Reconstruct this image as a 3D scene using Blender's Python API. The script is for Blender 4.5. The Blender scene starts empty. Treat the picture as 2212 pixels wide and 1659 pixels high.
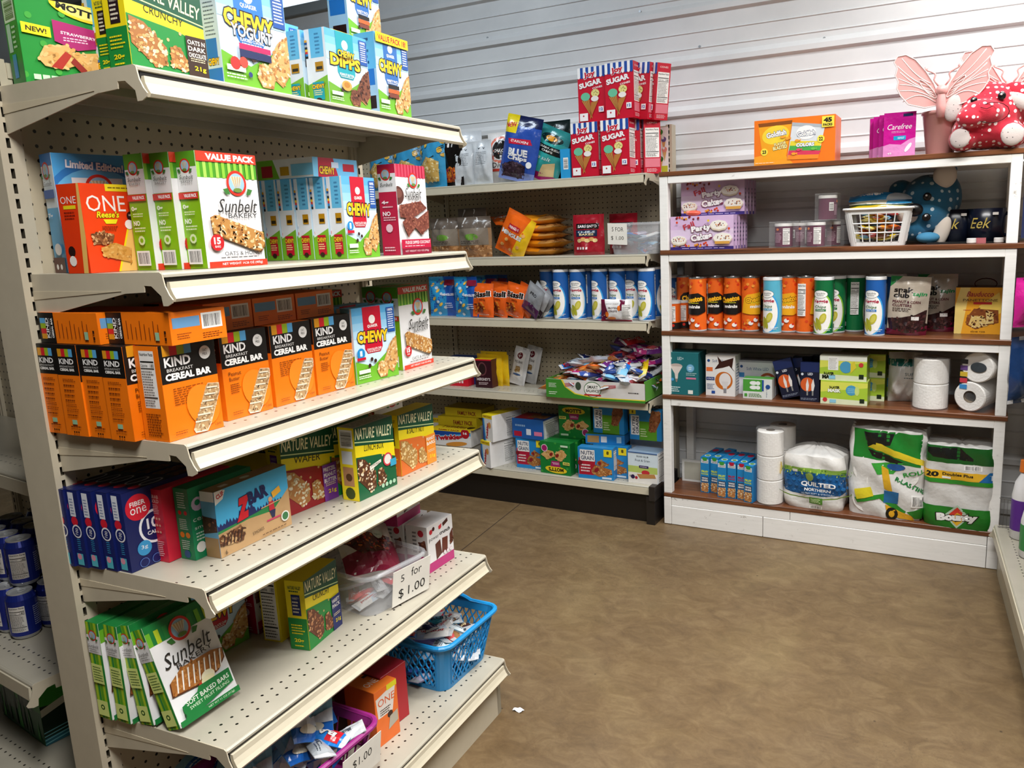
import bpy, bmesh, math, random
import numpy as np
from mathutils import Vector, Matrix, Euler
sc = bpy.context.scene
COL = sc.collection
# ---------------- camera ----------------
IW, IH = 2212.0, 1659.0
CF, CYAW, CPIT, CROL, CH, CCX, CCY = 1701.46, -.4653, .1863, -.0350, 1.3823, 155.32, -11.92
_f = Vector((math.sin(CYAW)*math.cos(CPIT), math.cos(CYAW)*math.cos(CPIT), -math.sin(CPIT)))
_r = Vector((math.cos(CYAW), -math.sin(CYAW), 0)); _u = _r.cross(_f)
CR = _r*math.cos(CROL)+_u*math.sin(CROL); CU = -_r*math.sin(CROL)+_u*math.cos(CROL); CFW = _f
cam = bpy.data.objects.new('camera', bpy.data.cameras.new('camera')); COL.objects.link(cam)
cam.matrix_world = Matrix(((CR.x, CU.x, -CFW.x, 0), (CR.y, CU.y, -CFW.y, 0), (CR.z, CU.z, -CFW.z, CH), (0, 0, 0, 1)))
cam.data.sensor_width = 36; cam.data.lens = CF/IW*36
cam.data.shift_x = -CCX/IW; cam.data.shift_y = CCY/IW
cam.data.clip_start = .05; sc.camera = cam
# ---------------- world, lights, exposure ----------------
w = bpy.data.worlds.new('world'); sc.world = w; w.use_nodes = True
w.node_tree.nodes['Background'].inputs[0].default_value = (.75, .88, 1, 1)
w.node_tree.nodes['Background'].inputs[1].default_value = 2.0
def lamp(name, loc, sx, sy, power, col=(1, 1, 1), target=None, spread=math.pi):
    d = bpy.data.lights.new(name, 'AREA'); d.shape = 'RECTANGLE'; d.size = sx; d.size_y = sy
    d.energy = power; d.color = col; d.spread = spread
    o = bpy.data.objects.new(name, d); COL.objects.link(o); o.location = loc
    if target: o.rotation_euler = (Vector(target)-Vector(loc)).to_track_quat('-Z', 'Y').to_euler()
    return o
lamp('overhead_light', (.55, 2.95, 2.85), .9, .2, 37, (1, .99, .97))
lamp('overhead_light', (.1, 1.85, 3.12), 2.0, .2, 76, (1, .985, .96), spread=math.radians(150))
lamp('overhead_light', (-2.3, 2.35, 3.12), 1.6, .2, 30, (.80, .91, 1))  # added cool fill over the wall gondola, brightening it and the left wall
lamp('overhead_light', (-.2, .3, 3.12), .3, 1.8, 55, (1, .985, .96), target=(-1.3, 1.1, .6), spread=math.radians(110))  # unseen lamp, tilted and narrowed to light the left gondola alone
sc.view_settings.view_transform = 'Standard'; sc.view_settings.look = 'None'
sc.view_settings.exposure = 0.0; sc.view_settings.gamma = 1.0; sc.view_settings.use_curve_mapping = False
# ---------------- picture -> place ----------------
def ray(u, v): return CFW+CR*((u-1106-CCX)/CF)-CU*((v-829.5-CCY)/CF)
O = Vector((0, 0, CH))
def hit(u, v, n, c):
    d = ray(u, v); n = Vector(n); return O+d*((c-O.dot(n))/d.dot(n))
def atz(u, v, z): return hit(u, v, (0, 0, 1), z)
def aty(u, v, y): return hit(u, v, (0, 1, 0), y)
def proj(p):
    d = Vector(p)-O; z = d.dot(CFW); return 1106+CCX+CF*d.dot(CR)/z, 829.5+CCY-CF*d.dot(CU)/z
PH = .0472; XU, Y0, LL = -1.4967, .8201, .9146
LA = Vector((math.cos(PH), math.sin(PH), 0)); LB = Vector((-math.sin(PH), math.cos(PH), 0))
def L(a, b, z): return Vector((XU, Y0, 0))+LA*a+LB*b+Vector((0, 0, z))
def ata(u, v, a): return hit(u, v, LA, a+Vector((XU, Y0, 0)).dot(LA))   # plane parallel to the left gondola's front
def atb(u, v, b): return hit(u, v, LB, b+Vector((XU, Y0, 0)).dot(LB))
def ztop(p, u, v):      # height of the vertical line through p that shows at picture row v
    z = p.z+.1
    for _ in range(12):
        a = proj((p.x, p.y, z))[1]; b = proj((p.x, p.y, z+.001))[1]; z += (v-a)/((b-a)/.001)
    return z
# ---------------- materials ----------------
def lin(c):
    if isinstance(c, str):
        c = [int(c[i:i+2], 16)/255 for i in (0, 2, 4)]
    return tuple((x/12.92 if x <= .04045 else ((x+.055)/1.055)**2.4) for x in c)
def mat(name):
    m = bpy.data.materials.new(name); m.use_nodes = True; nt = m.node_tree
    return m, nt, nt.nodes['Principled BSDF']
def N(nt, t, **k):
    n = nt.nodes.new(t)
    for a, b in k.items():
        if a.startswith('i'): n.inputs[int(a[1:])].default_value = b
        else: setattr(n, a, b)
    return n
def flat(name, c, rough=.5, metal=0, coat=0, **k):
    m, nt, p = mat(name); p.inputs['Base Color'].default_value = (*lin(c), 1)
    p.inputs['Roughness'].default_value = rough; p.inputs['Metallic'].default_value = metal
    if coat: p.inputs['Coat Weight'].default_value = coat
    for a, b in k.items(): p.inputs[a].default_value = b
    return m
def attr_mat(name, rough, spec=.5, metal=0, bump=0, bscale=60):
    m, nt, p = mat(name); a = N(nt, 'ShaderNodeAttribute', attribute_name='Col')
    no = N(nt, 'ShaderNodeTexNoise'); no.inputs['Scale'].default_value = 35
    tc = N(nt, 'ShaderNodeTexCoord'); nt.links.new(tc.outputs['Object'], no.inputs['Vector'])
    mx = N(nt, 'ShaderNodeMix', data_type='RGBA', blend_type='MULTIPLY'); mx.inputs[0].default_value = .12
    nt.links.new(a.outputs['Color'], mx.inputs[6]); nt.links.new(no.outputs['Fac'], mx.inputs[7])
    nt.links.new(mx.outputs[2], p.inputs['Base Color'])
    p.inputs['Roughness'].default_value = rough; p.inputs['Specular IOR Level'].default_value = spec
    p.inputs['Metallic'].default_value = metal
    if bump:
        n2 = N(nt, 'ShaderNodeTexNoise'); n2.inputs['Scale'].default_value = bscale; n2.inputs['Detail'].default_value = 3
        bp = N(nt, 'ShaderNodeBump'); bp.inputs['Strength'].default_value = bump; bp.inputs['Distance'].default_value = .004
        nt.links.new(tc.outputs['Object'], n2.inputs['Vector'])
        nt.links.new(n2.outputs['Fac'], bp.inputs['Height']); nt.links.new(bp.outputs['Normal'], p.inputs['Normal'])
    return m
PRINT = attr_mat('printed_carton', .38, .5)
FOIL = attr_mat('printed_foil', .22, .8, 0, .8, 24)
MATTE = attr_mat('matte_coloured', .8, .2)
PLUSH = attr_mat('plush_fabric', .95, .1, 0, .6, 400)
PLAST = attr_mat('glossy_plastic', .3, .5)
def clear(name, col=(1, 1, 1), a=.25, rough=.12, mixc='F2F2F2'):
    m, nt, p = mat(name); p.inputs['Base Color'].default_value = (*lin(mixc), 1)
    p.inputs['Roughness'].default_value = rough; p.inputs['Alpha'].default_value = a
    return m
FILM = clear('clear_plastic_film', a=.07)
TUBP = clear('clear_plastic_tub', a=.24, mixc='DADCE0')
# ---------------- mesh builder ----------------
class B:
    def __init__(s): s.v = []; s.f = []; s.c = []; s.m = []
    def face(s, pts, c, m=0):
        n = len(s.v); s.v += [tuple(p) for p in pts]; s.f.append(tuple(range(n, n+len(pts)))); s.c.append(c); s.m.append(m)
    def grid(s, nu, nv, fn, c, m=0, closeu=False):
        n = len(s.v); cf = callable(c)
        for j in range(nv+1):
            for i in range(nu+(0 if closeu else 1)): s.v.append(tuple(fn(i/nu, j/nv)))
        w_ = nu+(0 if closeu else 1)
        for j in range(nv):
            for i in range(nu):
                i2 = (i+1) % w_ if closeu else i+1
                s.f.append((n+j*w_+i, n+j*w_+i2, n+(j+1)*w_+i2, n+(j+1)*w_+i)); s.c.append(c((i+.5)/nu, (j+.5)/nv) if cf else c); s.m.append(m)
    def box(s, x0, y0, z0, x1, y1, z1, c='FFFFFF', m=0, M=None):
        p = [Vector((x, y, z)) for z in (z0, z1) for y in (y0, y1) for x in (x0, x1)]
        if M is not None: p = [M @ q for q in p]
        n = len(s.v); s.v += [tuple(q) for q in p]
        for f in ((0, 2, 3, 1), (4, 5, 7, 6), (0, 1, 5, 4), (2, 6, 7, 3), (0, 4, 6, 2), (1, 3, 7, 5)):
            s.f.append(tuple(n+i for i in f)); s.c.append(c); s.m.append(m)
    def prism(s, prof, fn, t0, t1, c='FFFFFF', m=0):    # prof: 2-D outline, fn(p, q, t) -> point
        n = len(prof); k = len(s.v)
        s.v += [tuple(fn(p, q, t0)) for p, q in prof]+[tuple(fn(p, q, t1)) for p, q in prof]
        for i in range(n):
            j = (i+1) % n; s.f.append((k+i, k+j, k+n+j, k+n+i)); s.c.append(c); s.m.append(m)
        s.f.append(tuple(k+i for i in range(n))[::-1]); s.f.append(tuple(k+n+i for i in range(n))); s.c += [c, c]; s.m += [m, m]
    def lathe(s, prof, c='FFFFFF', m=0, n=32, cen=(0, 0), cap=True):   # prof: (r, z)
        k = len(s.v)
        for r, z in prof:
            for i in range(n):
                a = 2*math.pi*i/n; s.v.append((cen[0]+r*math.cos(a), cen[1]+r*math.sin(a), z))
        for j in range(len(prof)-1):
            cc = c[j] if isinstance(c, list) else c
            for i in range(n):
                i2 = (i+1) % n; s.f.append((k+j*n+i, k+j*n+i2, k+(j+1)*n+i2, k+(j+1)*n+i)); s.c.append(cc); s.m.append(m)
        if cap:
            s.f.append(tuple(k+i for i in range(n))[::-1]); s.f.append(tuple(k+(len(prof)-1)*n+i for i in range(n)))
            s.c += [c[0] if isinstance(c, list) else c, c[-1] if isinstance(c, list) else c]; s.m += [m, m]
    def tube(s, pts, r, c='FFFFFF', m=0, n=8, close=False):
        k = len(s.v); pts = [Vector(p) for p in pts]; N_ = len(pts); rr = r if isinstance(r, (list, tuple)) else [r]*N_
        up = None
        for i, p in enumerate(pts):
            t = (pts[(i+1) % N_] if (close or i < N_-1) else p)-(pts[i-1] if (close or i > 0) else p); t.normalize()
            if up is None: up = t.orthogonal().normalized()
            up = (up-t*up.dot(t)).normalized(); q = t.cross(up)
            for j in range(n):
                a = 2*math.pi*j/n; s.v.append(tuple(p+(up*math.cos(a)+q*math.sin(a))*rr[i]))
        for i in range(N_ if close else N_-1):
            i2 = (i+1) % N_
            for j in range(n):
                j2 = (j+1) % n; s.f.append((k+i*n+j, k+i*n+j2, k+i2*n+j2, k+i2*n+j)); s.c.append(c); s.m.append(m)
        if not close:
            s.f.append(tuple(k+j for j in range(n))[::-1]); s.f.append(tuple(k+(N_-1)*n+j for j in range(n))); s.c += [c, c]; s.m += [m, m]
    def ball(s, cen, r, c='FFFFFF', m=0, nu=20, nv=12, M=None):
        cen = Vector(cen); r = Vector(r) if not isinstance(r, (int, float)) else Vector((r, r, r))
        def fn(u, v):
            a = 2*math.pi*u; b = math.pi*(v-.5); p = Vector((math.cos(a)*math.cos(b)*r.x, math.sin(a)*math.cos(b)*r.y, math.sin(b)*r.z))
            return cen+(M @ p if M is not None else p)
        s.grid(nu, nv, fn, c, m, closeu=True)
    def mesh(s, name, mats, smooth=False, merge=0):
        me = bpy.data.meshes.new(name); me.from_pydata(s.v, [], s.f)
        for m in mats: me.materials.append(m)
        if len(mats) > 1: me.polygons.foreach_set('material_index', s.m)
        at = me.attributes.new('Col', 'FLOAT_COLOR', 'CORNER')
        cache = {}; arr = []
        for f, c in zip(s.f, s.c):
            if c not in cache: cache[c] = (*lin(c), 1.0)
            arr += cache[c]*len(f)
        at.data.foreach_set('color', arr)
        if merge:
            bm = bmesh.new(); bm.from_mesh(me); bmesh.ops.remove_doubles(bm, verts=bm.verts, dist=merge); bm.to_mesh(me); bm.free()
        if smooth: me.polygons.foreach_set('use_smooth', [True]*len(me.polygons))
        me.update(); return me
    def obj(s, name, mats, parent=None, smooth=False, merge=0, loc=None, rot=None):
        if not isinstance(mats, (list, tuple)): mats = [mats]
        o = bpy.data.objects.new(name, s.mesh(name, mats, smooth, merge)); COL.objects.link(o)
        if parent: o.parent = parent
        if loc is not None: o.location = loc
        if rot is not None: o.rotation_euler = rot
        return o
def tag(o, label=None, cat=None, group=None, kind=None):
    if label: o['label'] = label
    if cat: o['category'] = cat
    if group: o['group'] = group
    if kind: o['kind'] = kind
    return o
def empty(name, loc=(0, 0, 0), rot=(0, 0, 0), label=None, cat=None, group=None):
    o = bpy.data.objects.new(name, None); COL.objects.link(o); o.location = loc; o.rotation_euler = rot
    o.empty_display_size = .05
    return tag(o, label, cat, group)
def dup(o, loc=None, rot=None, label=None, group=None):
    r = o.copy(); COL.objects.link(r)
    if loc is not None: r.location = loc
    if rot is not None: r.rotation_euler = rot
    if label: r['label'] = label
    if group: r['group'] = group
    for ch in list(o.children):
        c = ch.copy(); COL.objects.link(c); c.parent = r
        for g in ch.children:
            d = g.copy(); COL.objects.link(d); d.parent = c
    return r
# ================= the setting =================
def hole_mat(name, base, pitch=.0254, r=.0032, rough=.38, rows=None, stag=False):
    """painted metal with a grid of round punched holes on local x / z (or x / y)"""
    m, nt, p = mat(name)
    tc = N(nt, 'ShaderNodeTexCoord'); sp = N(nt, 'ShaderNodeSeparateXYZ'); nt.links.new(tc.outputs['Object'], sp.inputs[0])
    def M(op, a, b=None, c=None):
        n = N(nt, 'ShaderNodeMath', operation=op)
        for i, q in enumerate((a, b, c)):
            if q is None: continue
            if isinstance(q, (int, float)): n.inputs[i].default_value = q
            else: nt.links.new(q, n.inputs[i])
        return n.outputs[0]
    if rows is None:
        X, Y = sp.outputs[0], sp.outputs[2]; PX = PY = pitch
        fx = M('SUBTRACT', M('FRACT', M('DIVIDE', X, PX)), .5); fy = M('SUBTRACT', M('FRACT', M('DIVIDE', Y, PY)), .5)
        d = M('SQRT', M('ADD', M('POWER', M('MULTIPLY', fx, PX), 2), M('POWER', M('MULTIPLY', fy, PY), 2)))
        hole = M('LESS_THAN', d, r)
    else:   # rows of holes at given local x, staggered along local y
        hole = None
        for k, (rx, off) in enumerate(rows):
            fy = M('MULTIPLY', M('SUBTRACT', M('FRACT', M('ADD', M('DIVIDE', sp.outputs[1], pitch), off)), .5), pitch)
            dx = M('SUBTRACT', sp.outputs[0], rx)
            d = M('SQRT', M('ADD', M('POWER', dx, 2), M('POWER', fy, 2)))
            h = M('LESS_THAN', d, r); hole = h if hole is None else M('MAXIMUM', hole, h)
        hole = M('MULTIPLY', hole, M('GREATER_THAN', sp.outputs[2], -.002))
    no = N(nt, 'ShaderNodeTexNoise'); no.inputs['Scale'].default_value = 9; no.inputs['Detail'].default_value = 5
    nt.links.new(tc.outputs['Object'], no.inputs['Vector'])
    rp = N(nt, 'ShaderNodeValToRGB'); b = lin(base)
    rp.color_ramp.elements[0].color = (*[x*.9 for x in b], 1); rp.color_ramp.elements[0].position = .3
    rp.color_ramp.elements[1].color = (*b, 1); rp.color_ramp.elements[1].position = .6
    nt.links.new(no.outputs['Fac'], rp.inputs[0])
    mx = N(nt, 'ShaderNodeMix', data_type='RGBA'); mx.inputs[7].default_value = (.006, .005, .004, 1)
    nt.links.new(hole, mx.inputs[0]); nt.links.new(rp.outputs[0], mx.inputs[6]); nt.links.new(mx.outputs[2], p.inputs['Base Color'])
    p.inputs['Roughness'].default_value = rough
    return m
BEIGE = 'C2B8A2'
MB_ = attr_mat('beige_painted_steel', .36, .5)
PEG = hole_mat('beige_pegboard', 'BCB097')
DK = {}
def deck_mat(d):
    k = round(d, 3)
    if k not in DK: DK[k] = hole_mat('beige_shelf_deck', 'B2AC9C', .0254*1.0, .0030, .3, rows=[(d-.045, 0), (d-.072, .5)])
    return DK[k]
# concrete floor
m, nt, p = mat('stained_concrete'); tc = N(nt, 'ShaderNodeTexCoord')
def noise(sc_, det=6, rough=.6, dist=0, vec=None):
    n = N(nt, 'ShaderNodeTexNoise'); n.inputs['Scale'].default_value = sc_; n.inputs['Detail'].default_value = det
    n.inputs['Roughness'].default_value = rough; n.inputs['Distortion'].default_value = dist
    nt.links.new(vec or tc.outputs['Object'], n.inputs['Vector']); return n
def ramp(src, stops):
    r = N(nt, 'ShaderNodeValToRGB'); e = r.color_ramp.elements
    for i, (pos, c) in enumerate(stops):
        q = e[i] if i < 2 else e.new(pos)
        q.position = pos; q.color = (*lin(c), 1) if isinstance(c, str) else (c, c, c, 1)
    nt.links.new(src, r.inputs[0]); return r
def mixc(a, b, fac, mode='MIX'):
    x = N(nt, 'ShaderNodeMix', data_type='RGBA', blend_type=mode)
    if isinstance(fac, (int, float)): x.inputs[0].default_value = fac
    else: nt.links.new(fac, x.inputs[0])
    nt.links.new(a, x.inputs[6]); nt.links.new(b, x.inputs[7]); return x.outputs[2]
mp = N(nt, 'ShaderNodeMapping'); mp.inputs['Scale'].default_value = (1, 1.5, 1); mp.inputs['Rotation'].default_value = (0, 0, .5)
nt.links.new(tc.outputs['Object'], mp.inputs[0])
big = ramp(noise(1.3, 4, .6, .8).outputs[0], [(.33, '5E4A2E'), (.52, '705A3C'), (.68, '84704C')])
mid = ramp(noise(10, 10, .72, 1.0, mp.outputs[0]).outputs[0], [(.3, '4E3C28'), (.5, '705A3E'), (.72, '907A58')])
fine = ramp(noise(90, 10, .8).outputs[0], [(.3, .6), (.65, 1.0)])
c1 = mixc(big.outputs[0], mid.outputs[0], .5); c2 = mixc(c1, fine.outputs[0], .45, 'MULTIPLY')
vo = N(nt, 'ShaderNodeTexVoronoi', feature='DISTANCE_TO_EDGE'); vo.inputs['Scale'].default_value = 9
wv = N(nt, 'ShaderNodeVectorMath', operation='ADD'); nn = noise(6, 5); nt.links.new(tc.outputs['Object'], wv.inputs[0]); nt.links.new(nn.outputs['Color'], wv.inputs[1])
nt.links.new(wv.outputs[0], vo.inputs['Vector'])
cr = ramp(vo.outputs['Distance'], [(.0, .5), (.02, 1.0)])
msk = ramp(noise(.9, 2).outputs[0], [(.5, 0.), (.6, .8)])
c3 = mixc(c2, mixc(c2, cr.outputs[0], 1.0, 'MULTIPLY'), msk.outputs[0])
sp_ = N(nt, 'ShaderNodeTexVoronoi'); sp_.inputs['Scale'].default_value = 7
nt.links.new(tc.outputs['Object'], sp_.inputs['Vector']); spk = ramp(sp_.outputs['Distance'], [(.02, .25), (.035, 1.0)])
c4 = mixc(c3, spk.outputs[0], .8, 'MULTIPLY')
nt.links.new(c4, p.inputs['Base Color'])
rr = ramp(noise(5, 4).outputs[0], [(.3, .42), (.7, .62)]); nt.links.new(rr.outputs[0], p.inputs['Roughness'])
bp = N(nt, 'ShaderNodeBump'); bp.inputs['Strength'].default_value = .12; bp.inputs['Distance'].default_value = .01
nt.links.new(mid.outputs[0], bp.inputs['Height']); nt.links.new(bp.outputs[0], p.inputs['Normal'])
FLOORM = m
b = B(); b.box(-6, -3, -.1, 4, 3.9, 0); fl = b.obj('floor', FLOORM); tag(fl, kind='structure')
b = B()   # sawn control joint
j0, j1 = atz(1118, 1093, 0), atz(1002, 1185, 0); dj = (j1-j0).normalized(); nj = Vector((-dj.y, dj.x, 0))*.0022
a0, a1 = j0-dj*.35, j1+dj*1.2
b.face([a0+nj+Vector((0, 0, .0006)), a0-nj+Vector((0, 0, .0006)), a1-nj+Vector((0, 0, .0006)), a1+nj+Vector((0, 0, .0006))], '3A2F28')
tag(b.obj('trim_1', MATTE), kind='structure')
# ribbed metal siding
WY = 3.72
m, nt, p = mat('white_ribbed_siding'); tc = N(nt, 'ShaderNodeTexCoord')
n1 = noise(2.5, 5); r1 = ramp(n1.outputs[0], [(.3, 'D9DADB'), (.7, 'EAEAEA')]); nt.links.new(r1.outputs[0], p.inputs['Base Color'])
p.inputs['Roughness'].default_value = .36; SIDING = m
b = B(); prof = []
zt = 2.56
P_ = .2235
k = 0; z = zt
pts = [(0, zt+.16)]
while z > .05:
    # major rib: bulges out 20 mm; its underside is the dark band
    pts += [(0, z+.052), (.004, z+.050), (.018, z+.030), (.018, z+.008), (.0, z-.002)]
    for q in (.075, .145):
        pts += [(0, z-q+.006), (.0045, z-q+.002), (.0045, z-q-.0), (0, z-q-.003)]
    z -= P_
pts.append((0, 0))
for i in range(len(pts)-1):
    (d0, z0), (d1, z1) = pts[i], pts[i+1]
    b.face([(-6, WY-d1, z1), (4, WY-d1, z1), (4, WY-d0, z0), (-6, WY-d0, z0)], 'FFFFFF')
b.face([(-6, WY+.06, 0), (4, WY+.06, 0), (4, WY+.06, zt+.16), (-6, WY+.06, zt+.16)], 'FFFFFF')
wb = b.obj('wall_back', SIDING); tag(wb, kind='structure')
b = B()   # siding screws
for xx in (-2.95, -2.3, -1.65, -1.0, -.35, .3):
    for kk in range(0, 9): b.lathe([(.0055, 0), (.0055, .003), (.003, .006)], 'DDDDDD', n=8)
b = B()
for (u, v) in ((1055, 279), (1059, 185), (1054, 82), (1383, 25), (1385, 138), (1778, 206), (1781, 83), (1512, 101), (684, 88)):
    q = aty(u, v, WY)
    b.prism([(math.cos(t)*.006, math.sin(t)*.006) for t in [i*math.pi/4 for i in range(8)]], lambda x, y, t, q=q: (q.x+x, WY-t, q.z+y), 0, .006, 'C9CCCE')
so = b.obj('siding_screws', flat('zinc', 'B5B8BB', .35, .8), parent=wb)
# window strip under the eaves at the left, header above, other walls and ceiling
b = B(); b.box(-6, WY-.01, 3.02, 4, WY+.06, 3.2); b.box(-3.25, WY-.005, zt+.16, 4, WY+.06, 3.02); tag(b.obj('wall_top', SIDING), kind='structure')
wf = B()
for x0 in (-6, -5.1, -4.2, -3.3): wf.box(x0, WY-.02, zt+.16, x0+.05, WY+.05, 3.02)
wf.box(-6, WY-.03, zt+.12, -3.25, WY+.05, zt+.17); wf.box(-6, WY-.02, 3.0, -3.25, WY+.05, 3.05)
win = wf.obj('window_1', flat('window_frame_grey', '9AA0A3', .5)); tag(win, kind='structure')
g = B(); g.box(-6, WY+.01, zt+.16, -3.25, WY+.02, 3.02)
g.obj('window_pane', clear('window_glass', a=.12, rough=.02, mixc='DDEBF5'), parent=win)
for nm, bx in (('wall_left', (-6.1, -3, 0, -6, 3.8, 3.2)), ('wall_right', (4, -3, 0, 4.1, 3.8, 3.2)), ('wall_front', (-6, -3.1, 0, 4, -3, 3.2)), ('ceiling', (-6.1, -3.1, 3.2, 4.1, 3.8, 3.3))):
    b = B(); b.box(*bx); tag(b.obj(nm, flat(nm+'_paint', '8A8A86' if nm != 'ceiling' else '6E6E6C', .7)), kind='structure')

# ---------------- steel gondola shelving ----------------
def slotted(b, x0, x1, z0, z1, fn, c=BEIGE, sw=.0065, sh=.0165, pitch=.0254):
    """front face of an upright with real rectangular slots; fn(x, depth, z)"""
    cx = (x0+x1)/2; a, e = cx-sw/2, cx+sw/2
    q = lambda xa, za, xb, zb, d=0, cc=c: b.face([fn(xa, d, za), fn(xb, d, za), fn(xb, d, zb), fn(xa, d, zb)], cc)
    q(x0, z0, a, z1); q(e, z0, x1, z1)
    z = z0
    while z < z1:
        t = min(z+pitch, z1); s0 = z+(pitch-sh)/2; s1 = min(s0+sh, t)
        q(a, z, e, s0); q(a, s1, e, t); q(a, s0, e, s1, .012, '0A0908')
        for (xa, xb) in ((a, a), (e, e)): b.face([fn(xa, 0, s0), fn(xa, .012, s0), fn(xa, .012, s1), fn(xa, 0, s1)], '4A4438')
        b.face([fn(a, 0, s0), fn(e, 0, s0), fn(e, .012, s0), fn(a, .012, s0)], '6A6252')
        z = t
def upright(par, x, h, depth=.05, w=.03, slot=True, name='upright'):
    """local frame: x along the run, y into the unit (front face at y=0), z up"""
    b = B(); x0, x1 = x-w/2, x+w/2
    slotted(b, x0, x1, 0, h, lambda p, d, z: (p, d, z))
    b.face([(x0, 0, 0), (x0, 0, h), (x0, depth, h), (x0, depth, 0)], BEIGE); b.face([(x1, 0, 0), (x1, depth, 0), (x1, depth, h), (x1, 0, h)], BEIGE)
    b.face([(x0, 0, h), (x1, 0, h), (x1, depth, h), (x0, depth, h)], BEIGE); b.face([(x0, depth, 0), (x0, depth, h), (x1, depth, h), (x1, depth, 0)], BEIGE)
    b.face([(x0, 0, 0), (x0, depth, 0), (x1, depth, 0), (x1, 0, 0)], BEIGE)
    return b.obj(name, MB_, par)
def shelf(par, x0, x1, z, d, rail=True, side=True, name='shelf', simple=False, ends=(1, 1), deckc='CFC6AE'):
    """shelf from the panel (y=0) out to the front (y=-d), deck top at z"""
    s = bpy.data.objects.new(name, None); COL.objects.link(s); s.parent = par; s.location = (0, 0, z); s.empty_display_size = .05
    b = B()   # deck: local x = out, local y = along; built rotated so the hole rows follow the front
    b.box(0, 0, -.004, d-.006, x1-x0, 0, deckc)
    # rounded nose, underside folds
    nose = [(d-.008, 0), (d-.003, -.001), (d, -.004), (d, -.008), (d-.006, -.009), (d-.008, -.004)]
    b.prism(nose, lambda p, q, t: (p, t, q), 0, x1-x0, 'D2CAB4')
    for xx in (.03, d*.45, d*.8): b.box(xx, .01, -.018, xx+.012, x1-x0-.01, -.003, BEIGE)
    b.box(.0, .004, -.03, .012, x1-x0-.004, -.003, BEIGE)
    o = b.obj('deck', deck_mat(d), s); o.location = (x0, 0, 0); o.rotation_euler = (0, 0, -math.pi/2)
    # note: rotated -90 deg: local x -> -y (out), local y -> +x (along)
    b = B()
    if simple: pr = [(0, -.009), (.004, -.009), (.006, -.04), (.001, -.043), (-.004, -.04)]
    else: pr = [(-.006, -.016), (.002, -.016), (.003, -.026), (.008, -.036), (.013, -.043), (.010, -.048), (.004, -.048), (-.004, -.03)]
    b.prism(pr, lambda p, q, t: (t, -d-p, q), x0+.008, x1-.008, 'CDC4AD')
    b.box(x0+.006, -d+.004, -.018, x1-.006, -d+.008, -.008, '1A1614')
    b.obj('price_rail', MB_, s)
    for e, xx in ((0, x0), (1, x1)):
        if not ends[e]: continue
        b = B(); t = .0022; out = xx-t if e == 0 else xx
        k1 = .050
        prof = [(0, 0), (d-.006, 0), (d-.001, -.003), (d+.003, -.022), (d+.010, -.036), (d+.017, -.044), (d+.015, -.049), (d+.004, -.054), (d-.006, -.054), (d-.008, -.038), (d-.028, -.022), (d-.045, -.021), (d-.046, -.032), (d*.72, -.034), (0, -.078)]
        b.prism(prof, lambda p, q, tt: (tt, -p, q), out, out+t, BEIGE)
        b.prism([(0, -.030), (d-.10, -.030), (d*.6, -.032), (0, -.045)], lambda p, q, tt: (tt, -p, q), out-.0009 if e == 0 else out+t-.0003, out if e == 0 else out+t+.0009, 'C9BDA3')
        b.obj('bracket', MB_, s)
    return s
def gondola(name, loc, rot, run, zs, label, cat='shelving', h=2.0, base=None, kick=None, simple=False, up=(1, 1), first=None, ends=(1, 1), back=True, side=None, kx=(0, 0)):
    """run: upright x positions"""
    g = empty(name, loc, (0, 0, rot), label, cat)
    for i, x in enumerate(run):
        if (i == 0 and not up[0]) or (i == len(run)-1 and not up[1]): continue
        upright(g, x, h, depth=.052 if side is None else side)
    for i in range(len(run)-1):
        if back:
            x0, x1 = run[i]+.017, run[i+1]-.017
            b = B(); b.box(-(x1-x0)/2, 0, .1, (x1-x0)/2, .004, h-.01, '')if False else b.box(0, 0, .1, x1-x0, .004, h-.012)
            o = b.obj('pegboard_panel', PEG, g); o.location = (x0, .012, 0)
            b = B()
            for xx in (x0-.002, x1-.008): b.box(xx, .002, .1, xx+.010, .016, h-.005, BEIGE)
            b.box(x0, .0, h-.03, x1, .014, h-.005, BEIGE); b.box(x0, .0, .1, x1, .012, .13, BEIGE)
            b.obj('panel_trim', MB_, g)
        for (z, d) in zs:
            shelf(g, run[i]+.003, run[i+1]-.003, z, d, simple=simple, ends=ends)
    if kick:
        zt_, dk, ck = kick
        b = B(); b.box(run[0]+kx[0], -dk, 0, run[-1]+kx[1], -dk+.02, zt_-.045, ck)
        b.box(run[0]+kx[0], -dk, 0, run[0]+kx[0]+.02, .02, zt_-.03, ck); b.box(run[-1]+kx[1]-.02, -dk, 0, run[-1]+kx[1], .02, zt_-.03, ck)
        b.obj('kickplate', MB_, g)
    return g
ZL = {1: 1.6542, 2: 1.3388, 3: 1.0541, 4: .7961, 5: .4866, 6: .1737}
DL = {1: .3332, 2: .3299, 3: .3346, 4: .3317, 5: .3329, 6: .374}
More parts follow.
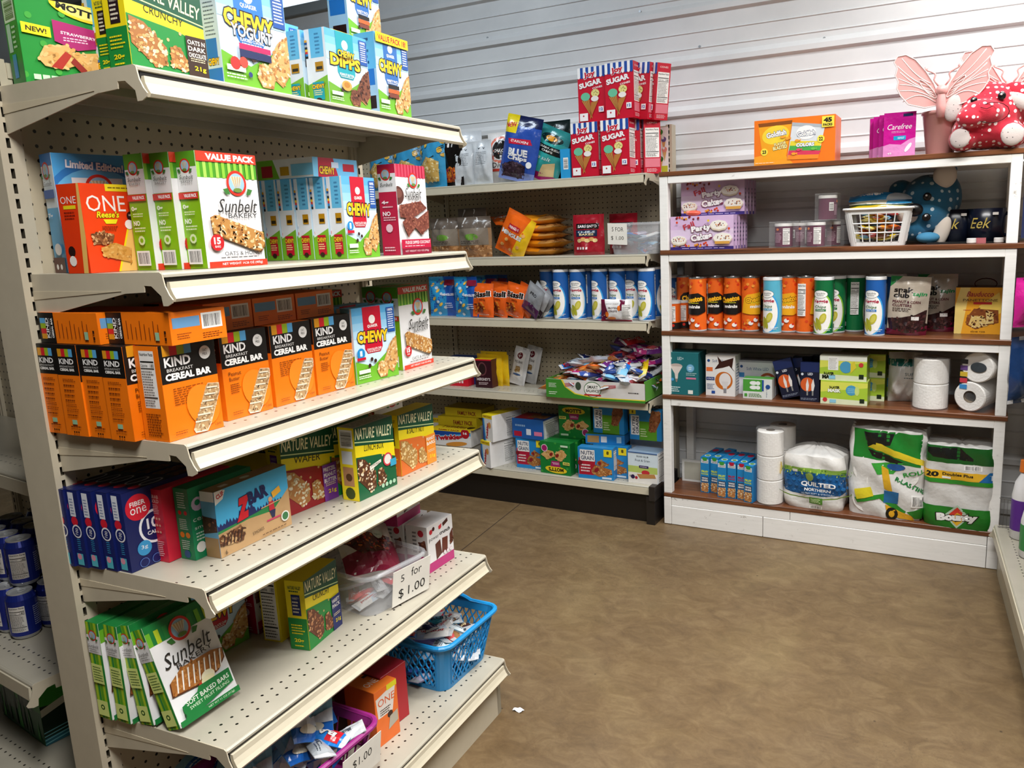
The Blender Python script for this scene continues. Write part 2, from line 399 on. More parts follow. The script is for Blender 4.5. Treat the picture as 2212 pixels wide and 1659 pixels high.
# left gondola: local x runs along LB (away from the camera), local y points to -LA (into the unit)
GL = gondola('gondola_shelving', L(0, 0, 0), PH+math.pi/2, [0, LL], [(ZL[i], DL[i]) for i in range(1, 7)],
             'beige steel gondola shelving with six shelves of snack bar boxes, nearest on the left', h=1.70, side=.085, kick=(.1737, .352, 'C9BFA8'))
ZM = {1: 1.6194, 2: 1.2665, 3: .9636, 4: .5932, 5: .1833}
YM = 3.305; XM = -1.3254; YMB = 3.60
GM = gondola('gondola_shelving', (0, YMB, 0), 0, [-3.84, -2.62, XM+.004], [(ZM[i], YMB-YM) for i in range(1, 6)],
             'beige steel wall gondola with crisps, cookies and canisters between left gondola and wooden shelves', h=1.85, kick=(.1833, YMB-3.322, '1B1715'), simple=True, ends=(0, 1))
b = B(); b.box(XM-.02, 3.29-YMB, 0, XM+.022, .03, .135, '201C1A'); b.box(XM-.004, 3.284-YMB, .12, XM+.026, .0, .19, '2A2523'); b.obj('end_base', MB_, GM)
# ---------------- white wooden shelf unit ----------------
m, nt, p = mat('white_painted_wood'); tc = N(nt, 'ShaderNodeTexCoord')
mp = N(nt, 'ShaderNodeMapping'); mp.inputs['Scale'].default_value = (3, 14, 30); nt.links.new(tc.outputs['Object'], mp.inputs[0])
r1 = ramp(noise(3, 6, .6, .4, mp.outputs[0]).outputs[0], [(.25, 'E6E4DF'), (.5, 'EEECE8'), (.8, 'F2F0EC')])
r2 = ramp(noise(22, 6, .75, .5).outputs[0], [(.61, 0.), (.66, 1.)]); dk = N(nt, 'ShaderNodeRGB'); dk.outputs[0].default_value = (*lin('6A5A4C'), 1)
r3 = ramp(noise(5, 3).outputs[0], [(.5, 0.), (.6, .7)]); mm = N(nt, 'ShaderNodeMath', operation='MULTIPLY')
nt.links.new(r2.outputs[0], mm.inputs[0]); nt.links.new(r3.outputs[0], mm.inputs[1])
nt.links.new(mixc(r1.outputs[0], dk.outputs[0], mm.outputs[0]), p.inputs['Base Color']); p.inputs['Roughness'].default_value = .5
bp = N(nt, 'ShaderNodeBump'); bp.inputs['Strength'].default_value = .25; bp.inputs['Distance'].default_value = .002
nt.links.new(r1.outputs[0], bp.inputs['Height']); nt.links.new(bp.outputs[0], p.inputs['Normal']); WWOOD = m
m, nt, p = mat('brown_laminate_wood'); tc = N(nt, 'ShaderNodeTexCoord')
mp = N(nt, 'ShaderNodeMapping'); mp.inputs['Scale'].default_value = (1.2, 22, 22); nt.links.new(tc.outputs['Object'], mp.inputs[0])
r1 = ramp(noise(4, 6, .6, .8, mp.outputs[0]).outputs[0], [(.3, '4C2A1A'), (.55, '6E4228'), (.75, '84522F')])
nt.links.new(r1.outputs[0], p.inputs['Base Color']); p.inputs['Roughness'].default_value = .32; BROWN = m
YW, XW0, XW1 = 3.331, -1.272, .088
ZW = {1: 1.6183, 2: 1.2799, 3: .9196, 4: .6256, 5: .1539}
YWB = 3.70
WU = empty('wooden_shelf_unit', (XW0, YW, 0), label='white painted wooden shelf unit with brown boards against the ribbed wall', cat='shelving')
XE = .95
def wob(name, x0, x1, y0, y1, z0, z1, mt, bev=.0015):
    b = B(); b.box(x0-XW0, y0-YW, z0, x1-XW0, y1-YW, z1); o = b.obj(name, mt, WU)
    me = o.data; bm = bmesh.new(); bm.from_mesh(me); bmesh.ops.bevel(bm, geom=bm.edges[:], offset=bev, segments=1, affect='EDGES'); bm.to_mesh(me); bm.free(); return o
for i in range(1, 6):
    z = ZW[i]; wob('board', XW0, XE if i < 4 else XW1+.045, YW, YWB, z-.019, z, BROWN)
    if i < 5:
        wob('rail', XW0+.04, XW1, YW+.004, YW+.042, z-.05, z-.019, WWOOD)
        wob('rail', XW0+.04, XW1, YWB-.04, YWB-.002, z-.05, z-.019, WWOOD)
    lo = ZW[i+1] if i < 5 else 0
    for xp in (XW0, XW1, XE-.04):
        if xp > .5 and i >= 3: continue
        if i < 5:
            wob('post', xp, xp+.038, YW+.004, YW+.042, lo, z-.019, WWOOD); wob('post', xp, xp+.038, YWB-.04, YWB-.002, lo, z-.019, WWOOD)
wob('plinth', XW0+.037, XW0+.037+.55, YW+.002, YW+.02, .096, .134, WWOOD); wob('plinth', XW0+.037+.552, XW1, YW+.002, YW+.02, .096, .134, WWOOD)
wob('plinth', XW0+.037, XW0+.037+.43, YW, YW+.02, 0.002, .095, WWOOD); wob('plinth', XW0+.037+.433, XW1, YW, YW+.02, 0.002, .095, WWOOD)
wob('post', XW0, XW0+.035, YW, YW+.04, 0.002, .134, WWOOD); wob('post', XW1+.002, XW1+.05, YW+.001, YW+.04, 0.002, .134, WWOOD)
# ---------------- right-hand gondola (edge of the picture) ----------------
ra, rb = Vector((.108, 3.30)), Vector((.183, 2.35)); dr = (rb-ra).normalized(); rang = math.atan2(dr.y, dr.x)
# local x runs from the wall toward the camera, front faces -X side
GR = gondola('gondola_shelving', (ra.x+.40*(-dr.y), ra.y+.40*dr.x, 0), rang, [0, 1.22], [(.20, .40), (.72, .3), (1.0, .3), (1.3, .3)],
             'beige steel gondola shelving running along the right edge of the picture', h=1.8, kick=(.2, .38, 'B9AE96'), simple=True)
# ---------------- gondola behind at far left ----------------
q1 = atz(90, 1490, .42)
GB = gondola('gondola_shelving', (q1.x, q1.y+.40, 0), -.1, [-1.0, 0], [(.42, .40), (.02+.11, .42), (.86, .3)],
             'beige steel gondola shelving with blue drink cans, behind the upright at far left', h=1.75, kick=(.13, .4, 'C9BFA8'), simple=True)
# ================= printed artwork: flat vector shapes laid on the pack's surface =================
_TX = {}
def glyph(s, off=0.0, res=2):
    k = (s, off, res)
    if k not in _TX:
        cu = bpy.data.curves.new('lettering', 'FONT'); cu.body = s; cu.size = 1; cu.resolution_u = res; cu.offset = off; cu.fill_mode = 'BOTH'
        ob = bpy.data.objects.new('lettering', cu); me = ob.to_mesh()
        vs = [(v.co.x, v.co.y) for v in me.vertices]; fs = [tuple(p.vertices) for p in me.polygons]
        ob.to_mesh_clear(); bpy.data.objects.remove(ob); bpy.data.curves.remove(cu); _TX[k] = (vs, fs)
    return _TX[k]
RND = random.Random(7)
def inpoly(x, y, P):
    r = False; j = len(P)-1
    for i in range(len(P)):
        if (P[i][1] > y) != (P[j][1] > y) and x < (P[j][0]-P[i][0])*(y-P[i][1])/(P[j][1]-P[i][1])+P[i][0]: r = not r
        j = i
    return r
class C:
    """canvas of W x H metres; coordinates given as fractions"""
    def __init__(s, W, H, bg=None): s.W = W; s.H = H; s.it = []; s.n = 0; (s.r(0, 0, 1, 1, bg) if bg else None)
    def add(s, vs, fs, c, lay=None):
        if lay is None: s.n += 1; lay = s.n
        s.it.append((vs, fs, c, lay)); return s
    def p(s, pts, c, lay=None): v = [(x*s.W, y*s.H) for x, y in pts]; return s.add(v, [tuple(range(len(v)))], c, lay)
    def r(s, x0, y0, x1, y1, c): return s.p([(x0, y0), (x1, y0), (x1, y1), (x0, y1)], c)
    def e(s, cx, cy, rx, ry, c, n=22, rot=0, lay=None):
        """rx as a fraction of W; ry fraction of H, or None for a circle"""
        a, b = rx*s.W, (ry*s.H if ry is not None else rx*s.W); co, si = math.cos(math.radians(rot)), math.sin(math.radians(rot)); v = []
        for i in range(n):
            t = 2*math.pi*i/n; x, y = a*math.cos(t), b*math.sin(t); v.append((cx*s.W+x*co-y*si, cy*s.H+x*si+y*co))
        return s.add(v, [tuple(range(n))], c, lay)
    def t(s, txt, cx, cy, w, h, c, rot=0, o=None, ow=.05, sh=0, res=2, bold=0):
        vs, fs = glyph(txt, bold, res)
        if not vs: return s
        x0 = min(v[0] for v in vs); x1 = max(v[0] for v in vs); y0 = min(v[1] for v in vs); y1 = max(v[1] for v in vs)
        sx = w*s.W/(x1-x0); sy = h*s.H/(y1-y0) if h else sx; mx, my = (x0+x1)/2, (y0+y1)/2
        co, si = math.cos(math.radians(rot)), math.sin(math.radians(rot))
        def T(V):
            r = []
            for x, y in V:
                X, Y = (x-mx)*sx+(y-my)*sy*sh, (y-my)*sy; r.append((cx*s.W+X*co-Y*si, cy*s.H+X*si+Y*co))
            return r
        if o:
            ov, of = glyph(txt, ow+bold, res); s.add(T(ov), of, o)
        return s.add(T(vs), fs, c)
    def ln(s, x0, y0, x1, y1, n, c, k=.45, rag=.25):
        """n lines of small print"""
        h = (y1-y0)/n; s.n += 1; R = random.Random(int(x0*977+y0*313+n))
        for i in range(n):
            e = x1-(x1-x0)*R.random()*rag; x = x0
            while x < e:
                l = min((x1-x0)*(.06+.12*R.random()), e-x); y = y0+h*i+h*.25
                s.p([(x, y), (x+l, y), (x+l, y+h*k), (x, y+h*k)], c, s.n); x += l+(x1-x0)*.03
        return s
    def bc(s, x0, y0, x1, y1, vert=True, bg='F4F2EE'):
        s.r(x0, y0, x1, y1, bg); s.n += 1; R = random.Random(5); mx_, my_ = (x1-x0)*.1, (y1-y0)*.12
        a, e = (x0+mx_, x1-mx_) if vert else (y0+my_, y1-my_); q = a; st = (e-a)/34
        while q < e:
            w_ = st*R.choice((.6, .8, 1.5))
            if vert: s.p([(q, y0+my_), (min(q+w_, e), y0+my_), (min(q+w_, e), y1-my_), (q, y1-my_)], '3A3634', s.n)
            else: s.p([(x0+mx_, q), (x1-mx_, q), (x1-mx_, min(q+w_, e)), (x0+mx_, min(q+w_, e))], '3A3634', s.n)
            q += w_+st*R.choice((.6, 1, 1.5))
        return s
    def nf(s, x0, y0, x1, y1):
        s.r(x0, y0, x1, y1, 'F6F4F0'); w_, h_ = x1-x0, y1-y0
        s.t('Nutrition Facts', (x0+x1)/2, y1-h_*.06, w_*.9, h_*.055, '161412', bold=.02)
        s.r(x0+w_*.04, y1-h_*.2, x1-w_*.04, y1-h_*.175, '161412'); s.t('Calories', x0+w_*.28, y1-h_*.25, w_*.45, h_*.045, '161412'); s.t('180', x1-w_*.17, y1-h_*.25, w_*.25, h_*.06, '161412')
        s.r(x0+w_*.04, y1-h_*.31, x1-w_*.04, y1-h_*.295, '161412'); s.ln(x0+w_*.06, y0+h_*.22, x1-w_*.1, y1-h_*.33, 10, '4A4644', .3)
        s.r(x0+w_*.04, y0+h_*.18, x1-w_*.04, y0+h_*.2, '161412'); s.ln(x0+w_*.06, y0+h_*.03, x1-w_*.1, y0+h_*.16, 3, '4A4644', .35)
        return s
    def gran(s, P, base, cols, n=60, r=.02, seed=1, asp=1.8, drop=None, edge=None):
        """a pictured oat bar or cookie: outline P strewn with flakes"""
        if edge: cx = sum(a for a, _ in P)/len(P); cy = sum(b for _, b in P)/len(P); s.p([(cx+(x-cx)*1.04, cy+(y-cy)*1.05-.008) for x, y in P], edge)
        s.p(P, base); R = random.Random(seed); xs = [q[0] for q in P]; ys = [q[1] for q in P]; k0 = s.n; k = 0; tr = 0
        while k < n and tr < n*12:
            tr += 1; x, y = R.uniform(min(xs), max(xs)), R.uniform(min(ys), max(ys))
            if inpoly(x, y, P):
                s.e(x, y, r*R.uniform(.6, 1.3), r*R.uniform(.35, .8)*s.W/s.H, R.choice(cols), 7, R.uniform(-70, 70), k0+1+k % 3); k += 1
        s.n = k0+3
        return s
    def mesh2d(s, grid=None, eps=.00012):
        bm = bmesh.new(); cols = []; ci = {}
        for vs, fs, c, lay in s.it:
            if c not in ci: ci[c] = len(cols); cols.append(c)
            bv = [bm.verts.new((x, y, lay*eps)) for x, y in vs]
            for f in fs:
                try: q = bm.faces.new([bv[i] for i in f]); q.material_index = ci[c]
                except ValueError: pass
        def cut(co, no, **k): bmesh.ops.bisect_plane(bm, geom=bm.verts[:]+bm.edges[:]+bm.faces[:], plane_co=co, plane_no=no, **k)
        for co, no in (((0, 0, 0), (-1, 0, 0)), ((s.W, 0, 0), (1, 0, 0)), ((0, 0, 0), (0, -1, 0)), ((0, s.H, 0), (0, 1, 0))):
            if any((v.co.x-co[0])*no[0]+(v.co.y-co[1])*no[1] > 1e-7 for v in bm.verts): cut(co, no, clear_outer=True, dist=1e-7)
        if grid:
            bmesh.ops.triangulate(bm, faces=[f for f in bm.faces if len(f.verts) > 4])
            for i in range(1, grid[0]): cut((s.W*i/grid[0], 0, 0), (1, 0, 0), dist=1e-7)
            for i in range(1, grid[1]): cut((0, s.H*i/grid[1], 0), (0, 1, 0), dist=1e-7)
        bm.verts.index_update(); out = ([tuple(v.co) for v in bm.verts], [([v.index for v in f.verts], cols[f.material_index]) for f in bm.faces])
        bm.free(); return out
def lay(b, cv, fn, grid=None, m=0, eps=.00012):
    """put a canvas on a surface: fn(x, y, offset) -> point"""
    vs, fs = cv.mesh2d(grid, eps); k = len(b.v)
    b.v += [tuple(fn(x, y, z+.0002)) for x, y, z in vs]
    for f, c in fs: b.f.append(tuple(k+i for i in f)); b.c.append(c); b.m.append(m)
# ---- folding carton. origin: middle of the base; front faces -y ----
def carton(W, D, H, F='FFFFFF', L=None, R=None, T=None, K=None, Bt=None, r=.0008, edge=None):
    b = B(); x, y, z = W/2, D/2, H; f0 = F.it[0][2] if isinstance(F, C) else F; faces = dict(F=F, L=L or f0, R=R or f0, T=T or f0, K=K or f0, B=Bt or f0)
    col = {k: (v.it[0][2] if isinstance(v, C) else v) for k, v in faces.items()}
    P = lambda sx, sy, sz, ax: (sx*(x-(0 if ax == 0 else r)), sy*(y-(0 if ax == 1 else r)), (z-(0 if ax == 2 else r)) if sz > 0 else (0 if ax == 2 else r))
    def Q(pts, c): b.face(pts, c)
    Q([P(-1, -1, -1, 1), P(1, -1, -1, 1), P(1, -1, 1, 1), P(-1, -1, 1, 1)], col['F']); Q([P(1, 1, -1, 1), P(-1, 1, -1, 1), P(-1, 1, 1, 1), P(1, 1, 1, 1)], col['K'])
    Q([P(-1, 1, -1, 0), P(-1, -1, -1, 0), P(-1, -1, 1, 0), P(-1, 1, 1, 0)], col['L']); Q([P(1, -1, -1, 0), P(1, 1, -1, 0), P(1, 1, 1, 0), P(1, -1, 1, 0)], col['R'])
    Q([P(-1, -1, 1, 2), P(1, -1, 1, 2), P(1, 1, 1, 2), P(-1, 1, 1, 2)], col['T']); Q([P(-1, 1, -1, 2), P(1, 1, -1, 2), P(1, -1, -1, 2), P(-1, -1, -1, 2)], col['B'])
    ec = edge
    for sx in (-1, 1):
        for sy in (-1, 1):
            Q([P(sx, sy, -1, 0), P(sx, sy, -1, 1), P(sx, sy, 1, 1), P(sx, sy, 1, 0)], ec or col['F'])
            for sz in (-1, 1): Q([P(sx, sy, sz, 0), P(sx, sy, sz, 1), P(sx, sy, sz, 2)], ec or col['F'])
        for sz in (-1, 1): Q([P(sx, -1, sz, 0), P(sx, 1, sz, 0), P(sx, 1, sz, 2), P(sx, -1, sz, 2)], ec or col['T'])
    for sy in (-1, 1):
        for sz in (-1, 1): Q([P(-1, sy, sz, 1), P(1, sy, sz, 1), P(1, sy, sz, 2), P(-1, sy, sz, 2)], ec or col['T'])
    mp_ = dict(F=lambda u, v, o: (u-x, -y-o, v), K=lambda u, v, o: (x-u, y+o, v), L=lambda u, v, o: (-x-o, y-u, v), R=lambda u, v, o: (x+o, u-y, v), T=lambda u, v, o: (u-x, v-y, z+o), B=lambda u, v, o: (u-x, y-v, -o))
    for k, v in faces.items():
        if isinstance(v, C) and k != 'B': lay(b, v, mp_[k])
    return b
def cbox(name, W, D, H, mt=None, **k):
    return carton(W, D, H, **k).mesh(name, [mt or PRINT])
def gridded(fn, nu, nv):
    """the faceted surface itself: bilinear between the grid nodes"""
    ch = {}
    def nd(i, j):
        if (i, j) not in ch: ch[(i, j)] = Vector(fn(i/nu, j/nv))
        return ch[(i, j)]
    def g(u, v):
        x, y = min(max(u*nu, 0), nu-1e-9), min(max(v*nv, 0), nv-1e-9); i, j = int(x), int(y); a, c_ = x-i, y-j
        return nd(i, j).lerp(nd(i+1, j), a).lerp(nd(i, j+1).lerp(nd(i+1, j+1), a), c_)
    return g
# ---- pouches / pillow bags ----
def pouch(W, H, D, F='DDDDDD', K=None, kind='pillow', seed=1, wr=1.0, nu=14, nv=18, seal=.06, bend=0, sealc=None):
    """front faces -y, stands on z=0; kind: pillow | stand | flow (seals left and right)"""
    R = random.Random(seed); ph = [R.uniform(0, 6.28) for _ in range(12)]; b = B()
    def th(u, v):
        if kind == 'flow': su = max(0, min(1, (min(u, 1-u)-seal)/(.16))); sv = math.sin(math.pi*max(0, min(1, v)))**.5; return D/2*(su**.5)*sv
        su = math.sin(math.pi*max(0, min(1, u)))**.55
        if kind == 'stand': sv = max(0, 1-v-seal)/(1-seal); sv = sv**.75; sv *= min(1, .55+v*6)
        else: q = max(0, min(1, (min(v, 1-v)-seal)/(.5-seal))); sv = math.sin(q*math.pi/2)**.7
        return D/2*su*sv
    def wrk(u, v, s):
        e = min(1, 6*min(u, 1-u)+.15)*min(1, 5*min(v, 1-v)+.25)
        w_ = math.sin(11*u+5*v+ph[0])*.45+math.sin(7*v-9*u+ph[1])*.5+math.sin(23*v+4*math.sin(6*u+ph[2])+ph[3])*.25+math.sin(19*u-14*v+ph[4])*.3
        w_ += (abs(math.sin(9*(u+v*.6)+ph[6]))**6)*.9-(abs(math.sin(8*(u-v*.7)+ph[7]))**8)*.8
        return w_*.075*D*wr*e*(1 if s > 0 else .7)
    def pos(u, v, s, o=0):
        t = th(u, v); pin = 1-.10*(t/(D/2+1e-9)) if kind != 'flow' else 1
        x = (u-.5)*W*pin+math.sin(9*v+ph[8])*.006*W*wr; z = v*H if kind != 'flow' else v*H*(1)
        if kind == 'flow': z = H/2+(v-.5)*H*(1-.12*t/(D/2+1e-9)); x = (u-.5)*W
        y = -s*(t+wrk(u, v, s)*(1 if t > 0 else .2))+bend*math.sin(math.pi*v)+math.sin(6*u+ph[9])*.004*D/.05*wr
        return (x, y-s*(o+(.0014 if o > 0 else .0)), z)
    fc = F.it[0][2] if isinstance(F, C) else F; kc = (K.it[0][2] if isinstance(K, C) else K) or fc
    b.grid(nu, nv, lambda u, v: pos(u, v, 1), fc); b.grid(nu, nv, lambda u, v: pos(1-u, v, -1), kc)
    for (u0, v0, u1, v1) in [(i/nu, 0, (i+1)/nu, 0) for i in range(nu)]+[(i/nu, 1, (i+1)/nu, 1) for i in range(nu)]+[(0, j/nv, 0, (j+1)/nv) for j in range(nv)]+[(1, j/nv, 1, (j+1)/nv) for j in range(nv)]:
        b.face([pos(u0, v0, 1), pos(u1, v1, 1), pos(u1, v1, -1), pos(u0, v0, -1)], fc)
    gf = gridded(lambda u, v: pos(u, v, 1), nu, nv)
    if isinstance(F, C): lay(b, F, lambda x, y, o: gf(x/W, y/H)+Vector((0, -o-.0007, 0)), (nu, nv), eps=.00025)
    if isinstance(K, C): lay(b, K, lambda x, y, o: pos(1-x/W, y/H, -1, o), (nu, nv), eps=.00022)
    return b
def bag(name, *a, mt=None, **k): return pouch(*a, **k).mesh(name, [mt or FOIL], smooth=False)
def smooth_by(me):
    me.polygons.foreach_set('use_smooth', [True]*len(me.polygons)); return me
# ---- placing ----
def inst(name, me, at, rot, label, cat, group=None, W=0, D=0, anchor='fl', e=None, dz=0):
    """place a mesh (origin mid-base) by its front-left base corner; rot in degrees (direction of its front edge)"""
    o = bpy.data.objects.new(name, me); COL.objects.link(o)
    a = math.radians(rot); c, s_ = math.cos(a), math.sin(a)
    dx, dy = {'fl': (W/2, D/2), 'c': (0, 0), 'fc': (0, D/2), 'fr': (-W/2, D/2)}[anchor]
    o.location = (at[0]+c*dx-s_*dy, at[1]+s_*dx+c*dy, at[2]+dz); o.rotation_euler = (0, 0, a)
    if e: o.rotation_euler = (Euler((0, 0, a)).to_matrix() @ Euler([math.radians(q) for q in e]).to_matrix()).to_euler()
    return tag(o, label, cat, group)
LR = math.degrees(PH)+90     # a box on the left gondola whose front faces the aisle
def La(a, u, v, zi):
    p_ = ata(u, v, a); p_.z = zi+.0005; return p_
def Lz(u, v, zi): p_ = atz(u, v, zi); p_.z = zi+.0005; return p_
def My(y, u, v, zi): p_ = aty(u, v, y); p_.z = zi+.0005; return p_
def Lab(a, b_, zi): return L(a, b_, zi+.0005)
OATS = ['E8C690', 'D9A866', 'C48A4A', 'F2DCB4', 'A96E38']
CHOC = ['5A2E1E', '7A4630', '3C1C12', '8F5A3E', '6A3828']
# ================= artwork families =================
def arc(cx, cy, rx, ry, a0, a1, n=12): return [(cx+rx*math.cos(math.radians(a0+(a1-a0)*i/n)), cy+ry*math.sin(math.radians(a0+(a1-a0)*i/n))) for i in range(n+1)]
def nv(W, H, sub, pc, tc='1E2A16', flav=None, fc='3A2418', barc=OATS, nutri=None, band='F7E01E'):
    c = C(W, H, band)
    c.p([(0, .76), (.0, 1), (1, 1), (1, .62)]+arc(.5, .55, .6, .2, 20, 160, 8)[0:0], '0B5236')
    c.p([(.0, .80), (1, .645), (1, .66), (0, .815)], 'D8E8A0')
    c.t('NATURE VALLEY', .5, .86, .95, .15, 'F4F0C0', rot=-8*1, bold=.012)
    c.t(sub, .47, .665, .5, .09, tc, rot=-8)
    c.p([(0, 0), (1, 0), (1, .42), (.6, .53), (0, .60)], pc)
    for i in range(5): c.e(.15+.17*i, .5-.05*(i % 3), .02, None, 'D9B27A', 8)
    c.gran([(.02, .58), (.2, .54), (.46, .30), (.44, .1), (.3, .05), (.02, .28)], barc[-1], barc, 90, .03, 3)
    c.gran([(.5, .32), (.62, .34), (.72, .2), (.7, .06), (.5, .1)], barc[-1], barc, 40, .03, 4)
    if flav:
        c.r(.72, 0, 1, .5, fc); y = .43
        for q in flav.split('|'): c.t(q, .86, y, .24, .055, 'F6F2EA', bold=.02); y -= .075
        c.ln(.76, .2, .98, .25, 2, 'E8D8B0'); c.t('21g', .88, .12, .16, .07, 'F7E01E', bold=.02)
    return c
def nvside(W, H, top='F7E01E', bot='1E8A3A', tab='2A1A16'):
    c = C(W, H, top); c.r(0, 0, 1, .46, bot); c.t('NATURE VALLEY', .5, .9, .7, .05, '0B5236', bold=.02); c.ln(.2, .83, .8, .87, 1, '0B5236')
    c.r(.28, .5, .75, .8, tab); c.t('VARIETY', .515, .75, .36, .035, 'F2E8D0'); c.ln(.33, .53, .7, .72, 4, 'F2E8D0')
    c.ln(.15, .22, .85, .38, 4, 'F7E01E'); c.t('20g', .5, .13, .5, .07, 'F7E01E', bold=.03); c.ln(.25, .04, .75, .08, 1, 'F7E01E'); return c
def quaker(W, H, title='CHEWY', tab='C8102E', vp=False, sub='CHOCOLATE CHIP', t2=None, hill='6FB42C', barc=OATS, one=False):
    c = C(W, H, 'CFE6F6')
    for i, q in enumerate(('5DB0E4', '7CC0EA', '9BCFEF', 'B7DDF4')): c.r(0, 1-.1*(i+1), 1, 1-.1*i, q)
    c.p([(.24, .45), (.24, 1), (.66, 1), (.66, .45), (.6, .38), (.3, .38)], tab)
    c.e(.45, .83, .075, None, 'F4F0E8', 14); c.t('QUAKER', .45, .74, .24, .045, 'F6F4F0', bold=.03)
    c.p([(0, 0), (1, 0), (1, .46), (.75, .36), (.4, .2), (0, .30)], hill)
    c.t(title, .44, .60, .72, .16, 'FFC81E', o='141A2C', ow=.06, bold=.045, rot=-2)
    if t2: c.t(t2, .46, .50, .6, .11, 'F8F8F8', o='141A2C', ow=.05, bold=.03, rot=-2)
    c.t(sub, .45, .43, .34, .035, 'F8F4F0', bold=.02); c.ln(.3, .39, .6, .41, 1, 'F8F4F0')
    c.r(.80, .62, .985, .96, '1F55A5'); c.t('100%', .89, .925, .13, .035, 'FFFFFF', bold=.02); c.ln(.82, .66, .97, .9, 8, 'E8F0FA')
    c.gran([(.99, .56), (.83, .47), (.62, .2), (.86, .08), (1.0, .22)], barc[1], barc, 90, .028, 5, edge='B88850')
    c.gran([(.52, .24), (.66, .24), (.74, .14), (.7, .04), (.54, .04), (.48, .12)], barc[1], barc, 50, .028, 6, edge='B88850')
    for x, y in ((.36, .3), (.44, .27), (.3, .22), (.2, .16)): c.e(x, y, .035, None, '3A2016', 9)
    if one: c.e(.12, .4, .09, None, '1E88C8'); c.t('1', .12, .4, .05, .07, 'FFFFFF', bold=.03); c.r(.02, .31, .22, .345, 'C8102E')
    c.ln(.03, .06, .35, .11, 2, 'F0F6E0'); c.r(.04, .13, .3, .18, 'E8F4D8')
    if vp: c.r(0, .88, 1, 1, 'F9D71C'); c.t('VALUE PACK 18!', .5, .94, .86, .075, 'B01822', bold=.03)
    return c
def quside(W, H, tab='C8102E', blue=True):
    c = C(W, H, 'E9EEF3'); c.r(.25, .62, .9, 1, '66BDE8'); c.ln(.5, .66, .75, .95, 6, '3A7AA8')
    c.p([(0, 0), (1, 0), (1, .38), (0, .27)], '7DBB2E')
    for i, q in enumerate(('1A1A1A', '2080C0', 'D03030', 'F0C020', '222222', 'B0B0B0', '1A4A8A', 'E0A020')): c.r(0, .62+.03*i, .13, .65+.03*i, q)
    c.r(.45, .44, .85, .56, 'B8860B'); c.r(.5, .46, .8, .5, '2A2210')
    c.r(.25, .06, .8, .30, tab); c.t('CHEWY', .53, .24, .62, .06, 'FFC81E', o='141A2C', ow=.07, bold=.04); c.ln(.3, .12, .75, .2, 3, 'F8E8A0'); c.e(.5, .06, .16, .03, '3A2016', 9)
    return c
def roundel(c, cx, cy, r):
    c.e(cx, cy, r, None, 'D8301E', 28); c.e(cx, cy, r*.78, None, '9CC4E0', 24)
    R = random.Random(3)
    for i in range(9): x = cx+(i-4)*r*.13; c.p([(cx+(i-4)*r*.04, cy-r*.6*c.W/c.H), (x+.006, cy+r*.55*c.W/c.H), (x-.012, cy+r*.5*c.W/c.H)], ('F4E2B8', 'E0B478')[i % 2])
    c.e(cx, cy-r*.55*c.W/c.H, r*.45, r*.18*c.W/c.H, '6A8A3A', 10)
    for sx in (-1, 1): c.p([(cx+sx*r*1.0, cy-r*.4*c.W/c.H), (cx+sx*r*1.5, cy-r*.5*c.W/c.H), (cx+sx*r*1.2, cy-r*.9*c.W/c.H), (cx+sx*r*.8, cy-r*.9*c.W/c.H)], '3C7A34')
